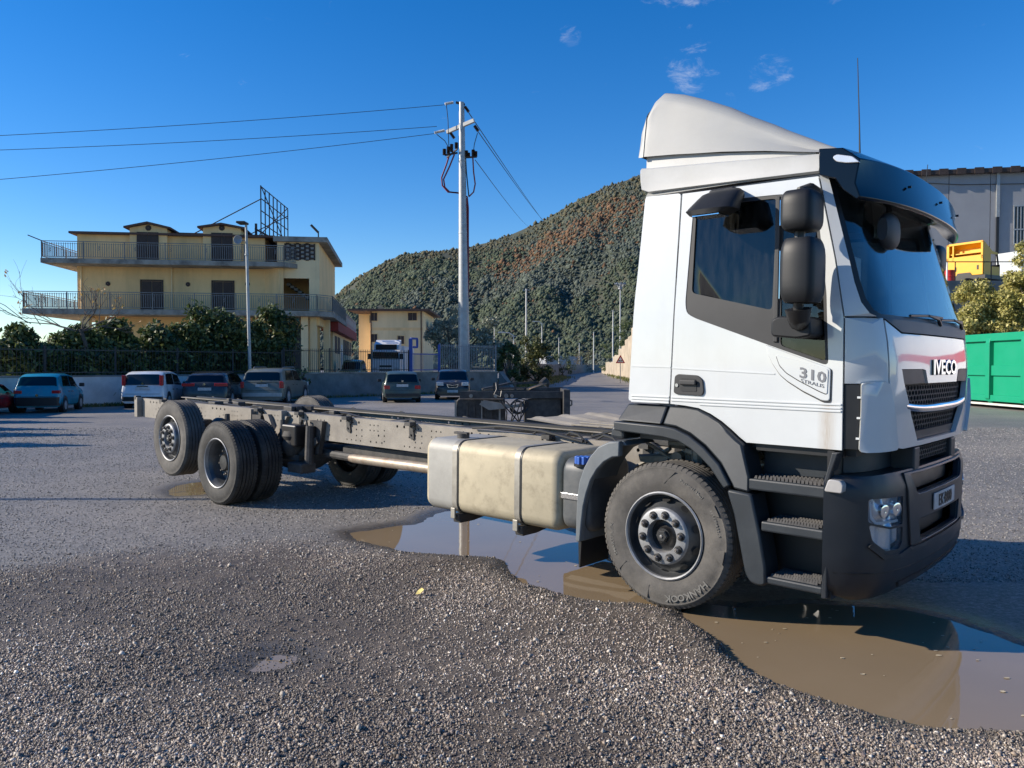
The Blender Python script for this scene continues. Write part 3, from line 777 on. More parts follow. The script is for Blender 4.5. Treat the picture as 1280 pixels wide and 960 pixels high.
mb = MB(); along(mb, wm_ + WD * .01, we, 1.25, 1.32, .33, -.04); o2 = mb.obj('coping', M['slab'], smooth=0)
mb = MB(); q = we + WN * .1
mb.add([(q.x, q.y, -.1), (q.x + .3, q.y + .3, -.1), (q.x + .3, q.y + .3, 1.3), (q.x, q.y, 1.3), (q.x + 1.1, q.y - .7, -.1), (q.x + 1.3, q.y - .5, -.1)], [(0, 1, 2, 3), (0, 3, 4), (1, 5, 2), (3, 2, 5, 4), (0, 4, 5, 1)])
o3 = mb.obj('buttress', M['concrete'], smooth=0)
kids(t, o1, o2, o3)
def fence(label, a, b, z0, z1, material, off, gap=0.125, r=0.011, posts=2.4):
    t = thing('iron_fence', label, 'fence', a)
    Ld = (b - a).length; n = int(Ld / gap); mb = MB()
    for i in range(n):
        p = a + (b - a) * ((i + .5) / n) - WN * off
        mb.bx(p.x - r, p.x + r, p.y - r, p.y + r, z0, z1)
    pk = mb.obj('pickets', material, smooth=0); pk['kind'] = 'stuff'
    mb = MB()
    for z in (z0 + .12, z1 - .12): mb.bar((*(a - WN * off).xy, z), (*(b - WN * off).xy, z), .03, .035)
    kids(t, pk, mb.obj('rails', material, smooth=0))
    k = max(1, int(Ld / posts))
    for i in range(k + 1):
        p = a + (b - a) * (i / k) - WN * off
        mb = MB().bx(p.x - .03, p.x + .03, p.y - .03, p.y + .03, z0 - .1, z1 + .04)
        kids(t, mb.obj('post', material, smooth=0))
    return t
fence('dark iron picket fence on the pale wall in front of the hedge', wa, wall_at(355), 1.28, 2.42, M['rail_dark'], .14, .13, .006)
fence('grey picket fence on the stained wall below the yellow building', wall_at(357), wall_at(513), 1.32, 2.55, M['rail_dark'], .14)
fence('pale grey picket fence around the foot of the power pole', wall_at(552), we, 1.32, 3.0, M['rail_pale'], .14, .15, .016)
t = thing('gate', 'blue framed gate with a square loop on its post', 'gate', wall_at(515.5, .14))
a, b = wall_at(515.5, .14), wall_at(551, .14)
kids(t, MB().bx(a.x - .1, a.x + .1, a.y - .1, a.y + .1, 0, 3.25).obj('post', M['blue_paint'], smooth=0))
mb = MB(); e = a + WD * .52
mb.bar((*a.xy, 3.25), (*e.xy, 3.25), .12); mb.bar((*e.xy, 3.25), (*e.xy, 2.75), .12); mb.bar((*e.xy, 2.75), (*(a + WD * .15).xy, 2.75), .12)
kids(t, mb.obj('loop', M['blue_paint'], smooth=0))
mb = MB()
for z in (1.42, 2.35): mb.bar((*a.xy, z), (*b.xy, z), .05)
n = 26
kids(t, mb.obj('gate_rails', M['blue_paint'], smooth=0))
mb = MB()
for i in range(n):
    p = a + (b - a) * ((i + .5) / n); mb.bx(p.x - .014, p.x + .014, p.y - .014, p.y + .014, 1.35, 2.42)
pk = mb.obj('gate_bars', M['rail_pale'], smooth=0); pk['kind'] = 'stuff'; kids(t, pk)
kids(t, MB().bx(b.x - .07, b.x + .07, b.y - .07, b.y + .07, 0, 2.95).obj('post', M['blue_paint'], smooth=0))

# ------------------------------------------------------------------ ochre building with two balconies
BY = R(8)
def ochre_building():
    org = at(97, 388, 49.0); org.z = 0
    t = thing('ochre_building', 'ochre house with two long balconies and an iron frame on its roof', 'building', org, BY)
    c, s = math.cos(BY), math.sin(BY)
    def loc(px, py, v=0.0):
        """local (u, z) on the facade plane moved back by v"""
        k = at(px, py, 1.0) - Vector((0, 0, CAM_H))      # ray at depth 1
        n = Vector((-s, c, 0)); p0 = org + n * v
        lam = (p0 - Vector((0, 0, CAM_H))).dot(n) / k.dot(n)
        w = Vector((0, 0, CAM_H)) + k * lam - org
        return w.x * c + w.y * s, w.z
    U = lambda px, v=0: loc(px, 380, v)[0]
    Zp = lambda py, px=230, v=0: loc(px, py, v)[1]
    def box(name, m, u0, u1, v0, v1, z0, z1, parent=t, bev=0):
        return MB().bx(u0, u1, v0, v1, z0, z1).obj(name, m, parent, smooth=0, bevel=bev)
    uL, uR = U(97), U(331.5); zl, zu, zr = Zp(389), Zp(329), Zp(295.5)
    z_l_top = zl + .02
    DP = 12.0
    box('ground_floor_wall', M['yellow_wall'], uL + .6, uR, 1.2, DP, 0, zl - .3)
    box('wall', M['yellow_wall'], uL, uR, 0, DP, zl, zu - .26)
    box('wall', M['yellow_wall'], uL, uR, .05, DP, zu, zr)
    # balconies
    for nm, p0, p1, zt, th, back in (('lower', 27, 397, zl, .34, 12), ('upper', 51, 356, zu, .30, 9)):
        u0, u1 = U(p0, -1.5), U(p1, -1.5)
        sl = MB()
        pl = [(u0, -1.5), (u1, -1.5), (u1 + .9, -0.3), (u1 + .9, back), (uR, back), (uR, .2), (uL, .2), (uL - .3, back - 4), (u0 + .3, back - 4)]
        sl.prism(pl, lambda a, b, z: (a, b, z), zt - th, zt)
        sl.obj('balcony_slab', M['slab'], t, smooth=0, bevel=.02)
        path = [(u0 + .35, back - 4.2), (u0 + .05, -1.42), (u1 - .05, -1.42), (u1 + .82, -.28), (u1 + .82, back - .2)]
        if nm == 'lower': path = path[:4] + [(u1 + .82, back - .2)]
        rl = MB(); ps = MB(); bs = MB()
        for (a0, b0), (a1, b1) in zip(path, path[1:]):
            L_ = math.hypot(a1 - a0, b1 - b0); n = max(1, int(L_ / .13))
            rl.bar((a0, b0, zt + 1.03), (a1, b1, zt + 1.03), .05, .04); rl.bar((a0, b0, zt + .10), (a1, b1, zt + .10), .03, .03)
            rl.bar((a0, b0, zt + .90), (a1, b1, zt + .90), .02, .02)
            for i in range(n):
                f = (i + .5) / n; a = a0 + (a1 - a0) * f; b = b0 + (b1 - b0) * f
                bs.bx(a - .013, a + .013, b - .013, b + .013, zt + .10, zt + .95)
                if i % 16 == 8:       # wrought scroll
                    for k in range(8):
                        q = [(a + .12 * math.sin(x * .785) * (1 if k < 4 else -1), b - .02, zt + .5 + .035 * k) for x in (k, k + 1)]
                        bs.bar(q[0], (q[1][0], q[1][1], q[1][2] + .035), .022)
            k = max(1, int(L_ / 2.2))
            for i in range(k + 1):
                f = i / k; a = a0 + (a1 - a0) * f; b = b0 + (b1 - b0) * f
                MB().bx(a - .025, a + .025, b - .025, b + .025, zt, zt + 1.05).obj('railing_post', M['rail'], t, smooth=0)
        rl.obj('handrail', M['rail'], t, smooth=0); 
        o = bs.obj('balusters', M['rail'], t, smooth=0); o['kind'] = 'stuff'
    # shutters and vents
    for (x0, x1, y0, y1, v) in ((177, 202.5, 351, 386, 0), (266, 291.5, 352, 386, 0)):
        (u0, z1), (u1, _) = loc(x0, y0), loc(x1, y0); z0 = zl + .02
        fr = MB()
        fr.bx(u0 - .08, u0, -.05, .04, z0, z1 + .08); fr.bx(u1, u1 + .08, -.05, .04, z0, z1 + .08); fr.bx(u0, u1, -.05, .04, z1, z1 + .08)
        f = fr.obj('window_frame', M['shutter'], t, smooth=0)
        um = (u0 + u1) / 2
        for a, b in ((u0 + .02, um - .012), (um + .012, u1 - .02)):
            lf = MB().bx(a, b, -.030, -.006, z0 + .02, z1 - .015)
            for k in range(26):
                z = z0 + .1 + k * (z1 - z0 - .2) / 26; lf.bx(a + .07, b - .07, -.042, -.029, z, z + .045)
            lf.obj('shutter', M['shutter'], f, smooth=0)
    for px, py in ((135, 354.6), (235, 355.4), (309.5, 355)):
        u, z = loc(px, py)
        MB().lathe([(.02, -.05), (.13, -.045), (.15, 0.01)], 14, (u, 0, z)).obj('vent', M['shutter'], t)
    for px in (102, 215):
        u, _ = loc(px, 350); MB().tube([(u, -.07, zl), (u, -.07, zu - .28)], .05, 8).obj('downpipe', M['yellow_pale'], t)
    # roof edge and dormers
    box('roof_edge', M['roof_edge'], uL - .35, U(345), -.35, DP, zr, zr + .13)
    rp = MB(); rp.prism([(uL - .3, zr + .13), (U(345), zr + .13), (U(330), zr + .30), (uL + 6, zr + .34), (uL + 1, zr + .2)], lambda a, z, y: (a, y, z), .6, DP - .5)
    rp.obj('roof', M['roof_edge'], t, smooth=0)
    for x0, x1, pk, dx0, dx1, dtop in ((164.5, 211, 280, 173.5, 200.5, 291), (255.5, 302.5, 281.5, 266, 292.5, 292)):
        u0, u1 = U(x0), U(x1); um = (u0 + u1) / 2; ze = Zp(286, (x0 + x1) / 2); zp = Zp(pk, (x0 + x1) / 2)
        d = MB(); d.prism([(u0, zu), (u1, zu), (u1, ze), (um, zp - .06), (u0, ze)], lambda a, z, y: (a, y, z), -.22, 5.0)
        dm = d.obj('dormer', M['yellow_wall'], t, smooth=0)
        r = MB()
        r.prism([(u0 - .28, ze - .05), (um, zp - .04), (um, zp + .08), (u0 - .28, ze + .06)], lambda a, z, y: (a, y, z), -.5, 5.1)
        r.prism([(um + .003, zp - .04), (u1 + .28, ze - .05), (u1 + .28, ze + .06), (um + .003, zp + .08)], lambda a, z, y: (a, y, z), -.5, 5.1)
        r.obj('dormer_roof', M['roof_edge'], dm, smooth=0)
        d0, d1 = U(dx0), U(dx1); zt = Zp(dtop, (dx0 + dx1) / 2); m = (d0 + d1) / 2
        for a, b in ((d0, m - .012), (m + .012, d1)):
            lf = MB().bx(a, b, -.27, -.235, zu + .03, zt)
            for k in range(28):
                z = zu + .1 + k * (zt - zu - .2) / 28; lf.bx(a + .08, b - .08, -.283, -.268, z, z + .05)
            lf.obj('shutter', M['shutter'], dm, smooth=0)
        MB().lathe([(.02, -.26), (.17, -.255), (.19, -.2)], 14, (um, 0, ze + .02)).obj('vent', M['shutter'], dm)
    # angled wall, stair tower, pillars
    u1, u2 = U(331.5), U(349, -.9)
    an = MB(); an.prism([(u1, 0), (u2, -.9), (u2 + .25, -.7), (u1 + .3, .4)], lambda a, b, z: (a, b, z), zl, zu - .3)
    an.obj('angled_wall', M['yellow_wall'], t, smooth=0)
    a0, a1 = U(347, -.6), U(399, -.6)
    ztop = Zp(303, 380, -.6); zmid = Zp(348, 380, -.6)
    st = MB()
    lat0, lat1 = U(357, -.6), U(393.5, -.6); lz0, lz1 = Zp(325, 375, -.6), Zp(304.5, 375, -.6)
    st.bx(a0, a1, -.6, -.35, zmid, lz0); st.bx(a0, lat0, -.6, -.35, lz0, ztop); st.bx(lat1, a1, -.6, -.35, lz0, ztop); st.bx(lat0, lat1, -.6, -.35, lz1, ztop)
    st.obj('stair_tower_wall', M['yellow_pale'], t, smooth=0)
    lf = MB()
    nx_, nz_ = 6, 4
    for i in range(nx_ + 1): 
        a = lat0 + (lat1 - lat0) * i / nx_; lf.bx(a - .05, a + .05, -.63, -.37, lz0, lz1)
    for i in range(nx_):
        a = lat0 + (lat1 - lat0) * i / nx_; b = lat0 + (lat1 - lat0) * (i + 1) / nx_
        for k in range(nz_ + 1):
            z = lz0 + (lz1 - lz0) * (k + (.5 if i % 2 else 0)) / nz_
            if z <= lz1: lf.bx(a + .05, b - .05, -.62, -.38, z - .04, z + .04)
    lt = lf.obj('lattice', M['steel_dark'], t, smooth=0)
    box('lattice_glass', M['sign_white'], lat0, lat1, -.45, -.42, lz0, lz1, lt)
    # tower flank on the right, with a slot, roof slab sloping back
    box('stair_tower_flank', M['yellow_wall'], a1 - .3, a1, -.35, 11.5, zmid - 3.0, ztop)
    box('stair_tower_back', M['yellow_wall'], uR + .3, a1 - .3, 2.6, 2.8, 0, ztop)
    box('tower_pillar', M['yellow_pale'], a1 - .62, a1, -.62, -.36, zl, zmid)
    rf = MB(); rf.bx(a0 - .2, a1 + .55, -.9, 12, ztop, ztop + .32); rf.obj('tower_roof', M['slab'], t, smooth=0)
    sr = MB()
    for i in range(9):
        sr.bx(U(360, 1.2) + i * .24, U(360, 1.2) + (i + 1) * .24, .6, 1.8, zmid - .35 - i * .17, zmid - .18 - i * .17)
    sr.obj('stairs', M['slab'], t, smooth=0)
    # ground floor arcade
    for px, v in ((376, -.9), (387, -.5), (404, 2.5)):
        u = U(px, v); box('pillar', M['yellow_pale'], u, u + .42, v, v + .5, 0, zl - .33)
    for px in (100, 265):
        u = U(px, -.6); box('pillar', M['yellow_pale'], u, u + .5, -.6, -.1, 0, zl - .33)
    dr = MB().bx(U(357, 1.0), U(385, 1.0), 1.3, 1.36, 0, zl - 1.0); dr.obj('dark_gate', M['rail_dark'], t, smooth=0)
    # low annexe running back with red fascia
    b0 = U(410, 3.5)
    x0 = a1 - .2
    box('annexe_wall', M['yellow_pale'], x0, x0 + .5, 6.0, 27, 0, zl - 1.0)
    box('annexe_fascia', M['red'], x0 - .2, x0 + 1.0, 4.5, 27.2, zl - 1.0, zl - .25)
    an = MB(); rl = MB()
    n = 44
    for i in range(n):
        v = 5.2 + i * .5; an.bx(x0 + .9, x0 + .96, v, v + .06, zl - .25, zl + .75); an.bx(x0 + .91, x0 + .95, v + .15, v + .40, zl + .05, zl + .55)
    rl.bar((x0 + .93, 4.8, zl + .78), (x0 + .93, 27.2, zl + .78), .08, .06)
    o = an.obj('annexe_balusters', M['steel'], t, smooth=0); o['kind'] = 'stuff'
    rl.obj('annexe_handrail', M['steel'], t, smooth=0)
    for v in (7.5, 10.2, 16.0, 18.5, 21, 24):
        box('annexe_window', M['shutter'], x0 + .5, x0 + .53, v, v + 1.9, 2.6, 3.9)
    for v in (13.2,):
        box('annexe_door', M['white_plastic'], x0 + .5, x0 + .53, v, v + 1.6, 0, 3.4)
    # small lamp on the roof
    u, z = loc(398, 297, -.3); lp = MB().bar((u, -.3, ztop + .3), (u, -.3, ztop + .75), .07); lp.bar((u, -.3, ztop + .7), (u - .45, -.5, ztop + 1.15), .18, .1); lp.obj('roof_lamp', M['black'], t, smooth=0)
    # iron advertising frame
    fr = MB(); A = Vector((U(327, 2), 2.0, zr + .6)); B = Vector((U(360.5, 9.5), 9.5, zr + .6)); zt = Zp(232, 330, 2)
    for i in range(8):
        p = A.lerp(B, i / 7); fr.bar(p, (p.x, p.y, zt - .1 * (i % 2)), .07)
    for k in range(5):
        z = A.z + (zt - A.z) * (k / 4.0) - .05; fr.bar((A.x, A.y, z), (B.x, B.y, z), .05)
    fr.bar(A, (B.x, B.y, zt), .05); fr.bar((A.x, A.y, zt), B, .05)
    fr.bar((A.x - .25, A.y - .4, zr - .2), (A.x - .25, A.y - .4, zr + 1.2), .14); fr.bar((B.x, B.y, zr), B, .12)
    m_ = A.lerp(B, .5); fr.bar((m_.x, m_.y, zr), m_, .12)
    for z in (A.z - .15, A.z + .25): fr.bar((A.x - .3, A.y - .4, z), (B.x, B.y, z), .09)
    for i in range(14):
        p = A.lerp(B, i / 14); q = A.lerp(B, (i + 1) / 14); fr.bar((p.x - .1, p.y - .1, A.z - .15), (q.x - .1, q.y - .1, A.z + .25), .05)
    fr.obj('sign_frame', M['steel_dark'], t, smooth=0)
    gy_ = MB(); gy_.tube([(U(238, 1), 1.0, zr + .2), (A.x, A.y, zt - .9)], .035, 6); gy_.tube([(U(282, 6), 6.0, zr + .3), (B.x, B.y, zt - .6)], .035, 6)
    gy_.obj('frame_stay', M['steel_dark'], t, smooth=0)
    u, z = loc(51, 304, -1.5); MB().tube([(u + .1, -1.4, zu + 1.0), (u - .75, -1.45, zu + 1.35)], .03, 6).obj('rail_spike', M['steel_dark'], t)
    sd_ = MB().bx(U(211, 4), U(219, 4), .3, 4.0, zr + .1, zr + .45)
ochre_building()

def pale_house():
    org = at(463, 457, 92); org.z = 0
    t = thing('pale_house', 'pale yellow house with a flat roof beyond the parked white lorry', 'house', org)
    u = lambda px: at(px, 400, 92).x - org.x
    z = lambda py: at(500, py, 92).z
    MB().bx(0, u(529), 0, 12, 0, z(389)).obj('wall', M['yellow_pale'], t, smooth=0)
    MB().bx(u(438), -.01, 5, 12, 0, z(389)).obj('wing_wall', M['yellow_pale'], t, smooth=0)
    MB().bx(u(436), u(538), -.9, 13, z(389), z(386.5)).obj('roof', M['roof_edge'], t, smooth=0)
    MB().bx(.02, u(528.5), -.03, 0, z(413), z(409.5)).obj('string_course', M['yellow_wall'], t, smooth=0)
    for x0, x1, y0, y1 in ((462.8, 470.5, 391, 401), (509, 520, 391, 400.5), (462.8, 470.5, 417.6, 427.5), (496, 504, 420, 430)):
        a, b, c, d = u(x0) + .1, u(x1) + .1, z(y1), z(y0)
        f = MB().bx(a - .08, b + .08, -.06, 0, c - .08, c); f.bx(a - .08, b + .08, -.06, 0, d, d + .08); f.bx(a - .08, a, -.06, 0, c, d); f.bx(b, b + .08, -.06, 0, c, d)
        fo = f.obj('window', M['yellow_wall'], t, smooth=0)
        m = (a + b) / 2
        for p, q in ((a, m - .02), (m + .02, b)): MB().bx(p, q, -.04, -.01, c, d).obj('shutter', M['shutter'], fo, smooth=0)
    a = u(452.5) ; MB().bx(a, a + .35, 4.95, 5, z(401), z(391)).obj('window', M['shutter'], t, smooth=0)
    for x in (463.8, 526.5): MB().tube([(u(x), -.08, 0), (u(x), -.08, z(389))], .07, 6).obj('downpipe', M['roof_edge'], t)
    for v in (3, 7.5):
        MB().bx(u(529), u(529) + 1.1, v, v + 3, z(409), z(407.5)).obj('balcony', M['slab'], t, smooth=0)
        MB().bx(u(529) + 1.05, u(529) + 1.1, v, v + 3, z(407.4), z(399)).obj('balcony_rail', M['rail_dark'], t, smooth=0)
pale_house()

# ------------------------------------------------------------------ warehouse and raised yard on the right
def warehouse():
    a = at(1085, 216, 51.5); b = at(1400, 205, 49.0)
    org = Vector((a.x, a.y, 0)); rz = math.atan2(b.y - a.y, b.x - a.x)
    t = thing('warehouse', 'tall grey windowless warehouse behind the yellow truck cab', 'warehouse', org, rz)
    L_ = (b - a).length; h = a.z - .35
    n = 6; w = L_ / n
    for i in range(n):
        MB().bx(i * w + .02, (i + 1) * w - .02, 0, .25, -.2, h).obj('panel', M['grey_shed'], t, smooth=0)
    MB().bx(0, L_, .26, 20, -.2, h).obj('core_wall', M['grey_shed'], t, smooth=0)
    mb = MB().bx(-.3, L_ + .3, -.35, 20.3, h, h + .28)
    for i in range(16): mb.bx(i * 1.05, i * 1.05 + .55, -.40, -.34, h - .05, h + .34)
    mb.obj('roof_edge', M['steel_dark'], t, smooth=0)
    k = org
    def u(px):
        r = at(px, 300, 1.0) - Vector((0, 0, CAM_H)); d = Vector((math.cos(rz), math.sin(rz), 0)); nn = Vector((-d.y, d.x, 0))
        lam = (org - Vector((0, 0, CAM_H))).dot(nn) / r.dot(nn); return (Vector((0, 0, CAM_H)) + r * lam - org).dot(d)
    zz = lambda py: at(1240, py, 50.3).z
    MB().bx(u(1244), u(1248), -.14, -.01, zz(272), h).obj('downpipe', M['steel'], t, smooth=0)
    MB().bx(u(1244.5), u(1247.5), -.12, -.01, 0, zz(272) - .01).obj('downpipe', M['black'], t, smooth=0)
    a0, a1, z0, z1 = u(1266.5), u(1300), zz(306), zz(259)
    w_ = MB().bx(a0, a1, -.05, -.012, z0, z1).obj('window', M['car_glass'], t, smooth=0)
    bars = MB()
    for i in range(9): bars.bx(a0 + i * (a1 - a0) / 8 - .03, a0 + i * (a1 - a0) / 8 + .03, -.11, -.05, z0, z1)
    for z in (z0, (z0 * .62 + z1 * .38), z1): bars.bx(a0 - .03, a1 + .03, -.12, -.05, z - .04, z + .04)
    bars.obj('window_bars', M['steel'], w_, smooth=0)
    MB().tube([(u(1130), -.05, zz(224)), (u(1200), -.05, zz(230)), (u(1300), -.05, zz(232))], .02, 5).obj('wall_cable', M['cable'], t)
warehouse()
def raised_yard():
    z = at(1200, 352, 44).z
    p = at(1150, 352, 43.5)
    t = thing('retaining_wall', 'dark retaining wall of the raised yard behind the yellow green tree', 'wall', (p.x, 43.5, 0))
    MB().bx(0, 22, 0, .4, -.2, z).obj('wall_face', M['concrete'], t, smooth=0)
    MB().bx(0, 22, .41, 5.0, z - .5, z - .02).obj('yard_slab', M['concrete'], t, smooth=0)
    rl = MB()
    zr_ = at(1200, 327, 43.5).z
    rl.bar((0, .1, zr_), (22, .1, zr_), .05)
    for i in range(12): rl.bar((i * 2, .1, z), (i * 2, .1, zr_), .04)
    rl.obj('guard_rail', M['steel_dark'], t, smooth=0)
    return z
ZY = raised_yard()
def yellow_cab():
    a = at(1205, 350, 45.2)
    t = thing('truck_cab', 'scrapped yellow truck cab standing on the raised yard', 'truck cab', (a.x, a.y, ZY), R(-60))
    # local: x to the right along the bright back wall, y towards the front of the cab
    b = MB()
    w, d, h = 2.1, 1.75, 2.35
    b.bx(-w / 2, w / 2, 0, .06, .45, 1.58); b.bx(-w / 2 + .1, w / 2 - .1, .55, .6, 1.0, h - .15); b.bx(.1, .9, .35, .55, 1.75, 1.95); b.bx(-w / 2, -w / 2 + .16, 0, .1, 1.35, h); b.bx(w / 2 - .12, w / 2, 0, .1, 1.35, h); b.bx(-w / 2 + .34, -w / 2 + .44, 0, .08, 1.35, h - .1)
    b.bx(-w / 2, w / 2, 0, .1, h - .1, h)
    b.obj('back_wall', M['yellow_cab'], t, smooth=0, bevel=.02)
    s = MB()
    for y in (-w / 2, w / 2 - .06):
        s.prism([(.1, .45), (d, .45), (d, .95), (.8, .95), (.8, 1.66), (d - .2, 1.66), (d - .25, 1.76), (.95, 1.84), (.1, h)], lambda u_, z_, yy: (yy, u_, z_), y, y + .06)
    s.bx(-w / 2 + .06, w / 2 - .06, .1, .9, 1.72, 1.78)
    s.prism([(.1, h - .02), (.95, 1.80), (.95, 1.87), (.1, h + .04)], lambda u_, z_, yy: (yy, u_, z_), -w / 2 + .07, w / 2 - .07)
    s.obj('cab_side', M['yellow_cab'], t, smooth=0)
    f = MB().bx(-w / 2, w / 2, d - .06, d, .45, 1.1); f.bar((-w / 2 + .05, d - .1, 1.1), (-w / 2 + .05, d - .25, 1.75), .07); f.bar((w / 2 - .05, d - .1, 1.1), (w / 2 - .05, d - .25, 1.75), .07)
    f.obj('front_frame', M['steel_dark'], t, smooth=0)
    v = MB()
    for x in (-.55, .72): v.bx(x, x + .1, -.02, 0, .75, 1.0)
    v.obj('vent', M['black'], t, smooth=0)
    c = MB().bx(-w / 2 - .2, w / 2 + .3, -.3, d + .3, .18, .40); c.prism([(-.5, .4), (-.35, .62), (.35, .62), (.5, .4)], lambda x_, z_, y_: (x_, y_, z_), -.05, -.02)
    for x in (-.6, .6): c.bx(x - .2, x + .2, .2, 1.5, 0, .18)
    c.obj('skid', M['black'], t, smooth=0)
    q = at(1186, 350, 44.6)
    r = thing('drum', 'red drum beside the yellow truck cab', 'drum', (q.x, q.y, ZY))
    MB().lathe([(0, 0), (.3, 0), (.3, .02), (.285, .05), (.285, .3), (.3, .32), (.3, .36), (.285, .38), (.285, .62), (.3, .65), (.3, .7), (.27, .7), (0, .69)], 20).obj('drum_body', M['sign_red'], r)
    r.children[0].rotation_euler = (PI / 2, 0, 0)
    q = at(1183.5, 350, 44.2)
    p = thing('post', 'short white post beside the red drum', 'post', (q.x, q.y, ZY)); MB().tube([(0, 0, 0), (0, 0, 1.1)], .045, 8).obj('shaft', M['white_plastic'], p)
    q = at(1288, 345, 48.5)
    p = thing('van', 'white van roof showing above the yellow green tree', 'van', (q.x, q.y, ZY), R(20))
    MB().prism([(-1.9, .5), (2.2, .5), (2.2, 1.2), (1.2, 1.5), (.4, 2.15), (-1.9, 2.2)], lambda x_, z_, y_: (x_, y_, z_), -.85, .85).obj('body', M['white'], p, smooth=0, bevel=.06)
    MB().prism([(.5, 1.55), (1.15, 1.5), (.45, 2.05)], lambda x_, z_, y_: (x_, y_, z_), -.86, -.852).obj('window', M['car_glass'], p, smooth=0)
    w = MB()
    for x in (-1.2, 1.4):
        for y in (-.86, .70): w.lathe([(0, 0), (.33, 0), (.33, .16), (0, .16)], 16, (x, y, .33))
    w.obj('wheels', M['tyre'], p)
yellow_cab()

def container():
    X = 18.75
    t = thing('skip_container', 'green ribbed steel skip container standing on the asphalt', 'container', (X, 34.5, 0), 0)
    zt, zb = 2.93, .30
    ys = [34.5 - 34.5, ]
    L_ = 11.0
    MB().bx(.12, 2.45, -L_, 0, zb, zt - .15).obj('shell', M['green'], t, smooth=0)
    MB().bx(-.02, 2.5, -L_ - .05, .05, zt - .30, zt).obj('top_rail', M['green'], t, smooth=0, bevel=.02)
    MB().bx(.0, 2.45, -L_, 0, zb - .02, zb + .22).obj('bottom_rail', M['green'], t, smooth=0, bevel=.02)
    MB().bx(.03, .13, -L_, 0, 1.28, 1.68).obj('mid_rail', M['green'], t, smooth=0, bevel=.02)
    y = -L_ + .4; k = 0
    for k in range(6):
        y0 = -(34.5 - 30.76) - 2.15 * (k - 1)
        if y0 < -L_ + .2 or y0 > -.2: continue
        r = MB().prism([(zb - .1, .10), (zb + .1, -.06), (zt - .36, -.06), (zt - .14, -.01), (zt - .14, .14), (zb - .1, .14)], lambda z_, x_, y_: (x_, y_, z_), y0 - .13, y0 + .13)
        r.obj('rib', M['green'], t, smooth=0, bevel=.015)
    MB().bx(-.012, -.004, -6.32, -5.95, 1.72, 1.95).obj('label_plate', M['sign_white'], t, smooth=0)
    MB().bx(.1, 2.3, -L_ + .1, -.1, .12, .20).obj('skid_rail', M['white_pole'], t, smooth=0)
    w = MB()
    for y_ in (-.6, -L_ + .6):
        for x in (.35, 2.1): w.cyl((x, y_, .12), .12, .25, 'x', 14)
    w.obj('rollers', M['steel_dark'], t)
container()
def box_trailer():
    """the white vehicle with a red band that the cab front mirrors, just outside the frame"""
    t = thing('box_trailer', 'white box trailer with a wavy red band', 'trailer', (15.5, 14, 0))
    MB().bx(0, 2.5, -6.5, 4.5, 1.0, 3.9).obj('box', M['white_plastic'], t, smooth=0, bevel=.03)
    pts = [(-6.3, 2.6), (-4.5, 2.75), (-2.5, 2.62), (-.5, 2.45), (1.5, 2.55), (4.3, 2.62), (4.3, 2.05), (1.5, 1.95), (-.5, 1.9), (-2.5, 2.15), (-4.5, 2.3), (-6.3, 2.1)]
    MB().prism(pts, lambda y, z, x: (x, y, z), -.008, -.003).obj('red_band', M['sign_red'], t, smooth=0)
    MB().bx(.3, 2.2, -6.3, 4.3, .7, .98).obj('chassis', M['black'], t, smooth=0)
    w = MB()
    for y in (-4.8, -3.5, 2.6):
        for x in (.05, 2.15): w.cyl((x + .15, y, .5), .5, .3, 'x', 24)
    w.obj('wheels', M['tyre'], t)
box_trailer()

# ------------------------------------------------------------------ plants
def bush(name, label, cat, px, top, Y, rx, tones, n, size, seed, group=None, x=None, low=0.0, ry=None):
    c = at(px, 457, Y); h = at(px, top, Y).z
    t = thing(name, label, cat, (c.x, c.y, 0), 0, group)
    g = random.Random(seed); ry = ry or rx * .8
    bl = []
    for i in range(9):
        z = low + (h - low) * (.12 + .76 * i / 8); f = 1.0 - .55 * (i / 8) ** 2
        bl.append(((g.uniform(-.45, .45) * rx, g.uniform(-.35, .35) * ry, z), (rx * f * g.uniform(.6, .85), ry * f * g.uniform(.6, .85), (h - low) * g.uniform(.14, .2))))
    bl.append(((g.uniform(-.2, .2) * rx, 0, h - .35), (rx * .35, ry * .35, .42)))
    leaf_cloud('foliage', bl, n, size, tones, M['leaf'], t, seed, hollow=.45)
    MB().tube([(0, 0, 0), (.05, 0, h * .35), (.1, .03, h * .6)], [.09, .07, .03], 7).obj('stem', M['bark'], t)
    return t
DK = [(0.045, 0.07, 0.022), (0.06, 0.095, 0.03), (0.035, 0.055, 0.02), (0.085, 0.115, 0.035), (0.14, 0.16, 0.05)]
YG = [(0.36, 0.33, 0.09), (0.46, 0.41, 0.13), (0.24, 0.23, 0.06), (0.55, 0.49, 0.19)]
OL = [(0.26, 0.28, 0.21), (0.34, 0.36, 0.28), (0.18, 0.20, 0.14)]
hedge = [(-6, 428, 'low glossy evergreen shrub at the left end of the hedge', 1.5), (36, 408, 'narrow pointed evergreen shrub above the blue car', 1.1), (68, 432, 'short dark shrub between the pointed shrub and the bare tree', 1.2),
         (98, 408, 'rounded evergreen shrub under the bare tree', 1.4), (142, 400, 'bushy evergreen shrub right of the bare tree trunk', 1.5), (185, 408, 'broad evergreen shrub behind the white car', 1.5),
         (222, 404, 'evergreen shrub between the white car and the dark hatchback', 1.4), (262, 386, 'tall sunlit evergreen shrub left of the lamp post', 1.7), (296, 396, 'dense evergreen shrub directly behind the lamp post', 1.4), (334, 384, 'tall dark evergreen shrub right of the lamp post', 1.45)]
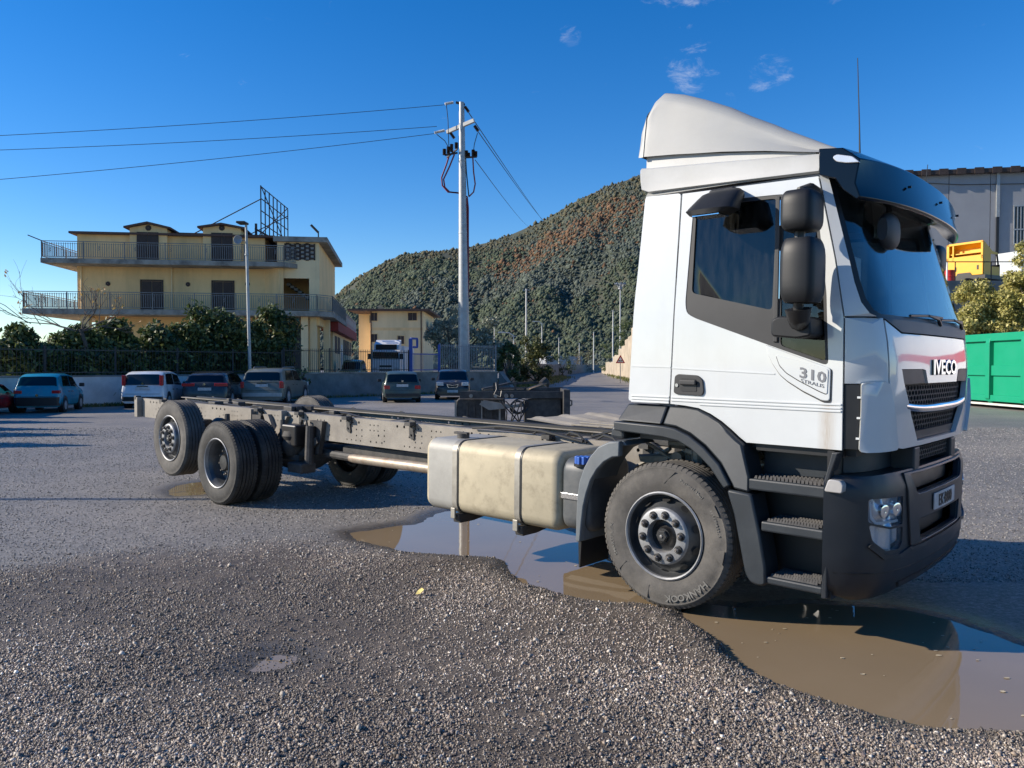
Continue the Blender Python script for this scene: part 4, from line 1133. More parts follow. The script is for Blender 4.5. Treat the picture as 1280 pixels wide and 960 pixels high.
for i, (px, top, lb, rx) in enumerate(hedge):
    w = wall_at(px, 2.6)
    bush('evergreen_shrub', lb, 'shrub', px, top, w.y, rx * 1.3, DK + [(0.14, 0.16, 0.05)], 7000, .14, 100 + i, 'evergreen shrubs behind the wall', ry=1.0)
low = ((12, 436, 'low dense shrub beside the left end of the hedge'), (54, 430, 'low dense shrub between the two pointed shrubs'), (86, 424, 'low dense shrub left of the bare tree trunk'), (120, 420, 'low dense shrub right behind the bare tree trunk'),
       (163, 418, 'low dense shrub above the left half of the white car'), (204, 416, 'low dense shrub above the right end of the white car'), (242, 408, 'low dense shrub above the dark hatchback roof'), (281, 404, 'low dense shrub just left of the lamp post'), (315, 402, 'low dense shrub just right of the lamp post'))
for k, (px, top, lb) in enumerate(low):
    w = wall_at(px, 2.5)
    bush('evergreen_shrub', lb, 'shrub', px, top, w.y, 1.35, DK + [(0.16, 0.19, 0.06), (0.12, 0.15, 0.045)], 5200, .12, 140 + k, 'evergreen shrubs behind the wall', ry=.75)
def branch(mb, p, d, L_, r, depth, g, tips):
    q = p + d * L_ * .5 + Vector((g.uniform(-.06, .06), g.uniform(-.06, .06), g.uniform(-.03, .06))) * L_; e = p + d * L_
    mb.tube([p, q, e], [r, r * .8, r * .6], 5 if depth > 1 else 4, cap=False)
    if depth == 0: tips.append(e); return
    for k in range(g.choice((2, 3, 3))):
        ax = Vector((g.uniform(-1, 1), g.uniform(-1, 1), g.uniform(-.5, 1))).normalized()
        nd = (d + ax * g.uniform(.45, .95) + Vector((0, 0, .12))).normalized()
        branch(mb, p + d * L_ * g.uniform(.55, 1.0), nd, L_ * g.uniform(.58, .8), r * .6, depth - 1, g, tips)
def bare_tree():
    w = wall_at(124, 1.2); base = Vector((w.x, w.y, 0))
    t = thing('bare_tree', 'leafless tree with a long branch reaching left below the balcony', 'tree', base)
    g = random.Random(5); mb = MB(); tips = []
    tr = MB().tube([(0, 0, 0), (.05, 0, 1.6), (-.05, 0, 2.6), (-.25, 0, 3.2)], [.12, .11, .09, .075], 8); tr.obj('trunk', M['bark'], t)
    for d, L_ in (((-1, 0, .16), 2.6), ((-1, .1, .28), 1.7), ((.5, 0, .7), 1.0), ((.9, -.1, .4), 1.1), ((.2, .1, .9), .9), ((1, 0, .25), 1.2)):
        branch(mb, Vector((-.22, 0, 3.1)), Vector(d).normalized(), L_, .030, 3, g, tips)
    o = mb.obj('branches', M['twig'], t, fix=False)
    pk = g.sample(tips, min(46, len(tips)))
    leaf_cloud('leaves', [((p.x, p.y, p.z), (.08, .08, .08)) for p in pk], 90, .07, [(.50, .32, .10), (.42, .22, .08)], M['leaf'], t, 6)
bare_tree()
def tree(name, label, cat, px, top, Y, crown, tones, n, size, seed, trunk_r=.12, base_z=0, group=None, low=.35):
    """trunk with limbs and a ragged crown of leaf clumps; crown = list of (dx px, y px, radius m)"""
    c = at(px, 457, Y); t = thing(name, label, cat, (c.x, c.y, base_z), 0, group)
    bl = []; tr = MB(); g = random.Random(seed)
    for dx, py, r in crown:
        q = at(px + dx, py, Y) - Vector((c.x, c.y, base_z)); q.y += g.uniform(-.6, .6) * r
        for k in range(5):
            o = Vector((g.gauss(0, .45), g.gauss(0, .45), g.gauss(0, .4))) * r
            bl.append(((q + o)[:], (r * g.uniform(.35, .6), r * g.uniform(.35, .6), r * g.uniform(.3, .5))))
        tr.tube([(0, 0, max(.3, q.z * low)), (q.x * .5, q.y * .5, q.z * .7), (q.x, q.y, q.z)], [trunk_r * .6, trunk_r * .4, trunk_r * .12], 6, cap=False)
    zz = max(.4, min(b[0][2] for b in bl))
    tr.tube([(0, 0, 0), (.03, 0, zz * .5), (0, 0, zz + .3)], [trunk_r, trunk_r * .85, trunk_r * .6], 9)
    tr.obj('trunk', M['bark'], t); leaf_cloud('crown', bl, n, size, tones, M['leaf'], t, seed, hollow=.35)
    return t
tree('broadleaf_tree', 'yellow green bushy tree behind the green container', 'tree', 1232, 350, 38.5,
     [(-26, 382, .9), (-34, 400, .9), (-33, 418, .9), (-5, 365, 1.0), (-5, 395, 1.1), (15, 380, 1.1), (8, 412, 1.1), (30, 360, 1.0), (36, 395, 1.2), (-18, 425, .9), (28, 420, 1.1)], YG, 26000, .085, 301, .14)
tree('broadleaf_tree', 'taller yellow green tree at the right edge behind the container', 'tree', 1300, 310, 37.5,
     [(-22, 340, .8), (-10, 318, .8), (5, 330, 1.0), (-15, 365, 1.0), (10, 370, 1.2), (-22, 395, 1.0), (5, 405, 1.2), (25, 350, 1.2), (-10, 425, 1.0)], YG, 22000, .085, 302, .15)
tree('olive_tree', 'silvery olive tree behind the power pole', 'tree', 566, 393, 58,
     [(-22, 425, 1.1), (-8, 405, 1.1), (-12, 435, 1.1), (12, 412, 1.1), (30, 425, 1.2), (22, 445, 1.2), (38, 415, 1.0), (50, 436, 1.1), (4, 440, 1.2)], OL, 9000, .12, 303, .16)
def dark_hedge(px0, px1, top, Y, label, seed, tones=DK, n=4000):
    tree('evergreen_shrub', label, 'shrub', (px0 + px1) / 2, top, Y, [((px0 - px1) / 4 + (px1 - px0) / 2 * (i % 2), top + 8 + 12 * (i // 2), (px1 - px0) / 3.2 * Y / F_PX) for i in range(8)], tones, n, .12, seed, .1)
dark_hedge(620, 650, 430, 55, 'dark evergreen hedge clump beyond the end of the wall', 311)
dark_hedge(648, 690, 424, 66, 'yellow green roadside tree behind the tall white pole', 312, [(0.09, 0.10, 0.03), (0.13, 0.13, 0.04), (0.05, 0.07, 0.02)], 5000)
dark_hedge(690, 716, 440, 120, 'small dark bush on the left verge far down the road', 313, DK, 2500)
dark_hedge(715, 745, 436, 190, 'rusty brown bush where the road bends', 314, [(0.16, 0.11, 0.05), (0.10, 0.09, 0.03)], 2500)
dark_hedge(752, 776, 425, 150, 'green tree on the bank left of the floodlight mast', 315, [(0.10, 0.14, 0.045), (0.15, 0.17, 0.06), (0.07, 0.10, 0.035)], 3500)
dark_hedge(770, 800, 398, 128, 'tall green tree on the bank beside the white cab', 316, [(0.10, 0.14, 0.045), (0.15, 0.17, 0.06), (0.07, 0.10, 0.035)], 4500)
# cypresses just outside the frame whose shadows reach across the asphalt
for i, (px, py) in enumerate(((114, 522), (110, 528), (72, 537), (110, 544), (104, 557))):
    tip = ground_at(px, py); ex = -655 / F_PX * tip.y - 3.0
    h = (tip.x - ex) * math.tan(SUN_EL)
    t = thing('cypress', ('farthest clipped cypress of the row beside the yard', 'second farthest clipped cypress of the row', 'middle clipped cypress of the row beside the yard', 'second nearest clipped cypress of the row', 'nearest clipped cypress of the row beside the yard')[i], 'tree', (ex, tip.y, 0), 0, 'row of clipped cypresses beside the yard')
    leaf_cloud('foliage', [((0, 0, h * (.08 + .86 * k / 8)), (.95 * (1 - (k / 8.6) ** 1.8) + .05, .95 * (1 - (k / 8.6) ** 1.8) + .05, h * .1)) for k in range(9)], 5200, .11, DK, M['leaf'], t, 400 + i, hollow=.2)
    MB().tube([(0, 0, 0), (0, 0, h * .5)], .07, 7).obj('trunk', M['bark'], t)

# ------------------------------------------------------------------ poles and wires
def power_pole():
    Y = 50.5; c = at(580.5, 457, Y); top = at(577, 128, Y)
    t = thing('power_pole', 'tall galvanised power pole with insulators and red cables', 'pole', (c.x, c.y, 0))
    zt = top.z
    q = lambda px, py, dy=0: at(px, py, Y) - Vector((c.x, c.y, 0)) + Vector((0, dy, 0))
    dxt = top.x - c.x
    sh = MB().tube([(0, 0, 0), (dxt * .5, 0, zt * .5), (dxt, 0, zt)], [.40, .29, .17], 16); sh.obj('shaft', M['steel'], t)
    for f in (.28, .55, .8):
        MB().cyl((dxt * f, 0, zt * f), .40 - .23 * f + .02, .10, 'z', 16).obj('collar', M['steel'], t)
    cr = MB(); cr.bar(q(558, 163, .4), q(593, 153, -.4), .2, .22); cr.obj('crossarm', M['white_pole'], t, smooth=0)
    cr = MB(); cr.bar(q(570, 128), q(581, 131), .16, .12); cr.obj('top_bracket', M['steel_dark'], t, smooth=0)
    cr = MB(); cr.bar(q(556, 194), q(572, 191), .10); cr.bar(q(581, 197), q(596, 196), .10); cr.bar(q(558, 195, .4), q(572, 188, -.3), .08); cr.obj('cable_bracket', M['steel_dark'], t, smooth=0)
    def insul(a, b, m, r=.09):
        a, b = Vector(a), Vector(b); n = 9; mb = MB(); pts = []; rr = []
        for i in range(n * 2 + 1): pts.append(a.lerp(b, i / (n * 2))); rr.append(r if i % 2 else r * .45)
        mb.tube(pts, rr, 9).obj('insulator', m, t)
    insul(q(556, 130), q(567, 128), M['white_pole'], .11); insul(q(543, 166), q(556, 163), M['white_pole'], .11); insul(q(581, 133), q(586, 140), M['ceramic'], .11)
    insul(q(593, 157), q(598, 164), M['ceramic'], .12); insul(q(563, 166), q(568, 173), M['ceramic'], .11)
    for px, y0, y1 in ((555.5, 194, 186), (560.5, 192, 183), (564.5, 190, 180), (570.5, 186, 178), (583, 196, 188), (585.5, 196, 191), (591.5, 196, 187), (594.5, 196, 189)):
        insul(q(px, y0), q(px, y1), M['ceramic'], .13)
    def cable(pts, r, m, nm): 
        MB().tube([q(*p) for p in pts], r, 6).obj(nm, m, t)
    cable([(561, 196), (558, 206), (552, 222), (553, 232), (560, 240), (572, 241), (581, 243), (583.5, 252), (583.8, 300), (584, 372)], .05, M['cable_red'], 'cable')
    cable([(568, 193), (562, 208), (554.5, 224), (556, 234), (562, 240), (575, 241.5), (584, 246), (585.3, 260), (585.3, 300), (585.5, 372)], .05, M['cable_red'], 'cable')
    cable([(591, 197), (592, 215), (594, 230), (592, 240), (586, 246)], .045, M['cable_red'], 'cable')
    cable([(582, 197), (583, 215), (585, 235), (586, 245)], .04, M['cable'], 'cable')
    cable([(558, 131), (560, 150), (561, 182)], .025, M['cable'], 'jumper'); cable([(546, 168), (556, 176), (560, 183)], .025, M['cable'], 'jumper'); cable([(597, 166), (593, 180), (592, 188)], .025, M['cable'], 'jumper')
    # the overhead lines: three to the left, two over the hill
    def wire(a, b, nm, label, r, sag):
        a, b = Vector(a), Vector(b); pts = []
        for i in range(17):
            f = i / 16; p = a.lerp(b, f); p.z -= sag * 4 * f * (1 - f); pts.append(p)
        o = MB().tube(pts, r, 5).obj(nm, M['cable'], None); tag(o, label, 'wire', 'overhead power lines')
    for (p0, p1), lb in zip((((556, 131), (-200, 178)), ((546, 158), (-200, 193)), ((543, 167), (-200, 240))), ('uppermost power line running left from the pole top', 'middle power line running left from the pole', 'lowest power line running left from the crossarm')):
        wire(at(*p0, Y), at(*p1, 47), 'power_line', lb, .018, .25)
    wire(at(586, 141, Y), at(700, 300, 330), 'power_line', 'power line from the pole top running over the hill', .03, 1.0)
    wire(at(598, 165, Y), at(690, 285, 330), 'power_line', 'power line from the crossarm running over the hill', .03, 1.0)
    wire(at(594, 200, Y), at(665, 285, 330), 'power_line', 'lower power line from the cable bracket running over the hill', .026, 1.0)
power_pole()
def lamp_post():
    w = wall_at(308, -.35); zt = at(304.5, 281, w.y).z; dx = (304.3 - 308.3) / F_PX * w.y
    t = thing('street_lamp', 'tall grey street lamp with a small dish between the parked hatchback and the jeep', 'street lamp', (w.x, w.y, 0))
    MB().tube([(0, 0, 0), (dx * .5, 0, zt * .5), (dx, 0, zt)], [.085, .075, .055], 12).obj('pole', M['steel'], t)
    MB().bx(dx - .32, dx + .10, -.5, .1, zt, zt + .10).obj('lamp_head', M['rail_dark'], t, smooth=0, bevel=.03)
    q = at(296, 300, w.y) - Vector((w.x, w.y, 0)); mb = MB().lathe([(0, .06), (.12, .04), (.21, -.02), (.20, -.03), (.0, .05)], 18, (q.x + .1, -.12, q.z)); mb.bar((q.x + .1, -.06, q.z), (dx, 0, q.z - .05), .04); mb.obj('dish', M['rail_pale'], t)
    for z in (1.4, 6.9): MB().cyl((dx * z / zt, 0, z), .10, .06, 'z', 12).obj('band', M['steel'], t)
lamp_post()
def mast():
    t = thing('light_mast', 'slim lamp mast beside the yard, left of the picture', 'street lamp', (-17.6, 9.75, 0))
    MB().tube([(0, 0, 0), (0, 0, 4), (0, 0, 7.6)], [.075, .065, .05], 10).obj('pole', M['steel'], t)
    MB().bx(-.5, .1, -.1, .1, 7.6, 7.7).obj('lamp_head', M['rail_dark'], t, smooth=0, bevel=.02)
mast()
def road_pole(px, y0, Y, label, head=None, r=.11):
    c = at(px, 457, Y); zt = at(px, y0, Y).z
    t = thing('road_pole', label, 'pole', (c.x, c.y, 0), 0, 'poles along the road')
    MB().tube([(0, 0, 0), (0, 0, zt * .5), (0, 0, zt)], [r, r * .85, r * .6], 8).obj('shaft', M['white_pole'], t)
    MB().bar((-.35, 0, zt - .12), (.35, 0, zt - .12), .07).obj('bracket', M['steel'], t, smooth=0)
    if head == 'lamp':
        mb = MB().tube([(0, 0, zt - .05), (-.5, 0, zt + .25), (-1.1, 0, zt + .3)], .05, 6); mb.bx(-1.7, -1.0, -.15, .15, zt + .24, zt + .38); mb.obj('lamp_head', M['white_pole'], t)
    if head == 'lamp_dark':
        mb = MB().bx(-.75, .05, -.15, .15, zt, zt + .15); mb.obj('lamp_head', M['rail_dark'], t, smooth=0)
    if head == 'ring':
        mb = MB().tube([(1.0 * math.cos(a), 1.0 * math.sin(a), zt) for a in [i * PI / 8 for i in range(17)]], .07, 6, cap=False)
        for k in range(8):
            a = k * PI / 4; mb.bar((0, 0, zt - 1.2), (math.cos(a), math.sin(a), zt), .07); mb.bx(math.cos(a) - .16, math.cos(a) + .16, math.sin(a) - .16, math.sin(a) + .16, zt - .1, zt + .25)
        mb.cyl((0, 0, zt - .6), .45, .9, 'z', 10, .2); mb.obj('floodlights', M['rail_pale'], t)
road_pole(657.7, 361, 74, 'tall slender white pole left of the road')
road_pole(677.3, 404, 140, 'thin pale pole in front of the hill with a lamp arm', 'lamp')
road_pole(698.5, 422, 175, 'short pale pole on the left side of the bend')
road_pole(724, 429, 230, 'farthest small pole where the road bends', r=.14)
road_pole(742, 415, 180, 'pale pole on the right verge at the bend', r=.14)
road_pole(766, 388, 140, 'pale pole standing before the tan retaining wall', r=.14)
road_pole(775, 355, 160, 'floodlight mast with a ring of lamps above the bank', 'ring', r=.16)
road_pole(618, 404, 72, 'dark lamp post behind the end of the pale fence', 'lamp_dark', .06)
road_pole(642, 419, 85, 'small lamp post above the dark hedge clump', 'lamp', .07)
# plank post at the verge
c = at(636.5, 457, 56); t = thing('plank_post', 'weathered orange plank standing on the verge', 'post', (c.x, c.y, 0)); MB().bx(-.15, .15, -.06, .06, 0, at(636, 441, 56).z).obj('plank', M['wood'], t, smooth=0, bevel=.01)

# ------------------------------------------------------------------ road side walls, verge, sign
def strip(name, pts, h, th, m, label, cat, top=None, seg=True, coping=True):
    t = thing(name, label, cat, pts[0])
    for i in range(len(pts) - 1):
        a, b = Vector(pts[i]), Vector(pts[i + 1]); n = max(1, int((b - a).length / 4.5)); d = (b - a) / n
        for k in range(n):
            p = a + d * k; q = a + d * (k + 1) - d.normalized() * .03
            hh = (h(i + k / n) if callable(h) else h) * random.uniform(.96, 1.04)
            nn = Vector((-d.y, d.x, 0)).normalized() * th
            mb = MB().add([(v.x, v.y, z) for z in (-.2, hh) for v in (p, q, q + nn, p + nn)], [(3, 2, 1, 0), (4, 5, 6, 7), (0, 1, 5, 4), (1, 2, 6, 5), (2, 3, 7, 6), (3, 0, 4, 7)])
            o = mb.obj('panel', m, None, smooth=0); kids(t, o)
    return t
v = lambda px, Y: Vector((at(px, 457, Y).x, Y, 0))
strip('roadside_wall', [v(624, 56), v(668, 78), v(690, 110), v(712, 150), v(735, 200), v(742, 240), v(790, 262)], 1.9, -.25, M['concrete'], 'low grey wall along the left side of the road', 'wall')
strip('retaining_wall', [v(830, 62), v(800, 76), v(789, 88), v(781, 100), v(773, 110), v(766, 126), v(757, 150), v(752, 178)], lambda f: (6.6, 5.7, 5.0, 4.1, 3.2, 2.3, 1.4)[int(f)], -.5, M['stone_wall'], 'tan panelled retaining wall right of the road', 'wall')
strip('roadside_shed', [v(683, 245), v(728, 252)], 4.6, 4, M['grey_shed'], 'long grey shed roof beyond the road bend', 'shed')
road = MB()
lf = [v(668, 60), v(700, 80), v(715, 112), v(732, 150), v(752, 198), v(764, 238)]; rt = [v(930, 60), v(800, 80), v(779, 112), v(766, 150), v(762, 198), v(785, 238)]
road.grid([[(a.x, a.y, .006), ((a.x + b.x) / 2, a.y, .006), (b.x, b.y, .006)] for a, b in zip(lf, rt)])
tag(road.obj('road', gm, smooth=0), 'road running away between the two walls', None, None, 'structure')
g = np.random.default_rng(77)
def verge(name, pts, label, n, h, tones, w, seed):
    C = []
    gg_ = np.random.default_rng(seed)
    for i in range(n):
        k = gg_.integers(0, len(pts) - 1); f = gg_.random(); p = pts[k].lerp(pts[k + 1], f)
        C.append((p.x + gg_.normal() * w, p.y + gg_.normal() * w, 0))
    C = np.array(C); a = gg_.random(n) * 6.28; hh = h * (.4 + .8 * gg_.random(n)); wd = hh * .22
    ln = gg_.normal(size=(n, 2)) * .35 * hh[:, None]
    V = np.stack([C + np.stack([-wd * np.cos(a), -wd * np.sin(a), 0 * a], 1), C + np.stack([wd * np.cos(a), wd * np.sin(a), 0 * a], 1), C + np.stack([ln[:, 0], ln[:, 1], hh], 1)], 1).reshape(-1, 3)
    tn = np.array(tones)[gg_.integers(0, len(tones), n)]
    tag(np_mesh(name, V, np.arange(3 * n).reshape(n, 3), M['leaf'], None, np.repeat(tn, 3, 0)), label, None, None, 'stuff')
GR = [(0.10, 0.13, 0.03), (0.15, 0.16, 0.05), (0.22, 0.19, 0.08)]
verge('grass', [v(648, 57), v(680, 80), v(700, 112)], 'rough grass along the left verge of the road', 2600, .35, GR, .8, 1)
verge('grass', [v(815, 68), v(796, 80), v(776, 110), v(764, 145)], 'bright grass at the foot of the tan wall', 3000, .32, GR, .5, 2)
verge('weeds', [wall_at(100, -.15), wall_at(200, -.15), wall_at(400, -.15), wall_at(610, -.15)], 'low weeds at the foot of the yard wall', 2200, .16, GR, .12, 3)
c = v(775.5, 74)
t = thing('road_sign', 'triangular bump warning sign on a thin pole', 'road sign', c)
zc = at(775.5, 454, 74).z; zt = at(775.5, 443.5, 74).z; hw = 6.0 / F_PX * 74
MB().tube([(0, .03, 0), (0, .03, zt - .1)], .035, 8).obj('pole', M['steel'], t)
tri = rounded([(-hw, zc), (hw, zc), (0, zt)], .06, 3); tr2 = [(x * .62, zc + (z - zc) * .62 + (zt - zc) * .12) for x, z in tri]
MB().prism(tri, lambda x, z, y: (x, y, z), -.015, 0).obj('sign_plate', M['sign_red'], t, smooth=0)
MB().prism(tr2, lambda x, z, y: (x, y, z), -.021, -.016).obj('sign_face', M['sign_white'], t, smooth=0)
w_ = hw * .3; MB().prism([(-w_ * 1.4, zc + .17), (w_ * 1.4, zc + .17), (w_ * 1.3, zc + .22), (w_, zc + .32), (w_ * .4, zc + .26), (0, zc + .25), (-w_ * .4, zc + .26), (-w_, zc + .32), (-w_ * 1.3, zc + .22)], lambda x, z, y: (x, y, z), -.026, -.022).obj('symbol', M['black'], t, smooth=0)

# ------------------------------------------------------------------ parked cars
def car(name, label, px, D, alpha, L, W, H, paint, st, sidewin, rear_glass, wind, tails, heads, z0=0.0, bumper=None, rails=False, wheel_r=.29, cat='car', plate_z=.75, wiper=True, hub='hub'):
    """st: stations (x/L from rear, belt height/H, roof height/H, half-width factor, roof half-width factor); x forward, y left"""
    c = at(px, 457, D); t = thing(name, label, cat, (c.x, c.y, z0), PI / 2 - R(alpha), 'parked cars')
    hw = W / 2; zb = .20
    S = np.array([(x * L, b_ * H, r_ * H, f * hw, q * hw) for x, b_, r_, f, q in st])
    def at_x(x): return [np.interp(x, S[:, 0], S[:, i]) for i in range(1, 5)]
    def ring(x):
        b_, r_, h_, q_ = at_x(x)
        half = [(0, zb), (h_ * .86, zb), (h_ * .985, zb + .10), (h_, zb + (b_ - zb) * .45), (h_ * .985, zb + (b_ - zb) * .8), (h_ * .955, b_), (q_, r_ - .045), (q_ * .8, r_), (0, r_ + .012)]
        return [(x, y, z) for y, z in half] + [(x, -y, z) for y, z in half[-2:0:-1]]
    xs = sorted(set(np.round(np.concatenate([S[:, 0], np.linspace(S[0, 0], S[-1, 0], 15)]), 4)))
    b = MB().grid([ring(x) for x in xs], closed_u=True, cap=True)
    body = b.obj('body', paint, t, smooth=50, bevel=.02)
    def sp(x, f, s, off=.008):
        b_, r_, h_, q_ = at_x(x); return (x, s * (h_ * .955 + (q_ - h_ * .955) * f + off), b_ + (r_ - .045 - b_) * f + off * .3)
    for s in (1, -1):
        for poly in sidewin:
            m = MB(); n = len(poly); pl = [(x * L, f) for x, f in poly]
            m.add([sp(x, f, s) for x, f in pl], [tuple(range(n)) if s < 0 else tuple(range(n - 1, -1, -1))])
            m.obj('window', M['car_glass'], t, smooth=0)
    def top(x, y, off=.012):
        b_, r_, h_, q_ = at_x(x); return (x + (off if x > 0 else -off) * .6, y * q_, r_ + off - .045 * max(0, abs(y) - .8) / .2)
    for nm, (xa, xb) in (('rear_window', rear_glass), ('windscreen', wind)):
        rows = [[top(xa * L + (xb - xa) * L * i / 4, y) for y in (-.93, -.8, -.4, 0, .4, .8, .93)] for i in range(5)]
        MB().grid(rows).obj(nm, M['car_glass'], t, smooth=60)
    xr, xf = S[0, 0], S[-1, 0]
    for nm, lst, xx, sg in (('tail_lamp', tails, xr, -1), ('headlamp', heads, xf, 1)):
        for (y0, y1, za, zb_) in lst:
            for s in (1, -1):
                a, c_ = sorted((s * y0 * hw, s * y1 * hw))
                MB().bx(min(xx + sg * .012, xx - sg * .14), max(xx + sg * .012, xx - sg * .14), a, c_, za * H, zb_ * H).obj(nm, M['tail'] if sg < 0 else M['lamp'], t, smooth=0, bevel=.015)
    for za in (plate_z - .22, plate_z + .14):
        MB().bx(xr - .006, xr + .01, -hw * .78, hw * .78, za, za + .012).obj('tailgate_seam', M['black'], t, smooth=0)
    MB().bx(xr - .03, xr, -.20, .20, plate_z + .075, plate_z + .105).obj('tailgate_handle', M['black'], t, smooth=0)
    MB().cyl((xr - .012, 0, plate_z + .19), .045, .02, 'x', 14).obj('badge', M['chrome'], t)
    for xx, sg in ((xr, -1), (xf, 1)):
        MB().bx(min(xx, xx + sg * .02), max(xx, xx + sg * .02), -.26, .26, plate_z - .06, plate_z + .06).obj('number_plate', M['plate'], t, smooth=0)
    if bumper:
        for xx, sg in ((xr, -1), (xf, 1)):
            MB().prism(rounded([(xx - sg * .25, hw * 1.005), (xx + sg * .035, hw * .93), (xx + sg * .06, 0), (xx + sg * .035, -hw * .93), (xx - sg * .25, -hw * 1.005), (xx - sg * .24, 0)], .08), lambda x, y, z: (x, y, z), bumper[0], bumper[1]).obj('bumper', bumper[2], t, smooth=30)
    for s in (1, -1):
        for fx in (.18, .815):
            x = S[0, 0] + (S[-1, 0] - S[0, 0]) * fx; y = s * hw
            MB().lathe([(0, y + s * .003), (wheel_r + .055, y + s * .003), (wheel_r + .055, y - s * .1), (0, y - s * .1)], 22, (x, 0, wheel_r + .02)).obj('wheel_arch', M['black'], t)
            wl = MB().lathe([(wheel_r * .62, y + s * .012), (wheel_r * .95, y + s * .014), (wheel_r, y - s * .02), (wheel_r, y - s * .19), (wheel_r * .6, y - s * .19)], 24, (x, 0, wheel_r)).obj('wheel', M['tyre'], t)
            MB().lathe([(0, y + s * .020), (wheel_r * .2, y + s * .022), (wheel_r * .3, y + s * .008), (wheel_r * .6, y + s * .018), (wheel_r * .63, y + s * .006)], 20, (x, 0, wheel_r)).obj('wheel_trim', M[hub], wl)
        b_, r_, h_, q_ = at_x(wind[0] * L)
        mx = wind[1] * L if wind[1] < wind[0] else wind[0] * L
        xm = (sidewin[0][2][0] + .01) * L
        for xa in (xm, wind[0] * L - .12, sidewin[0][0][0] * L + .02):
            zz = np.linspace(zb + .08, at_x(xa)[0] - .02, 6); MB().grid([[(xa - .008, s * (np.interp(z_, [zb, zb + .1, zb + (at_x(xa)[0] - zb) * .45, zb + (at_x(xa)[0] - zb) * .8, at_x(xa)[0]], [at_x(xa)[2] * k for k in (.86, .985, 1.0, .985, .955)]) + .004), z_), (xa + .008, s * (np.interp(z_, [zb, zb + .1, zb + (at_x(xa)[0] - zb) * .45, zb + (at_x(xa)[0] - zb) * .8, at_x(xa)[0]], [at_x(xa)[2] * k for k in (.86, .985, 1.0, .985, .955)]) + .004), z_)] for z_ in zz]).obj('door_seam', M['black'], t, smooth=0)
        for xa in (xm - .32, wind[0] * L - 1.12):
            MB().bx(xa, xa + .17, min(s * at_x(xa)[2] * .955, s * (at_x(xa)[2] * .97 + .02)), max(s * at_x(xa)[2] * .955, s * (at_x(xa)[2] * .97 + .02)), at_x(xa)[0] - .16, at_x(xa)[0] - .12).obj('door_handle', M['black'], t, smooth=0)
        x = (wind[0] * L) - .25; MB().bx(x - .05, x + .05, min(s * (h_ + .02), s * (h_ + .2)), max(s * (h_ + .02), s * (h_ + .2)), b_ + .04, b_ + .18).obj('wing_mirror', M['black'], t, smooth=0, bevel=.03)
        if rails:
            MB().tube([(-.30 * L, s * hw * .68, H * .985), (-.26 * L, s * hw * .70, H + .045), (.10 * L, s * hw * .70, H + .045), (.15 * L, s * hw * .68, H * .985)], .022, 6).obj('roof_rail', M['rail'], t)
    return t
P_ = lambda n, c, r=.25, d=(0.2, 0.19, 0.17): mat(n, c, r, var=.04, scale=2, coat=.2, dirt=d, dscale=2.5, damt=.25)
SMALL = [(-.5, .42, .60, .93, .90), (-.485, .58, .66, .97, .90), (-.43, .64, .93, 1, .80), (-.33, .64, 1.0, 1, .80), (-.02, .63, 1.0, 1, .80), (.14, .62, .95, 1, .80), (.31, .61, .66, 1, .86), (.44, .54, .58, .98, .82), (.495, .42, .46, .90, .78), (.5, .36, .42, .88, .75)]
sw = lambda a, b, c: [[(a, .12), (a + .05, .90), (b, .92), (b, .10)], [(b + .02, .10), (b + .02, .92), (c - .10, .90), (c, .12)]]
car('blue_hatchback', 'small blue hatchback parked by the pale wall', 63, 28.9, -15, 3.15, 1.50, 1.38, P_('blue_car_paint', (0.01, 0.22, 0.32)), SMALL, sw(-.36, -.08, .24), (-.478, -.432), (.31, .16),
    [(.62, .97, .50, .58)], [(.5, .92, .42, .52)], bumper=(.26, .56, M['black']), wheel_r=.26, plate_z=.44)
TALL = [(-.5, .40, .58, .94, .90), (-.49, .56, .62, .98, .90), (-.45, .60, .93, 1, .83), (-.36, .60, 1.0, 1, .82), (.0, .59, 1.0, 1, .82), (.15, .58, .95, 1, .82), (.30, .57, .66, 1, .86), (.43, .54, .60, .98, .82), (.495, .42, .47, .92, .80), (.5, .36, .42, .88, .75)]
car('white_hatchback', 'white hatchback with tall red tail lamps parked by the pale wall', 195, 32.2, -9, 3.65, 1.62, 1.44, P_('white_car_paint', (0.62, 0.64, 0.66)), TALL, sw(-.38, -.09, .24), (-.488, -.452), (.30, .16),
    [(.78, .93, .62, .90), (.76, .92, .24, .30)], [(.55, .95, .42, .55)], bumper=(.30, .46, M['black']), wheel_r=.29, plate_z=.78)
HB = [(-.5, .40, .62, .92, .86), (-.485, .60, .68, .97, .86), (-.42, .66, .90, 1, .78), (-.30, .66, .98, 1, .77), (-.05, .65, 1.0, 1, .77), (.10, .64, .96, 1, .78), (.27, .62, .68, 1, .84), (.42, .55, .60, .97, .80), (.493, .42, .46, .90, .78), (.5, .36, .42, .86, .75)]
car('dark_hatchback', 'dark grey hatchback with slim red tail lamps left of the street lamp', 272, 33.9, -7, 4.3, 1.84, 1.43, P_('dark_car_paint', (0.022, 0.024, 0.028), .2), HB, sw(-.36, -.08, .22), (-.478, -.425), (.27, .12),
    [(.42, .97, .58, .67)], [(.5, .92, .44, .54)], wheel_r=.32, plate_z=.72)
SUV = [(-.5, .42, .60, .94, .90), (-.49, .58, .64, .98, .90), (-.45, .63, .90, 1, .82), (-.36, .63, .99, 1, .81), (-.03, .62, 1.0, 1, .81), (.10, .62, .97, 1, .81), (.24, .61, .70, 1, .86), (.42, .60, .64, .99, .86), (.49, .48, .54, .94, .82), (.5, .38, .44, .9, .78)]
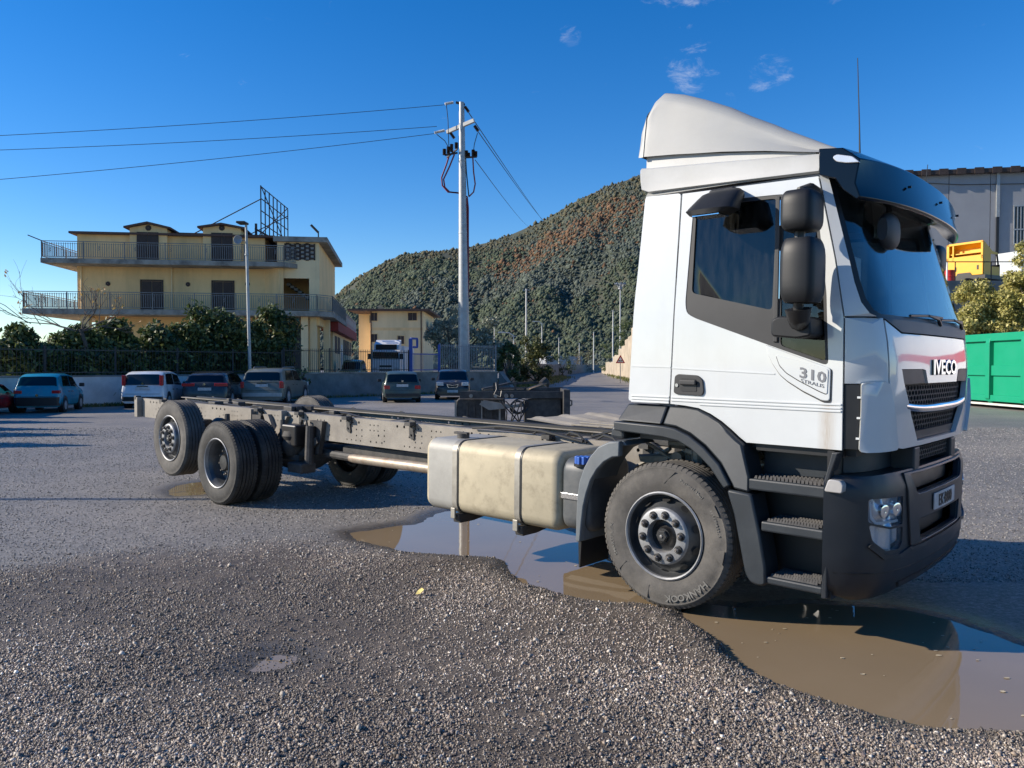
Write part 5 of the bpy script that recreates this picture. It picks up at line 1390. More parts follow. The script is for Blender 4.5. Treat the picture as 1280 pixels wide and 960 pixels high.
car('grey_jeep', 'grey green jeep with roof rails parked right of the street lamp', 346, 35.3, 0, 4.3, 1.84, 1.56, P_('jeep_paint', (0.11, 0.12, 0.10), .3), SUV, sw(-.37, -.09, .20), (-.486, -.452), (.24, .12),
    [(.82, .985, .46, .64)], [(.55, .95, .46, .58)], bumper=(.36, .52, M['steel']), rails=True, wheel_r=.35, plate_z=.83)
OLD = [(-.5, .42, .60, .95, .88), (-.49, .60, .64, .98, .88), (-.45, .63, .92, 1, .80), (-.38, .63, .99, 1, .79), (-.03, .62, 1.0, 1, .79), (.08, .62, .96, 1, .80), (.22, .61, .66, 1, .86), (.46, .57, .61, .98, .86), (.495, .48, .52, .95, .84), (.5, .36, .44, .93, .8)]
car('green_estate', 'old dark green estate car seen from behind at the stained wall', 500, 37.2, -11, 4.2, 1.68, 1.40, P_('green_car_paint', (0.035, 0.06, 0.055), .35), OLD, sw(-.38, -.09, .17), (-.487, -.452), (.22, .10),
    [(.66, .97, .44, .56)], [(.55, .95, .46, .56)], bumper=(.28, .42, M['black']), wheel_r=.28, plate_z=.78)
tk = car('black_city_car', 'black city car facing the camera beside the green estate', 566, 40.0, 176, 3.75, 1.72, 1.46, P_('black_car_paint', (0.006, 0.007, 0.010), .3), SMALL, sw(-.36, -.08, .24), (-.478, -.432), (.31, .16),
    [(.8, .97, .5, .66)], [(.52, .90, .47, .585)], wheel_r=.29, plate_z=.42)
gr = MB().prism(rounded([(-.24, .60), (.24, .60), (.30, .78), (0, .72), (-.30, .78)], .05), lambda y, z, x: (x, y, z), 1.876, 1.905); gr.obj('grille', M['chrome'], tk, smooth=0)
MB().prism(rounded([(-.19, .62), (.19, .62), (.24, .74), (0, .695), (-.24, .74)], .04), lambda y, z, x: (x, y, z), 1.90, 1.912).obj('grille_mesh', M['black'], tk, smooth=0)
car('red_car', 'red car mostly cut off by the left edge of the picture', -30, 26.6, -8, 3.4, 1.60, 1.10, P_('red_car_paint', (0.25, 0.012, 0.015)), SMALL, sw(-.36, -.08, .24), (-.478, -.432), (.31, .16),
    [(.72, .97, .46, .60)], [(.5, .92, .42, .52)], bumper=(.26, .46, M['black']), wheel_r=.27)
car('beige_car', 'old pale yellow hatchback behind the fence near the red fascia', 441, 58, 178, 3.8, 1.62, 2.1, P_('beige_car_paint', (0.28, 0.26, 0.12)), OLD, sw(-.38, -.09, .17), (-.487, -.452), (.22, .10), [(.7, .97, .5, .6)], [(.6, .95, .48, .56)], wheel_r=.3)

def white_lorry():
    D = 66; c = at(482, 457, D); t = thing('white_lorry', 'white lorry facing the camera behind the stained wall', 'lorry', (c.x, c.y, 0))
    z = lambda py: at(482, py, D).z
    hw = 1.18; zt = z(437)
    MB().prism(rounded([(0, .6), (2.0, .6), (2.0, zt), (.35, zt), (0, z(452))], .15), lambda y, zz, x: (x, y, zz), -hw, hw).obj('cab', M['white_plastic'], t, smooth=30)
    MB().bx(-hw * .92, hw * .92, -.02, .15, z(448), z(440)).obj('windscreen', M['car_glass'], t, smooth=0)
    MB().bx(-hw * .75, hw * .75, .4, .5, zt, zt + .45).obj('roof_lamps', M['black'], t, smooth=0)
    MB().prism(rounded([(.4, zt + .01), (1.9, zt + .01), (1.9, zt + .9), (.6, zt + .45)], .1), lambda y, zz, x: (x, y, zz), -hw * .9, hw * .9).obj('spoiler', M['white_plastic'], t, smooth=30)
    for k in range(3): MB().bx(-hw * .45, hw * .45, -.03, .01, z(459) - k * .3, z(459) - k * .3 + .16).obj('grille', M['black'], t, smooth=0)
    for s in (1, -1):
        MB().bx(min(s * hw, s * (hw + .3)), max(s * hw, s * (hw + .3)), -.1, .12, z(449), z(442)).obj('mirror', M['black'], t, smooth=0)
        MB().bx(min(s * hw * .62, s * hw * .95), max(s * hw * .62, s * hw * .95), -.03, .02, z(462), z(459.5)).obj('headlamp', M['lamp'], t, smooth=0)
    MB().bx(-1.27, 1.27, 2.3, 9.0, 1.1, zt + .35).obj('box', M['white_plastic'], t, smooth=0)
    w = MB()
    for x in (-1.0, .75):
        for y in (1.1, 7.2): w.cyl((x + .12, y, .5), .5, .28, 'x', 20)
    w.obj('wheels', M['tyre'], t)
white_lorry()

# ------------------------------------------------------------------ dismantled chassis lying behind the truck
def wreck():
    D = 21.5; c = at(640, 457, D); t = thing('chassis_wreck', 'dismantled dark truck frame with tanks and hoses lying on the asphalt', 'truck frame', (c.x, D, 0))
    q = lambda px, py, dy=0: at(px, py, D) - Vector((c.x, D, 0)) + Vector((0, dy, 0))
    x = lambda px: q(px, 500).x
    z = lambda py: q(640, py).z
    MB().prism(rounded([(x(568), z(534)), (x(571), z(500)), (x(575), z(497.5)), (x(631), z(498)), (x(632), z(534))], .06), lambda a, b, y: (a, y, b), -.2, .75).obj('battery_box', M['frame_dark'], t, smooth=30, bevel=.03)
    MB().bx(x(569), x(571.5), -.24, -.2, z(530), z(500)).obj('box_trim', M['frame'], t, smooth=0)
    m = MB()
    for px in (583, 592, 602, 613): m.bx(x(px), x(px) + .05, -.24, -.2, z(532), z(503))
    m.obj('box_ribs', M['frame_dark'], t, smooth=0)
    MB().bx(x(576), x(703), -.5, -.38, z(497), z(488.5)).obj('frame_rail', M['frame_dark'], t, smooth=0)
    MB().bx(x(600), x(708), 1.5, 1.62, z(494), z(486)).obj('frame_rail', M['frame_dark'], t, smooth=0)
    MB().bx(x(702), x(710), -.8, .6, z(532), z(486))  .obj('end_plate', M['frame_dark'], t, smooth=0, bevel=.015)
    MB().prism(rounded([(x(655), z(534)), (x(655), z(500)), (x(662), z(497)), (x(701), z(496)), (x(702), z(534))], .05), lambda a, b, y: (a, y, b), -.4, .6).obj('tank', M['frame_dark'], t, smooth=30, bevel=.04)
    m = MB().prism([(x(600), z(504)), (x(606), z(499)), (x(640), z(505)), (x(654), z(503)), (x(655), z(507)), (x(612), z(511))], lambda a, b, y: (a, y, b), -.62, -.55); m.bar(q(603, 500, -.5), q(603, 530, -.5), .03); m.bar(q(625, 507, -.5), q(625, 531, -.5), .05)
    m.obj('bent_bracket', M['frame'], t, smooth=0)
    m = MB()
    g = random.Random(4)
    for k in range(5):
        cx, cz, r = x(648) + g.uniform(-.05, .05), z(507) + g.uniform(-.03, .03), g.uniform(.17, .24)
        m.tube([(cx + r * math.cos(a), -.55 + .05 * math.sin(3 * a + k), cz + r * .85 * math.sin(a)) for a in [i * 2 * PI / 18 for i in range(19)]], .016, 6, cap=False)
    for k in range(7):
        a = q(622 + g.uniform(0, 34), 500, -.6); b = q(624 + g.uniform(0, 28), 528, -.6 + g.uniform(-.1, .1)); mm = (a + b) / 2 + Vector((g.uniform(-.15, .15), -.1, 0)); m.tube([a, mm, b], .018, 5)
    m.obj('hoses', M['cable'], t)
    m = MB()
    for px, y0, y1 in ((622.5, 477, 497), (644, 476, 490), (618, 478, 490)): m.bar(q(px, y0, -.3), q(px, y1, -.3), .06)
    m.bar(q(603, 487, .3), q(635, 480.5, 1.0), .09, .06); m.bar(q(603, 487.5, .3), q(690, 486.5, .3), .10, .06); m.bar(q(635, 480.5, 1.0), q(684, 479, 1.2), .08, .06); m.bar(q(660, 487, .2), q(686, 479.5, 1.0), .09, .06)
    m.obj('subframe', M['frame_dark'], t, smooth=0)
    m = MB().bar(q(604, 487.5, -.1), q(655, 486.3, -.1), .03); m.bar(q(662, 486.5, .1), q(684, 480, .9), .05, .02); m.obj('worn_edge', M['wood'], t, smooth=0)
    MB().tube([q(678, 481, .9), q(683, 476, 1), q(686, 480, 1.1), q(684, 484, 1.1)], .09, 8).obj('coupling', M['frame_dark'], t)
    m = MB()
    for px, r in ((633, .06), (620, .05), (640, .05), (590, .05)): m.cyl(q(px, 494, -.52), r, .1, 'y', 10)
    m.tube([q(709, 499, -.5), q(713, 500, -.5), q(713, 505, -.5), q(710, 506, -.5)], .025, 6)
    m.obj('fittings', M['frame'], t)
    m = MB().tube([q(620, 478, -.3), q(621, 486, -.5), q(618, 492, -.55), q(626, 495, -.6), q(627, 488, -.5)], .010, 5); m.obj('air_line', M['strap'], t)
    for px in (585, 690):
        w = MB().lathe([(.20, -.1), (.3, -.12), (.42, -.10), (.46, -.04), (.46, .2), (.2, .2)], 28, q(px, 457, 2.1) * Vector((1, 1, 0)) if False else Vector((x(px), 2.2, .46))).obj('wheel', M['rubber'], t)
wreck()

# ------------------------------------------------------------------ the truck (x forward, y left, z up from the front axle line)
PHI, WB = 0.0121, 6.098
TR = thing('truck', 'white day cab truck with a bare chassis and fuel tank standing beside the puddles', 'truck', (1.8208, 6.2245, -WB * math.sin(PHI)))
TR.rotation_euler = (Matrix.Rotation(-.7302, 3, 'Z') @ Matrix.Rotation(PHI, 3, 'Y')).to_euler()
GS = [0, .4, .7, .85, .95, 1.03, 1.09, 1.125, 1.14]; GV = [1.0, .985, .925, .875, .81, .70, .52, .28, 0.0]
def xs_(z): return float(np.interp(z, [1.2, 2.04, 2.4, 2.92, 3.1], [1.172, 1.163, 1.10, .982, .94]))
def xc_(z): return float(np.interp(z, [1.2, 1.5, 1.85, 2.04, 2.2, 2.9, 3.1], [1.405, 1.435, 1.43, 1.39, 1.335, 1.12, 1.05]))
def yc_(z): return float(np.interp(z, [1.2, 2.1, 2.95], [1.14, 1.14, 1.105]))
def fpos(s, z):
    a = min(abs(s), 1.14); x = xs_(z) + (xc_(z) - xs_(z)) * float(np.interp(a, GS, GV)); return Vector((x, s * yc_(z) / 1.14, z))
def front(s, z, off=0):
    p = fpos(s, z)
    if off:
        e = .01; s0 = max(-1.139, min(1.139, s)); t1 = fpos(min(1.14, s0 + e), z) - fpos(max(-1.14, s0 - e), z); n = Vector((t1.y, -t1.x, 0))
        t2 = fpos(s, z + e) - fpos(s, z - e); n = t1.cross(t2); n.normalize()
        if n.x < 0: n = -n
        if abs(s) > 1.13: n = Vector((.25, .97 * (1 if s > 0 else -1), 0))
        p = p - n * off
    return p
def sidef(sg):
    return lambda x, z, off=0: Vector((x, sg * (yc_(z) - off), z))
def P(name, mt, outer, holes=(), fn=front, t=.025, parent=TR, step=.1, fine=.14, smooth=40, bev=0, off=0):
    f2 = (lambda u, v, o: fn(u, v, o + off)) if off else fn
    v, f = plate(outer, list(holes), f2, t, step, fine)
    return MB().add(v, f).obj(name, mt, parent, smooth=smooth, bevel=bev)
def mir(poly): return [(-u, v) for u, v in reversed(poly)]

ARCH = [(.0, 1.475), (.13, 1.478), (.23, 1.466), (.32, 1.432), (.40, 1.388), (.47, 1.338), (.53, 1.29), (.572, 1.262)]
OPEN = rounded([(.150, 2.79), (.172, 2.838), (.745, 2.818), (.972, 2.788), (1.056, 2.19), (1.078, 1.757), (.766, 1.862), (.19, 2.066), (.128, 2.10), (.116, 2.17)], .035, 3)
WIN1 = rounded([(.172, 2.812), (.728, 2.796), (.722, 2.100), (.160, 2.235)], .03, 3)
WIN2 = rounded([(.772, 2.792), (.955, 2.765), (1.036, 2.19), (1.058, 1.785), (.780, 1.880)], .025, 3)
def side(sg):
    fn = sidef(sg)
    P('rear_side_panel', M['white'], rounded([(-.325, 1.492), (-.292, 2.10), (-.228, 2.93), (.052, 2.918), (.028, 2.1), (.006, 1.492)], .02, 2), fn=fn)
    P('panel_crease', M['white'], [(-.305, 1.735), (.012, 1.731), (.012, 1.739), (-.305, 1.743)], fn=fn, t=.004, off=-.003, fine=5)
    d = P('door', M['door'], [(.016, 1.485)] + ARCH[1:] + [(1.165, 1.262), (1.158, 2.04), (1.094, 2.4), (.980, 2.895), (.065, 2.912), (.038, 2.1)], [OPEN], fn=fn)
    P('door_trim', M['trim'], [(u, v) for u, v in OPEN], [WIN1, WIN2], fn=fn, t=.022, parent=d, off=.004)
    P('door_window', M['win'], WIN1, fn=fn, t=.004, parent=d, off=.016, fine=5)
    P('quarter_window', M['win'], WIN2, fn=fn, t=.004, parent=d, off=.014, fine=5)
    m = MB().bx(.735, .765, min(sg * 1.09, sg * 1.147), max(sg * 1.09, sg * 1.147), 1.90, 2.80); m.obj('window_bar', M['trim'], d, smooth=0, bevel=.006)
    m = MB()
    for z0 in (1.484, 1.503, 1.524): m.prism([(-.30, z0), (.008, z0), (.008, z0 + .012), (-.30, z0 + .012)], lambda x, z, y: (x, y, z), sg * 1.138, sg * 1.147)
    m.obj('side_moulding', M['white'], TR, smooth=0, bevel=.003)
    m = MB()
    for z0 in (1.484, 1.503, 1.524): m.prism([(.24 if z0 < 1.49 else .022, z0), (1.158, z0), (1.158, z0 + .012), (.22 if z0 < 1.49 else .022, z0 + .012)], lambda x, z, y: (x, y, z), sg * 1.138, sg * 1.147)
    m.obj('door_moulding', M['white'], d, smooth=0, bevel=.003)
    MB().prism([(.022, 1.726), (.75, 1.700), (.75, 1.707), (.022, 1.733)], lambda x, z, y: (x, y, z), sg * 1.139, sg * 1.1435).obj('door_crease', M['white'], d, smooth=0)
    # badge plate
    bp = rounded([(.690, 1.885), (.705, 1.83), (.735, 1.768), (.785, 1.700), (.835, 1.660), (.93, 1.604), (1.05, 1.549), (1.092, 1.550), (1.094, 1.742)], .014, 2)
    gk = [(.918 + (u - .918) * 1.022 + .004, 1.712 + (v_ - 1.712) * 1.04 - .006) for u, v_ in bp]
    MB().prism([(u, v_) for u, v_ in gk], lambda x, z, y: (x, y, z), sg * 1.1383, sg * 1.1430).obj('badge_gasket', M['trim'], d, smooth=0)
    MB().prism(bp, lambda x, z, y: (x, y, z), sg * 1.1385, sg * 1.150).obj('badge_plate', M['white'], d, smooth=0, bevel=.005)
    b2 = rounded([(.760, 1.822), (.785, 1.757), (.83, 1.712), (.905, 1.668), (1.03, 1.607), (1.078, 1.588), (1.082, 1.737), (.98, 1.765)], .012, 2)
    MB().prism([(u - .003, v_ - .005) for u, v_ in b2], lambda x, z, y: (x, y, z), sg * 1.1495, sg * 1.1508).obj('badge_shadow_line', M['trim'], d, smooth=0)
    MB().prism(b2, lambda x, z, y: (x, y, z), sg * 1.1495, sg * 1.155).obj('badge_inlay', M['white'], d, smooth=0, bevel=.002)
    for txt, size, x0, z0, mt, slope, sx in (('310', .088, .990, 1.672, 'grey_letter', -.24, 1.25), ('STRALIS', .030, .990, 1.642, 'grey_letter', -.30, 1.35)):
        v, f = text_geo(txt, size, .0015, bold=.002 if txt == '310' else 0)
        q = 1 if sg < 0 else -1
        MB().add([Vector((x0 + v_.x * sx * q, sg * (1.1565 + v_.z), z0 + v_.y + slope * v_.x * q)) for v_ in v], f).obj('lettering', M[mt], d, smooth=0)
    # handle
    hp = rounded([(.045, 1.565), (.052, 1.675), (.075, 1.690), (.225, 1.684), (.262, 1.655), (.272, 1.575), (.258, 1.548), (.065, 1.552)], .015, 2)
    h = MB().prism(hp, lambda x, z, y: (x, y, z), sg * 1.1385, sg * 1.153).obj('door_handle', M['trim'], d, smooth=0, bevel=.004)
    MB().prism(rounded([(.098, 1.575), (.102, 1.665), (.215, 1.660), (.222, 1.575)], .012, 2), lambda x, z, y: (x, y, z), sg * 1.1535, sg * 1.156).obj('handle_recess', M['black'], d, smooth=0)
    MB().bx(.10, .222, min(sg * 1.157, sg * 1.178), max(sg * 1.157, sg * 1.178), 1.618, 1.652).obj('handle_grip', M['trim'], d, smooth=0, bevel=.008)
    MB().cyl((.072, sg * 1.155, 1.614), .012, .008, 'y', 12).obj('lock', M['chrome'], d)
    # A pillar (from the door seam round to the windscreen edge)
    S_ = 1 if sg > 0 else -1
    A = [(S_ * 1.139, 2.05), (S_ * 1.139, 2.93), (S_ * 1.118, 2.93), (S_ * 1.115, 2.80), (S_ * 1.112, 2.5), (S_ * 1.108, 2.25), (S_ * 1.10, 2.13), (S_ * 1.075, 2.065), (S_ * 1.04, 2.05)]
    P('a_pillar', M['white'], A if sg < 0 else A[::-1], t=.03)
    # corner panel, vent strip, air deflector
    Cc = [(S_ * 1.139, 1.655), (S_ * 1.139, 2.04), (S_ * .995, 2.04), (S_ * .985, 1.66), (S_ * .985, 1.655)]
    P('corner_panel', M['white'], Cc if sg < 0 else Cc[::-1], t=.02)
    V_ = [(S_ * 1.139, 1.27), (S_ * 1.139, 1.65), (S_ * 1.118, 1.65), (S_ * 1.118, 1.27)]
    P('vent_strip', M['black'], V_ if sg < 0 else V_[::-1], t=.02, off=.012)
    D_ = rounded([(S_ * 1.116, 1.255), (S_ * 1.116, 1.665), (S_ * 1.01, 1.668), (S_ * .975, 1.60), (S_ * .955, 1.50), (S_ * .90, 1.36), (S_ * .865, 1.265)], .02, 2)
    P('air_deflector', M['white'], D_ if sg < 0 else D_[::-1], t=.05, off=-.022, fine=.09, step=.05)
    m = MB()
    for k in range(3):
        p = fpos(S_ * 1.122, 1.33 + k * .12); m.bx(p.x - .006, p.x + .014, p.y - .006, p.y + .006, p.z, p.z + .012)
    m.obj('deflector_clips', M['white'], TR, smooth=0)
    # dark sill shadow gap, steps and fender
    y1 = sg * 1.20
    lo = [(-.39, 1.30), (-.345, 1.470)] + [(.0, 1.468), (.13, 1.470), (.225, 1.458), (.315, 1.424), (.395, 1.380), (.465, 1.330), (.525, 1.282), (.565, 1.255), (.60, 1.05), (.66, 1.02), (.66, .965), (.60, .955)]
    inn = [(.455, .965), (.41, 1.02), (.36, 1.085), (.29, 1.145), (.21, 1.20), (.12, 1.24), (0, 1.258)]
    fe = lo[:1] + lo[1:2] + lo[2:] + inn
    lip = [(-.40, 1.345), (0, 1.335), (.09, 1.325), (.20, 1.285), (.31, 1.215), (.42, 1.115), (.50, .985), (.458, .960), (.41, 1.02), (.36, 1.085), (.29, 1.145), (.21, 1.20), (.12, 1.24), (0, 1.258), (-.395, 1.28)]
    up = [(-.39, 1.352), (-.345, 1.470), (-.022, 1.468), (-.028, 1.345)]
    bend = lambda x, z, y: (x, y - sg * (.075 * max(0, min(1, (z - 1.36) / .11)) ** 1.3 if abs(y) > 1.1 else 0), z)
    MB().prism(up, bend, sg * 1.02, sg * 1.185).obj('rear_corner_trim', M['dark'], TR, smooth=0, bevel=.012)
    up2 = [(-.012, 1.345), (-.004, 1.470)] + lo[3:10] + [(.62, 1.05), (.62, .95), (.512, .965), (.50, .99), (.42, 1.12), (.31, 1.222), (.20, 1.292), (.09, 1.332)]
    MB().prism(up2, bend, sg * .98, sg * 1.195).obj('fender', M['dark'], TR, smooth=20, bevel=.014)
    MB().prism(lip, lambda x, z, y: (x, y, z), sg * .90, sg * 1.218).obj('fender_lip', M['dark'], TR, smooth=20, bevel=.010)
    col = [(.470, .958), (.64, .945), (.70, .70), (.74, .50), (.745, .385), (.70, .375), (.64, .385), (.605, .44), (.565, .62), (.525, .80)]
    MB().prism(rounded(col, .02, 2), lambda x, z, y: (x, y, z), sg * 1.0, sg * 1.205).obj('step_pillar', M['dark'], TR, smooth=20, bevel=.014)
    st = MB().bx(.60, 1.16, min(sg * .88, sg * .93), max(sg * .88, sg * .93), .36, 1.262)
    st.bx(.62, 1.16, min(sg * .93, sg * 1.10), max(sg * .93, sg * 1.10), 1.215, 1.258)
    st.bx(1.09, 1.13, min(sg * .93, sg * 1.16), max(sg * .93, sg * 1.16), .37, 1.255)
    st.obj('step_well', M['black'], TR, smooth=0)
    for zt, x0, x1, th in ((1.055, .61, 1.10, .085), (.795, .70, 1.09, .075), (.455, .73, 1.09, .06)):
        s1 = MB().bx(x0, x1, min(sg * .94, sg * 1.19), max(sg * .94, sg * 1.19), zt - th, zt - .012).obj('step', M['dark'], TR, smooth=0, bevel=.012)
        te = MB(); nx_ = 17
        for i in range(nx_):
            for j in range(5):
                xx = x0 + .04 + (x1 - x0 - .08) * (i + .25 * (j % 2)) / (nx_ - .5); yy = sg * (.985 + j * .043)
                te.add([(xx - .010, yy - .014, zt - .014), (xx + .010, yy - .014, zt - .014), (xx + .010, yy + .014, zt - .014), (xx - .010, yy + .014, zt - .014), (xx - .006, yy, zt + .006), (xx + .006, yy, zt + .006)], [(0, 1, 5, 4), (1, 2, 5), (2, 3, 4, 5), (3, 0, 4)])
        te.obj('step_tread', M['frame_dark'], s1, smooth=0)
    MB().prism([(.60, 1.05), (1.02, 1.06), (1.02, 1.20), (.62, 1.20)], lambda x, z, y: (x, y, z), sg * .931, sg * .94).obj('step_riser', M['dark'], TR, smooth=0)
    # mudguard behind the front wheel
    pts = []; n = 15
    outer = [(-.34, 1.205), (-.43, 1.195), (-.525, 1.15), (-.595, 1.075), (-.65, .985), (-.69, .88), (-.708, .76), (-.715, .60), (-.718, .43)]
    ins = [(x + .035, z - .03) for x, z in outer]; ins[-1] = (-.682, .43); ins[-2] = (-.680, .60); ins[-3] = (-.672, .75)
    fl2 = [(-.34, 1.095), (-.40, 1.085), (-.47, 1.045), (-.53, .985), (-.585, .90), (-.622, .80), (-.648, .70), (-.664, .57), (-.676, .43)]
    MB().prism(outer + fl2[::-1], lambda x, z, y: (x, y, z), sg * 1.175, sg * 1.228).obj('mudguard_flange', M['mudguard'], TR, smooth=40, bevel=.01)
    MB().prism(outer + ins[::-1], lambda x, z, y: (x, y, z), sg * .80, sg * 1.18).obj('mudguard', M['mudguard'], TR, smooth=40, bevel=.006)
    MB().prism([(-.34, 1.32), (-.45, 1.30), (-.46, 1.22), (-.34, 1.215)], lambda x, z, y: (x, y, z), sg * .75, sg * 1.17).obj('mudguard_bracket', M['dark'], TR, smooth=0, bevel=.02)
    MB().prism([(-.718, .425), (-.690, .425), (-.700, .23), (-.712, .23)], lambda x, z, y: (x, y, z), sg * .82, sg * 1.19).obj('mud_flap', M['black'], TR, smooth=0)
    # mirrors
    def mshell(name, x0, x1, z0, z1, y0, y1, mt=M['trim']):
        g_ = []; n_ = 13
        for i in range(n_):
            f = .5 - .5 * math.cos(PI * i / (n_ - 1)); k = 1 - .22 * abs(2 * f - 1) ** 5
            cx = (x0 + x1) / 2; zz = z0 + (z1 - z0) * f; cy = (y0 + y1) / 2
            rg = []
            for a in np.linspace(0, 2 * PI, 21)[:-1]:
                ca, sa = math.cos(a), math.sin(a)
                ex = math.copysign(abs(ca) ** .42, ca); ey = math.copysign(abs(sa) ** .5, sa)
                rg.append((cx + (x1 - x0) / 2 * k * ex * (1), sg * (cy + (y1 - y0) / 2 * k * ey), zz))
            g_.append(rg)
        return MB().grid(g_, closed_u=True, cap=True).obj(name, mt, TR, smooth=50)
    m1 = mshell('mirror', .902, 1.098, 2.530, 2.752, 1.27, 1.51, M['mirror_shell'])
    MB().bx(.897, .904, min(sg * 1.32, sg * 1.46), max(sg * 1.32, sg * 1.46), 2.56, 2.71).obj('mirror_glass', M['mirror'], m1, smooth=0, bevel=.004)
    m2 = mshell('mirror', .905, 1.112, 2.118, 2.482, 1.26, 1.51, M['mirror_shell'])
    MB().bx(.900, .907, min(sg * 1.31, sg * 1.46), max(sg * 1.31, sg * 1.46), 2.14, 2.42).obj('mirror_glass', M['mirror'], m2, smooth=0, bevel=.004)
    ar = MB().tube([(.99, sg * 1.12, 2.79), (.99, sg * 1.25, 2.80), (.985, sg * 1.36, 2.775), (.985, sg * 1.38, 2.5), (.985, sg * 1.38, 2.1), (.975, sg * 1.36, 2.03), (.96, sg * 1.12, 1.985)], .03, 10)
    ar.obj('mirror_arm', M['black'], TR)
    MB().prism(rounded([(.80, 1.93), (.80, 2.03), (.84, 2.05), (1.03, 2.045), (1.045, 1.93), (.96, 1.915)], .02, 2), lambda x, z, y: (x, y, z), sg * 1.13, sg * 1.33).obj('mirror_mount', M['mirror_shell'], TR, smooth=20, bevel=.012)
    MB().tube([(.985, sg * 1.38, 2.085), (.985, sg * 1.37, 2.04), (.97, sg * 1.32, 2.015)], [.075, .065, .06], 12).obj('mirror_joint', M['black'], TR)
    if sg < 0:
        k = MB(); rows = []
        for f in np.linspace(0, 1, 7):
            w = .125 + .045 * f; dp = .055 + .055 * f; zc = 2.862 - .172 * f; cx = .455 - .045 * f; cy = 1.24 + .13 * f ** .8
            fl_ = .72 if f in (0, 1) else 1.0
            rows.append([(cx + w * fl_ * math.copysign(abs(math.cos(a)) ** .5, math.cos(a)), sg * (cy + dp * fl_ * math.copysign(abs(math.sin(a)) ** .6, math.sin(a))), zc) for a in np.linspace(0, 2 * PI, 21)[:-1]])
        k.grid(rows, closed_u=True, cap=True); km = k.obj('kerb_mirror', M['mirror_shell'], TR, smooth=50)
        MB().prism(rounded([(.31, 2.82), (.33, 2.88), (.50, 2.885), (.52, 2.83), (.42, 2.80)], .015, 2), lambda x, z, y: (x, y, z), sg * 1.10, sg * 1.235).obj('kerb_mirror_arm', M['black'], TR, smooth=20, bevel=.01)
        MB().bx(.32, .50, sg * 1.43, sg * 1.30, 2.682, 2.688).obj('mirror_glass', M['mirror'], km, smooth=0)
for sg in (-1, 1): side(sg)

# front: windscreen, bonnet, brow, grille
WS = [(-1.105, 2.90), (-1.102, 2.80), (-1.10, 2.5), (-1.095, 2.25), (-1.085, 2.145), (-1.055, 2.078), (-1.0, 2.054)]
WS = WS + [(-u, v) for u, v in reversed(WS)]
P('windscreen', M['ws'], WS, t=.005, off=.012, fine=.22, smooth=60)
P('windscreen_seal', M['black'], [(-1.117, 2.93), (-1.113, 2.80), (-1.111, 2.5), (-1.106, 2.25), (-1.098, 2.13), (-1.072, 2.062), (-1.02, 2.04), (1.02, 2.04), (1.072, 2.062), (1.098, 2.13), (1.106, 2.25), (1.111, 2.5), (1.113, 2.80), (1.117, 2.93)],
  [[(u * .985, 2.05 + (v - 2.05) * .985 + .012) for u, v in WS]], t=.02, off=.008)
P('brow', M['dark'], [(-.985, 2.036), (-.93, 2.01), (-.80, 1.962), (.80, 1.962), (.93, 2.01), (.985, 2.036)], t=.03, off=-.006)
GRL = [(-.835, 1.742), (-.47, 1.742), (-.42, 1.735), (-.37, 1.652), (.37, 1.652), (.42, 1.735), (.47, 1.742), (.835, 1.742), (.80, 1.66), (.66, 1.45), (.49, 1.288), (-.49, 1.288), (-.66, 1.45), (-.80, 1.66)]
BON = [(-.98, 2.03), (-.975, 1.64), (-.945, 1.52), (-.895, 1.38), (-.84, 1.27), (-.74, 1.258), (.74, 1.258), (.84, 1.27), (.895, 1.38), (.945, 1.52), (.975, 1.64), (.98, 2.03), (.93, 2.003), (.80, 1.954), (-.80, 1.954), (-.93, 2.003)]
bn = P('bonnet', M['white'], BON, [GRL[::-1]], t=.035, fine=.12)
v, f = text_geo('IVECO', .135, .004, bold=.003)
mb = MB().add([front(v_.x * 1.55, 1.705 + v_.y * 1.0, -.004 - v_.z) for v_ in v], f); mb.obj('lettering', M['black'], bn, smooth=0)
mb = MB().add([front(v_.x * 1.55 + .006, 1.708 + v_.y * 1.0, -.010 - v_.z) for v_ in v], f); mb.obj('lettering', M['chrome'], bn, smooth=0)
P('grille_back', M['black'], [(-.83, 1.75), (.83, 1.75), (.66, 1.45), (.5, 1.27), (-.5, 1.27), (-.66, 1.45)], t=.01, off=.09)
P('grille_trim', M['dark'], [(-.83, 1.738), (-.475, 1.738), (-.42, 1.655), (-.79, 1.65)], t=.04, off=.004)
P('grille_trim', M['dark'], mir([(-.83, 1.738), (-.475, 1.738), (-.42, 1.655), (-.79, 1.65)]), t=.04, off=.004)
P('grille_lower_lip', M['dark'], [(-.545, 1.345), (-.49, 1.292), (.49, 1.292), (.545, 1.345)], t=.05, off=.03)
hx = MB(); a_ = .022
def honey(z0, z1, lim, off):
    j = 0; z = z0
    while z < z1:
        s = -.80 + (a_ * 1.3 if j % 2 else 0)
        while s < .80:
            if abs(s) < lim(z) - .02:
                ro = [(s + 1.5 * a_ * math.cos(R(30 + 60 * k)), z + a_ * math.sin(R(30 + 60 * k))) for k in range(6)]
                ri = [(s + 1.5 * a_ * .78 * math.cos(R(30 + 60 * k)), z + a_ * .78 * math.sin(R(30 + 60 * k))) for k in range(6)]
                vs = [front(u, w, off) for u, w in ro] + [front(u, w, off) for u, w in ri] + [front(u, w, off + .018) for u, w in ri]
                hx.add(vs, [(k, (k + 1) % 6, 6 + (k + 1) % 6, 6 + k) for k in range(6)] + [(6 + k, 6 + (k + 1) % 6, 12 + (k + 1) % 6, 12 + k) for k in range(6)])
            s += a_ * 2.6
        z += a_ * 1.5; j += 1
lim = lambda z: float(np.interp(z, [1.28, 1.45, 1.66, 1.75], [.48, .655, .79, .83]))
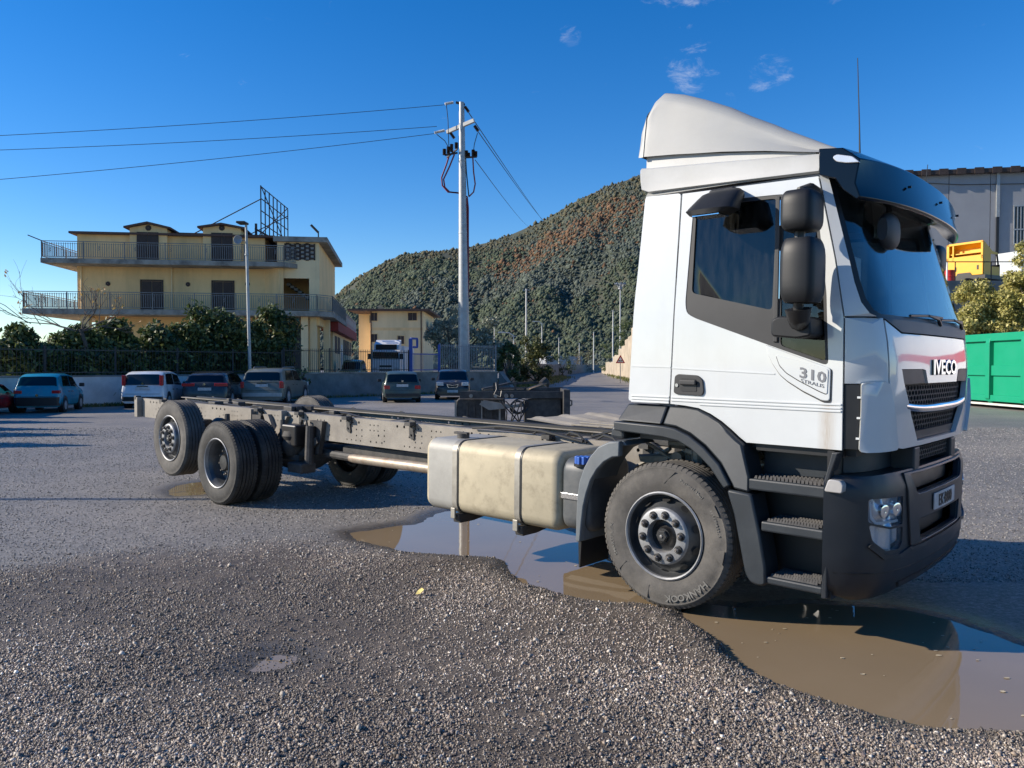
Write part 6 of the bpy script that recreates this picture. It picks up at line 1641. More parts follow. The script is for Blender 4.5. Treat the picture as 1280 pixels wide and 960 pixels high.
honey(1.525, 1.64, lim, .045); honey(1.36, 1.475, lim, .045)
o = hx.obj('grille_mesh', M['trim'], TR, smooth=0, fix=False); o['kind'] = 'stuff'
br = MB(); rows = []
for s in np.linspace(-.745, .745, 31):
    zc = 1.487 + .030 * (abs(s) / .745) ** 3; hh = .034 - .006 * (abs(s) / .745)
    rows.append([front(s, zc + hh * math.sin(a), .03 - .040 * max(-.2, math.cos(a)) * (1 - .25 * (abs(s) / .745) ** 6)) for a in np.linspace(0, 2 * PI, 13)[:-1]])
br.grid(rows, closed_u=True, cap=True).obj('grille_bar', M['chrome'], TR, smooth=60)
# wipers
for s0, s1 in ((-.62, .12), (.05, .80)):
    mb = MB().tube([front(s0, 2.066, -.012), front((s0 + s1) / 2, 2.080, -.016), front(s1, 2.084, -.012)], .009, 6); mb.tube([front(s1 - .10, 2.035, -.008), front(s1 - .18, 2.062, -.025), front((s0 + s1) / 2, 2.080, -.022)], [.014, .011, .008], 6)
    mb.obj('wiper', M['black'], TR)

# bumper
BS = [0, .4, .8, .95, 1.06, 1.13, 1.18, 1.205, 1.21]; BV = [1.437, 1.43, 1.395, 1.365, 1.315, 1.25, 1.17, 1.11, 1.09]
def bumpf(s, z, off=0):
    def q(s_):
        a = min(abs(s_), 1.21); return Vector((float(np.interp(a, BS, BV)), s_, z))
    p = q(s); tuck = float(np.interp(z, [.34, .40, .47, .60, 1.05, 1.12], [.10, .045, .012, 0, 0, .03])); 
    e = .012; s0 = max(-1.205, min(1.205, s)); d = q(s0 + e * .9 if s0 + e < 1.21 else 1.21) - q(s0 - e if s0 - e > -1.21 else -1.21); n = Vector((d.y, -d.x, 0)).normalized()
    if n.x < 0: n = -n
    return p - n * (off + tuck)
B_OUT = [(-1.21, 1.105), (-1.21, .47), (-1.19, .40), (-1.13, .365), (1.13, .365), (1.19, .40), (1.21, .47), (1.21, 1.105), (.9, 1.118), (0, 1.122), (-.9, 1.118)]
UPO = rounded([(-.62, 1.088), (.62, 1.088), (.53, .968), (-.53, .968)], .03); LWO = rounded([(-.50, .80), (.50, .80), (.455, .668), (-.455, .668)], .025)
HL = rounded([(-1.075, .982), (-.745, .972), (-.742, .80), (-.90, .80), (-1.075, .842)], .02); FG = rounded([(-1.072, .830), (-.90, .788), (-.742, .788), (-.742, .69), (-.80, .655), (-.95, .665), (-1.05, .735)], .02)
bumper = P('bumper', M['bumper'], B_OUT, [UPO, LWO, HL, FG, mir(HL), mir(FG)], fn=bumpf, t=.035, fine=.07, step=.05, smooth=45)
for nm, poly in (('upper_recess', UPO), ('lower_recess', LWO)): P(nm, M['black'], [(u * 1.04, .5 * (poly[0][1] + poly[len(poly) // 2][1]) + (v - .5 * (poly[0][1] + poly[len(poly) // 2][1])) * 1.15) for u, v in poly], fn=bumpf, t=.01, off=.085, parent=bumper)
for nm, pl in (('sill', [(-.66, .642), (.66, .642), (.60, .622), (-.60, .622)]),):
    P('bumper_lip', M['bumper'], pl, fn=bumpf, t=.03, off=-.016, parent=bumper)
P('bumper_front_frame', M['bumper'], [(-.715, 1.108), (.715, 1.108), (.64, .655), (-.64, .655)], [[(u * 1.03, 1.03 + (v - 1.03) * 1.05) for u, v in UPO], [(u * 1.04, .735 + (v - .735) * 1.05) for u, v in LWO]], fn=bumpf, t=.02, off=-.014, parent=bumper, bev=.004)
P('lower_groove', M['black'], [(-1.19, .545), (-.5, .520), (.5, .520), (1.19, .545), (1.19, .539), (.5, .512), (-.5, .512), (-1.19, .539)], fn=bumpf, t=.004, off=-.002, parent=bumper, step=.06)
P('skid_lip', M['bumper'], [(-.75, .44), (.75, .44), (.70, .40), (-.70, .40)], fn=bumpf, t=.03, off=-.012, parent=bumper)
for sg in (-1, 1):
    m_ = (lambda p: p) if sg < 0 else mir
    hb = P('headlamp', M['black'], m_(HL), fn=bumpf, t=.01, off=.075, parent=TR)
    P('lamp_reflector', M['reflector'], m_([(u * .995, v) for u, v in HL]), fn=lambda s, z, o: bumpf(s, z, o + .035 + .03 * math.sin(34 * s) * math.sin(30 * z)), t=.004, parent=hb, fine=.02, step=.02, smooth=60)
    for s in (-.96, -.82):
        pb = bumpf(s * (1 if sg < 0 else -1), .90, .03)
        MB().lathe([(.026, .03), (.030, .0), (.037, -.006), (.040, .0), (.040, .03), (.02, .035), (0, .03)], 24, (0, 0, 0)).obj('lamp_bulb', M['chrome'], hb).location = pb
        bb = [c for c in hb.children if c.name.startswith('lamp_bulb')][-1]; bb.rotation_euler = (0, 0, -PI / 2 + (sg * .35 if True else 0)); 
    P('daytime_strip', M['white_plastic'], m_(rounded([(-1.06, .965), (-1.045, .965), (-1.035, .875), (-1.0, .838), (-.76, .828), (-.76, .815), (-1.005, .822), (-1.05, .865)], .006, 2)), fn=bumpf, t=.006, off=.022, parent=hb, step=.04)
    P('lamp_lens', M['lens'], m_(HL), fn=bumpf, t=.003, off=.006, parent=hb)
    fb = P('fog_lamp', M['black'], m_(FG), fn=bumpf, t=.01, off=.07, parent=TR)
    P('lamp_reflector', M['reflector'], m_(FG), fn=lambda s, z, o: bumpf(s, z, o + .04 + .02 * math.cos(40 * s)), t=.004, parent=fb, fine=.025, step=.02, smooth=60)
    P('lamp_lens', M['lens'], m_(FG), fn=bumpf, t=.003, off=.006, parent=fb)
    P('lamp_brow', M['bumper'], m_(rounded([(-1.06, .72), (-.96, .645), (-.80, .628), (-.60, .655), (-.62, .635), (-.80, .602), (-.97, .618), (-1.075, .70)], .01)), fn=bumpf, t=.03, off=-.014, parent=bumper)
    x0 = 1.10
    ind = MB().prism(rounded([(1.095, 1.02), (1.12, 1.095), (1.185, 1.092), (1.205, 1.07), (1.20, 1.018)], .012, 2), lambda x, z, y: (x, y, z), sg * 1.16, sg * 1.222); ind.obj('side_indicator', M['orange_lens'], TR, smooth=20, bevel=.006)
    MB().prism([(1.085, .38), (1.115, .38), (1.115, 1.09), (1.165, 1.25), (1.13, 1.25), (1.088, 1.08)], lambda x, z, y: (x, y, z), sg * 1.10, sg * 1.200).obj('bumper_return', M['bumper'], TR, smooth=0, bevel=.006)
    MB().bx(1.25, 1.40, min(sg * .40, sg * .52), max(sg * .40, sg * .52), 1.09, 1.25).obj('bumper_bracket', M['dark'], TR, smooth=0, bevel=.012)
P('bumper_top', M['dark'], [(-1.15, 1.115), (1.15, 1.115), (1.15, 1.26), (-1.15, 1.26)], fn=bumpf, t=.01, off=.13)
P('bumper_shelf', M['black'], [(-1.2, 1.10), (1.2, 1.10), (1.2, 1.112), (-1.2, 1.112)], fn=bumpf, t=.14, off=.01)
hx = MB(); a_ = .018
honey(1.165, 1.225, lambda z: .42, .03); o = hx.obj('lower_mesh', M['trim'], TR, smooth=0, fix=False); o['kind'] = 'stuff'
pl = P('number_plate', M['plate'], rounded([(-.262, .828), (.262, .828), (.262, .935), (-.262, .935)], .008, 2), fn=bumpf, t=.006, off=-.026)
v2, f2 = text_geo('EK·B000', .105, .002, bold=.002)
MB().add([bumpf(v_.x * .92, .845 + v_.y, -.0275 - v_.z) for v_ in v2], f2).obj('plate_text', M['black'], pl, smooth=0)

# roof, fairing, visor, antennas
rf = MB(); rows = []
for x in np.linspace(-.23, 1.02, 8):
    yc = 1.10; zz = 2.93
    rows.append([(x, -yc, zz), (x, -yc + .04, zz + .05), (x, -.6, zz + .09), (x, 0, zz + .10), (x, .6, zz + .09), (x, yc - .04, zz + .05), (x, yc, zz)])
rf.grid(rows).obj('roof', M['white_dirty'], TR, smooth=60)
def ring_fair(x, zb, zt, yb, yt, n=8):
    """half arch from the lower edge over the rounded shoulder"""
    out = [(-yb, zb)]; r = min(.10, (zt - zb) * .75)
    out.append((-yt - (yb - yt) * .45, zb + (zt - r - zb) * .6))
    for a in np.linspace(PI, PI / 2, n): out.append((-(yt - r) + r * math.cos(a), zt - r + r * math.sin(a)))
    out += [(-.45, zt + .012), (0, zt + .018)]
    return [(x, y, z) for y, z in out] + [(x, -y, z) for y, z in out[-2::-1]]
fs = [(-.282, 3.215, 3.36, 1.108, 1.09), (-.275, 3.213, 3.45, 1.108, 1.085), (-.245, 3.212, 3.555, 1.108, 1.075), (-.205, 3.208, 3.63, 1.108, 1.062), (-.15, 3.203, 3.672, 1.108, 1.05), (-.01, 3.19, 3.632, 1.106, 1.05), (.155, 3.17, 3.562, 1.105, 1.05), (.34, 3.15, 3.472, 1.104, 1.05), (.49, 3.128, 3.382, 1.103, 1.05), (.64, 3.105, 3.302, 1.102, 1.055), (.745, 3.085, 3.24, 1.10, 1.06), (.9, 3.055, 3.155, 1.10, 1.065), (1.0, 3.038, 3.098, 1.095, 1.06), (1.09, 3.025, 3.05, 1.09, 1.055)]
fm = MB().grid([ring_fair(*q) for q in fs]); k = len(ring_fair(*fs[0]))
fm.add(ring_fair(*fs[0]), [tuple(range(k))]); fm.obj('roof_fairing', M['white_dirty'], TR, smooth=40)
sk = MB(); rows = []
for x, z0, z1, y0, y1 in ((-.268, 3.03, 3.122, 1.115, 1.115), (-.255, 2.975, 3.128, 1.122, 1.122), (-.20, 2.953, 3.122, 1.122, 1.118), (.2, 2.942, 3.092, 1.122, 1.112), (.6, 2.930, 3.058, 1.122, 1.110), (.985, 2.918, 3.026, 1.12, 1.105)):
    half = [(-1.07, z1 + .012), (-y1 + .006, z1 + .002), (-y1, z1 - .006), (-y1 + .002, z0 + .35 * (z1 - z0)), (-y0 + .006, z0 + .008), (-1.08, z0)]
    rows.append((x, half))
for s in (1, -1):
    MB().grid([[(x, s * 1.075, z0) , (x, s * 1.07, z1)] for x, z0, z1 in ((-.245, 3.0, 3.222), (.2, 3.0, 3.17), (.6, 3.0, 3.11), (.95, 3.0, 3.05))]).obj('fairing_recess', M['skirt'], TR)
rim = MB().grid([ring_fair(x - .004, zb - .004, zt + .005, yb + .005, yt + .005) for x, zb, zt, yb, yt in fs[:3]]); rim.obj('fairing_rim', M['white_dirty'], TR, smooth=40)
for s in (1, -1):
    sk.grid([[(x, s * y, z) for y, z in h] for x, h in rows])
x, h = rows[0]; sk.add([(x, y, z) for y, z in h] + [(x, -y, z) for y, z in reversed(h)], [tuple(range(12))])
sk.obj('fairing_base', M['skirt'], TR, smooth=25)
vs = MB(); rows = []
for s in np.linspace(-1, 1, 25):
    b_ = (1 - abs(s) ** 2.5); y = s * 1.135
    xa = .99 ; xl = 1.235 + .155 * b_; zl = 2.735 + .005 * b_
    pr = [(xa, 3.052 + .05 * b_), (xa + .14, 3.034 + .055 * b_), (xa + .24 + .07 * b_, 2.955 + .05 * b_), (xl - .03, 2.82 + .02 * b_), (xl, zl), (xl - .02, zl - .012), (xl - .10, 2.79), (xa + .10, 2.86 + .02 * b_), (xa + .005, 2.895)]
    rows.append([(px_, y, pz_) for px_, pz_ in pr])
vm = MB().grid(rows, closed_u=True, cap=True); vo = vm.obj('sun_visor', M['visor'], TR, smooth=38, bevel=.006)
for sg in (-1, 1):
    q = MB().prism(rounded([(1.075, 2.985), (1.10, 2.998), (1.19, 2.972), (1.235, 2.93), (1.16, 2.938), (1.10, 2.955)], .012, 2), lambda x, z, y: (x, y, z), sg * 1.10, sg * 1.150); q.obj('marker_lamp', M['lens'] if False else M['lamp'], vo, smooth=20, bevel=.004)
for s in (-.55, .1, .7): MB().cyl((1.318 + .05 * (1 - abs(s)), s * 1.0, 2.875), .008, .02, 'x', 8).obj('visor_screw', M['black'], vo)
for (x, y, z, h, lean) in ((1.075, -.66, 3.09, .62, -.03), (1.10, .72, 3.06, .23, .02)):
    MB().tube([(x, y, z - .08), (x + lean * .3, y, z + h * .3), (x + lean, y, z + h)], [.007, .004, .0025], 6).obj('antenna', M['black'], TR)

# cab shell behind the panels and the interior
P('cab_lining', M['seat'], [(-.30, 1.50), (-.27, 2.1), (-.21, 2.92), (.14, 2.90), (.11, 2.1), (.02, 1.46)], fn=sidef(-1), t=.01, off=.04)
P('cab_lining', M['seat'], [(-.30, 1.50), (-.27, 2.1), (-.21, 2.92), (.14, 2.90), (.11, 2.1), (.02, 1.46)], fn=sidef(1), t=.01, off=.04)
for sg in (-1, 1):
    P('door_lining', M['seat'], [(.02, 1.48), (.13, 1.47), (.23, 1.455), (.40, 1.375), (.575, 1.27), (1.16, 1.27), (1.14, 2.02), (1.085, 2.0), (1.078, 1.75), (.766, 1.855), (.19, 2.055), (.12, 2.06), (.10, 2.86), (.03, 2.86)], fn=sidef(sg), t=.01, off=.035)
MB().prism([(-.32, 1.48), (-.32, 2.2), (-.235, 2.94), (-.20, 2.94), (-.28, 2.2), (-.28, 1.48)], lambda x, z, y: (x, y, z), -1.085, 1.085).obj('cab_rear_wall', M['white'], TR, smooth=0)
MB().prism([(-.27, 2.88), (1.0, 2.88), (1.0, 2.92), (-.24, 2.92)], lambda x, z, y: (x, y, z), -1.07, 1.07).obj('headliner', M['seat'], TR, smooth=0)
MB().bx(-.28, 1.22, -1.05, 1.05, 1.22, 1.27).obj('cab_floor', M['black'], TR, smooth=0)
P('cab_front_lining', M['black'], [(-1.1, 1.25), (1.1, 1.25), (1.1, 2.03), (-1.1, 2.03)], t=.01, off=.11)
MB().prism(rounded([(.80, 1.3), (.80, 1.78), (.90, 1.98), (1.16, 2.055), (1.24, 2.03), (1.24, 1.3)], .03, 2), lambda x, z, y: (x, y, z), -1.06, 1.06).obj('dashboard', M['black'], TR, smooth=20)
for y0 in (-.78, .30):
    s_ = MB().prism(rounded([(-.02, 1.66), (-.02, 1.80), (.48, 1.82), (.50, 1.68)], .05, 3), lambda x, z, y: (x, y, z), y0, y0 + .50).obj('seat', M['seat'], TR, smooth=30, bevel=.03)
    MB().prism(rounded([(-.02, 1.80), (-.16, 2.42), (-.08, 2.46), (-.02, 2.42), (.10, 1.85)], .05, 3), lambda x, z, y: (x, y, z), y0 + .02, y0 + .48).obj('seat_back', M['seat'], s_, smooth=30, bevel=.03)
    MB().prism(rounded([(-.15, 2.47), (-.17, 2.68), (-.10, 2.68), (-.08, 2.47)], .03, 3), lambda x, z, y: (x, y, z), y0 + .12, y0 + .38).obj('headrest', M['seat'], s_, smooth=30, bevel=.02)
    MB().bx(0, .4, y0 + .05, y0 + .45, 1.27, 1.65).obj('seat_base', M['black'], s_, smooth=0)
wh = MB(); ax = Vector((.55, 0, .83)).normalized(); e1 = Vector((0, 1, 0)); e2 = ax.cross(e1); cw = Vector((.70, .55, 1.98))
wh.tube([cw + (e1 * math.cos(a) + e2 * math.sin(a)) * .23 for a in [i * 2 * PI / 28 for i in range(29)]], .017, 8, cap=False)
for a in (.3, PI - .3, 1.5 * PI): wh.bar(cw, cw + (e1 * math.cos(a) + e2 * math.sin(a)) * .23, .035, .02)
wh.tube([cw, cw + Vector((.22, 0, -.3))], .045, 8); wh.obj('steering_wheel', M['black'], TR)
MB().prism(rounded([(.97, 2.61), (.985, 2.87), (1.03, 2.87), (1.055, 2.62)], .02, 2), lambda x, z, y: (x, y, z), -.28, -.05).obj('roof_console', M['black'], TR, smooth=20)
MB().bx(1.13, 1.14, -.93, -.80, 2.25, 2.42).obj('permit_card', M['plate'], TR, smooth=0)
fmir = MB(); rows = []
for i, f in enumerate(np.linspace(-1, 1, 9)):
    k = (1 - abs(f) ** 3 * .4); rows.append([(1.245 + .05 * k * math.cos(a), -.62 + .13 * f, 2.60 + .115 * k * math.copysign(abs(math.sin(a)) ** .7, math.sin(a))) for a in np.linspace(0, 2 * PI, 15)[:-1]])
fmir.grid(rows, closed_u=True, cap=True).obj('front_mirror', M['trim'], TR, smooth=50)
MB().tube([(1.18, -.62, 2.83), (1.24, -.62, 2.76), (1.245, -.62, 2.66)], .018, 8).obj('front_mirror_arm', M['black'], TR)

# ------------------------------------------------------------------ chassis
ZT, HR = 1.088, .297
def rail_geo():
    x0, x1 = -10.29, .55
    holes = []
    g = random.Random(9)
    def hole(x, z, r): holes.append([(x + r * math.cos(a), z + r * math.sin(a)) for a in [i * PI / 3 for i in range(6)]])
    zb = ZT - HR
    for xg in np.arange(-9.9, -.3, 1.02):
        for k in range(4): hole(xg + k * .115, ZT - .045, .017)
        for k in range(3):
            for j in range(2): hole(xg + .55 + k * .07, ZT - .06 - j * .06, .010)
        for k in range(4): hole(xg + .12 + k * .085, zb + .045, .010)
        for k in range(3): hole(xg + .56 + k * .10, zb + .05, .012)
        for k in range(2):
            for j in range(2): hole(xg + .30 + k * .10, zb + .10 + j * .07, .011)
        for j in range(3): hole(xg + .80, zb + .07 + j * .06, .010)
        hole(xg + .20, ZT - .15, .013); hole(xg + .70, ZT - .17, .014)
    return plate([(x0, zb), (x1, zb), (x1, ZT), (x0, ZT)], holes, lambda x, z, o: Vector((x, 0, z)), 0, step=.5, fine=.35, skin=False)
rv, rfc = rail_geo()
for sg in (-1, 1):
    m = MB()
    m.add([(v.x, sg * .385, v.z) for v in rv], rfc); m.add([(v.x, sg * .377, v.z) for v in rv], rfc)
    m.bx(-10.29, .55, min(sg * .30, sg * .3845), max(sg * .30, sg * .3845), ZT - .009, ZT + .001); m.bx(-10.29, .55, min(sg * .30, sg * .3845), max(sg * .30, sg * .3845), ZT - HR - .001, ZT - HR + .009)
    m.obj('chassis_rail', M['frame'], TR, smooth=0, fix=False)
    for x in (-9.35, -8.55, -6.55, -5.6, -4.625, -3.52, -1.64, -.62):
        p = rounded([(x - .045, ZT - .145), (x - .05, ZT + .03), (x - .02, ZT + .045), (x + .05, ZT + .03), (x + .045, ZT - .06), (x + .02, ZT - .08), (x + .03, ZT - .16), (x, ZT - .175)], .008, 1)
        m = MB().prism(p, lambda a, b, y: (a, y, b), sg * .387, sg * .40); m.bx(x - .045, x + .045, min(sg * .40, sg * .47), max(sg * .40, sg * .47), ZT - .02, ZT + .02)
        for k in range(3): m.cyl((x + (.02 if k % 2 else -.02), sg * .405, ZT - .03 - .045 * k), .012, .014, 'y', 6)
        m.obj('body_bracket', M['frame_dark'], TR, smooth=0)
for x in (-10.2, -9.1, -8.0, -7.0, -5.7, -4.4, -3.0, -1.7, -.5):
    m = MB().bx(x - .05, x + .05, -.375, .375, ZT - .235, ZT - .225); m.bx(x - .05, x + .05, -.375, .375, ZT - .06, ZT - .05); m.bx(x - .005, x + .005, -.375, .375, ZT - .224, ZT - .061)
    m.obj('cross_member', M['frame'], TR, smooth=0)
MB().bx(-10.31, -10.20, -.47, -.386, ZT - .30, ZT + .02).obj('end_bracket', M['frame'], TR, smooth=0, bevel=.006)
MB().bx(-10.312, -10.235, -.475, -.387, ZT - .02, ZT + .045).obj('end_latch', M['frame_dark'], TR, smooth=0, bevel=.01)
# air lines and looms along the frame
g = random.Random(12); m = MB()
for k in range(6):
    y = -.27 + .11 * k; pts = [(x, y + g.uniform(-.03, .03), ZT - .07 + g.uniform(-.035, .05)) for x in np.linspace(-9.6, -.3, 24)]
    m.tube(pts, .012 + .006 * (k % 2), 5)
for k in range(4):
    x = -1.9 + .36 * k; m.tube([(x, -.33, ZT + .0), (x + .1, -.36, ZT + .05), (x + .22, -.40, ZT + .04), (x + .32, -.42, ZT - .02)], .012, 6)
m.tube([(x, .345, ZT + .014) for x in np.linspace(-9.8, -.9, 30)], .020, 6)
for k in range(1): m.tube([(-2.6, -.42, ZT + .02 + k * .02), (-2.2, -.45, ZT + .06 + k * .012), (-1.7, -.44, ZT + .05), (-1.25, -.43, ZT - .01)], .014, 6)
m.obj('air_lines', M['cable'], TR)
m = MB().tube([(-1.25, -.30, ZT + .02), (-.95, -.26, ZT + .12), (-.62, -.22, ZT + .26), (-.60, -.20, ZT + .22)], .012, 6); m.tube([(-.72, -.24, ZT + .18), (-.5, -.1, ZT + .02)], .014, 6); m.tube([(-1.3, .3, ZT + .02), (-.8, .1, ZT + .12), (-.55, .0, ZT + .2)], .010, 6)
m.obj('suzi_coils', M['cable'], TR)
for x, y, z, l, r in ((-3.2, .02, .82, .75, .115), (-4.15, -.12, .80, .6, .11), (-8.6, .1, .86, .7, .11)):
    MB().lathe([(0, -l / 2), (r * .7, -l / 2 + .01), (r, -l / 2 + .05), (r, l / 2 - .05), (r * .7, l / 2 - .01), (0, l / 2)], 18).obj('air_tank', M['frame_dark'], TR).matrix_local = Matrix.Translation((x, y, z)) @ Matrix.Rotation(PI / 2, 4, 'Z')
MB().tube([(-5.9, 0, .60), (-3.4, 0, .74), (-1.1, 0, .84)], .065, 14).obj('driveshaft', M['frame_dark'], TR)
MB().prism(rounded([(-1.3, .70), (-1.2, 1.0), (-.2, 1.12), (.3, 1.2), (.6, 1.2), (.6, .55), (-.4, .55)], .06, 3), lambda x, z, y: (x, y, z), -.29, .29).obj('gearbox', M['frame_dark'], TR, smooth=30)
m = MB(); g = random.Random(2)
for k in range(16):
    a = Vector((g.uniform(-.35, .45), g.uniform(-.75, -.5), g.uniform(1.02, 1.22))); m.tube([a, a + Vector((g.uniform(-.3, .3), g.uniform(-.08, .08), g.uniform(-.1, .08))), a + Vector((g.uniform(-.3, .5), g.uniform(-.05, .1), g.uniform(-.12, .05)))], g.uniform(.012, .03), 6)
for k in range(7): m.cyl((g.uniform(-.3, .4), g.uniform(-.7, -.5), g.uniform(1.02, 1.2)), g.uniform(.03, .06), g.uniform(.08, .2), g.choice('xyz'), 10)
m.obj('engine_pipes', M['strap'], TR)
MB().bx(-.36, .62, -.86, .86, 1.20, 1.245).obj('engine_shield', M['black'], TR, smooth=0)
for sg in (-1, 1):
    MB().bx(-.30, .60, min(sg * .50, sg * .53), max(sg * .50, sg * .53), .60, 1.20).obj('wheel_well', M['black'], TR, smooth=0)
    m = MB()
    for k in range(3): m.tube([(-.85, sg * .42, .70 + .022 * k), (-.4, sg * .42, .60 + .022 * k), (0, sg * .42, .575 + .022 * k), (.4, sg * .42, .60 + .022 * k), (.8, sg * .42, .70 + .022 * k)], .018, 6)
    m.obj('leaf_spring', M['frame_dark'], TR)
MB().tube([(0, -.95, .57), (0, -.5, .50), (0, .5, .50), (0, .95, .57)], .06, 10).obj('front_axle', M['frame_dark'], TR)
# exhaust and silencer under the frame
MB().tube([(-4.55, -.42, .63), (-4.45, -.44, .635), (-3.4, -.46, .652), (-2.3, -.46, .66)], [.045, .052, .056, .056], 14).obj('exhaust_pipe', M['pipe'], TR)
MB().tube([(-5.4, -.30, .62), (-4.5, -.38, .63)], .05, 10).obj('exhaust_pipe', M['frame_dark'], TR)
MB().prism(rounded([(-4.9, .58), (-4.9, .74), (-2.5, .78), (-2.5, .58)], .05, 3), lambda x, z, y: (x, y, z), -.28, .30).obj('silencer', M['frame_dark'], TR, smooth=30)
# rear axles: beams, bellows, hangers, shock absorbers
for x, z in ((-6.098, .50), (-7.475, .70)):
    MB().tube([(x, -.95, z), (x, -.4, z), (x, -.18, z), (x, 0, z), (x, .18, z), (x, .4, z), (x, .95, z)], [.09, .10, .19, .23, .19, .10, .09], 16).obj('axle', M['frame_dark'], TR)
    for sg in (-1, 1):
        for dx in (-.48, .50):
            MB().lathe([(0, -.16), (.09, -.16), (.13, -.10), (.145, -.03), (.125, .03), (.145, .08), (.12, .14), (0, .15)], 18).obj('air_bellows', M['rubber'], TR).matrix_local = Matrix.Translation((x + dx, sg * .50, .74)) @ Matrix.Rotation(PI / 2, 4, 'X')
        m = MB().bar((x - .62, sg * .50, .56), (x + .68, sg * .50, .56), .10, .07); m.bar((x + .6, sg * .46, .56), (x + .95, sg * .44, .80), .09, .08); m.prism([(x + .82, .62), (x + .80, .80), (x + .76, 1.02), (x + 1.02, 1.02), (x + .98, .80), (x + .94, .62)], lambda a, b, y: (a, y, b), sg * .39, sg * .45)
        m.obj('trailing_arm', M['frame_dark'], TR, smooth=0)
        MB().tube([(x + .35, sg * .56, .60), (x + .28, sg * .52, 1.0)], [.05, .035], 10).obj('shock_absorber', M['frame_dark'], TR)
        MB().lathe([(0, -.1), (.08, -.1), (.095, -.03), (.095, .05), (.06, .1), (0, .11)], 14).obj('brake_chamber', M['frame_dark'], TR).matrix_local = Matrix.Translation((x + .26, sg * .62, z + .16)) @ Matrix.Rotation(PI / 2, 4, 'Z')
for sg in (-1, 1):
    m = MB().prism([(-6.42, ZT - .05), (-6.30, ZT - .05), (-6.12, ZT - .32), (-6.24, ZT - .32)], lambda a, b, y: (a, y, b), sg * .388, sg * .44); m.prism([(-5.85, ZT - .05), (-5.97, ZT - .05), (-6.20, ZT - .32), (-6.08, ZT - .32)], lambda a, b, y: (a, y, b), sg * .388, sg * .44)
    m.bx(-6.75, -6.68, min(sg * .388, sg * .46), max(sg * .388, sg * .46), ZT - .25, ZT + .0); m.bx(-6.0, -5.93, min(sg * .388, sg * .47), max(sg * .388, sg * .47), ZT - .12, ZT + .02)
    m.obj('spring_hanger', M['frame'], TR, smooth=0)
m = MB().bar((-6.9, -.3, ZT + .01), (-6.1, .1, ZT + .02), .07, .05); m.bar((-6.9, .3, ZT + .01), (-6.1, -.1, ZT + .02), .07, .05); m.cyl((-6.3, 0, ZT), .10, .10, 'z', 14); m.obj('v_stay', M['frame_dark'], TR)
m = MB()
g = random.Random(21)
for k in range(14):
    x, y, q = g.uniform(-9, -5.6), g.uniform(-.3, .25), g.uniform(.06, .2)
    MB().bx(x, x + q, y, y + q * .7, ZT - .1, ZT + g.uniform(-.04, .06)).obj('valve_block', M['frame_dark'], TR, smooth=0, bevel=.01)
MB().bx(-5.72, -5.42, -.60, -.41, .70, .96).obj('valve_box', M['black'], TR, smooth=0, bevel=.02)
MB().tube([(-5.50, -.47, .95), (-5.45, -.48, 1.03), (-5.33, -.50, 1.02), (-5.30, -.50, .90)], .012, 6).obj('air_hose', M['cable'], TR)
MB().tube([(-5.25, -.52, .50), (-5.25, -.50, .96)], .055, 10).obj('shock_absorber', M['frame_dark'], TR)
MB().bx(-5.5, -5.2, -.66, -.45, .40, .52).obj('axle_bracket', M['frame_dark'], TR, smooth=0, bevel=.02)

# ------------------------------------------------------------------ fuel tank and adblue tank
def tank_ring(x, y0, y1, z0, z1, r, n=5):
    out = []
    for cy, cz, a0 in ((y1 - r, z1 - r, 0), (y0 + r, z1 - r, PI / 2), (y0 + r, z0 + r, PI), (y1 - r, z0 + r, 1.5 * PI)):
        for k in range(n + 1):
            a = a0 + PI / 2 * k / n; out.append((x, cy + r * math.cos(a), cz + r * math.sin(a)))
    return out
def tank(name, x0, x1, y0, y1, z0, z1, r, mt, er=.05):
    rows = []
    for x, ins in ((x0, er), (x0 + er * .12, er * .5), (x0 + er * .45, er * .16), (x0 + er, 0), (x1 - er, 0), (x1 - er * .45, er * .16), (x1 - er * .12, er * .5), (x1, er)):
        rows.append(tank_ring(x, y0 + ins, y1 - ins, z0 + ins, z1 - ins, max(.02, r - ins * .5)))
    return MB().grid(rows, closed_u=True, cap=True).obj(name, mt, TR, smooth=50)
FY0, FY1, FZ0, FZ1 = -1.19, -.50, .452, 1.075
tk = tank('fuel_tank', -2.44, -.915, FY0, FY1, FZ0, FZ1, .10, M['tank'], .07)
MB().grid([tank_ring(x, FY0 - o, FY1 + o, FZ0 - o, FZ1 + o, .10) for x, o in ((-2.375, .0015), (-2.06, .0025))], closed_u=True).obj('tank_end', M['tank_grey'], tk, smooth=50)
for x in (-2.045, -1.33):
    for dx, w, mt, o in ((0, .055, 'strap', .007), (.036, .016, 'black', .004)):
        MB().grid([tank_ring(x + dx - w / 2, FY0 - .0005, FY1, FZ0 - .0005, FZ1 + .0005, .10), tank_ring(x + dx - w / 2, FY0 - o, FY1, FZ0 - o, FZ1 + o, .105), tank_ring(x + dx + w / 2, FY0 - o, FY1, FZ0 - o, FZ1 + o, .105), tank_ring(x + dx + w / 2, FY0 - .0005, FY1, FZ0 - .0005, FZ1 + .0005, .10)], closed_u=True).obj('tank_strap', M[mt], tk, smooth=50)
    m = MB().prism([(-1.19, .445), (-.40, .445), (-.40, .80), (-.47, .80), (-.49, .44), (-1.0, .37), (-1.17, .37)], lambda y, z, x_: (x_, y, z), x - .035, x + .05); m.obj('tank_bracket', M['frame_dark'], TR, smooth=0, bevel=.006)
    MB().bx(x - .03, x + .02, -1.212, -1.192, .41, .50).obj('strap_buckle', M['strap'], tk, smooth=0, bevel=.004)
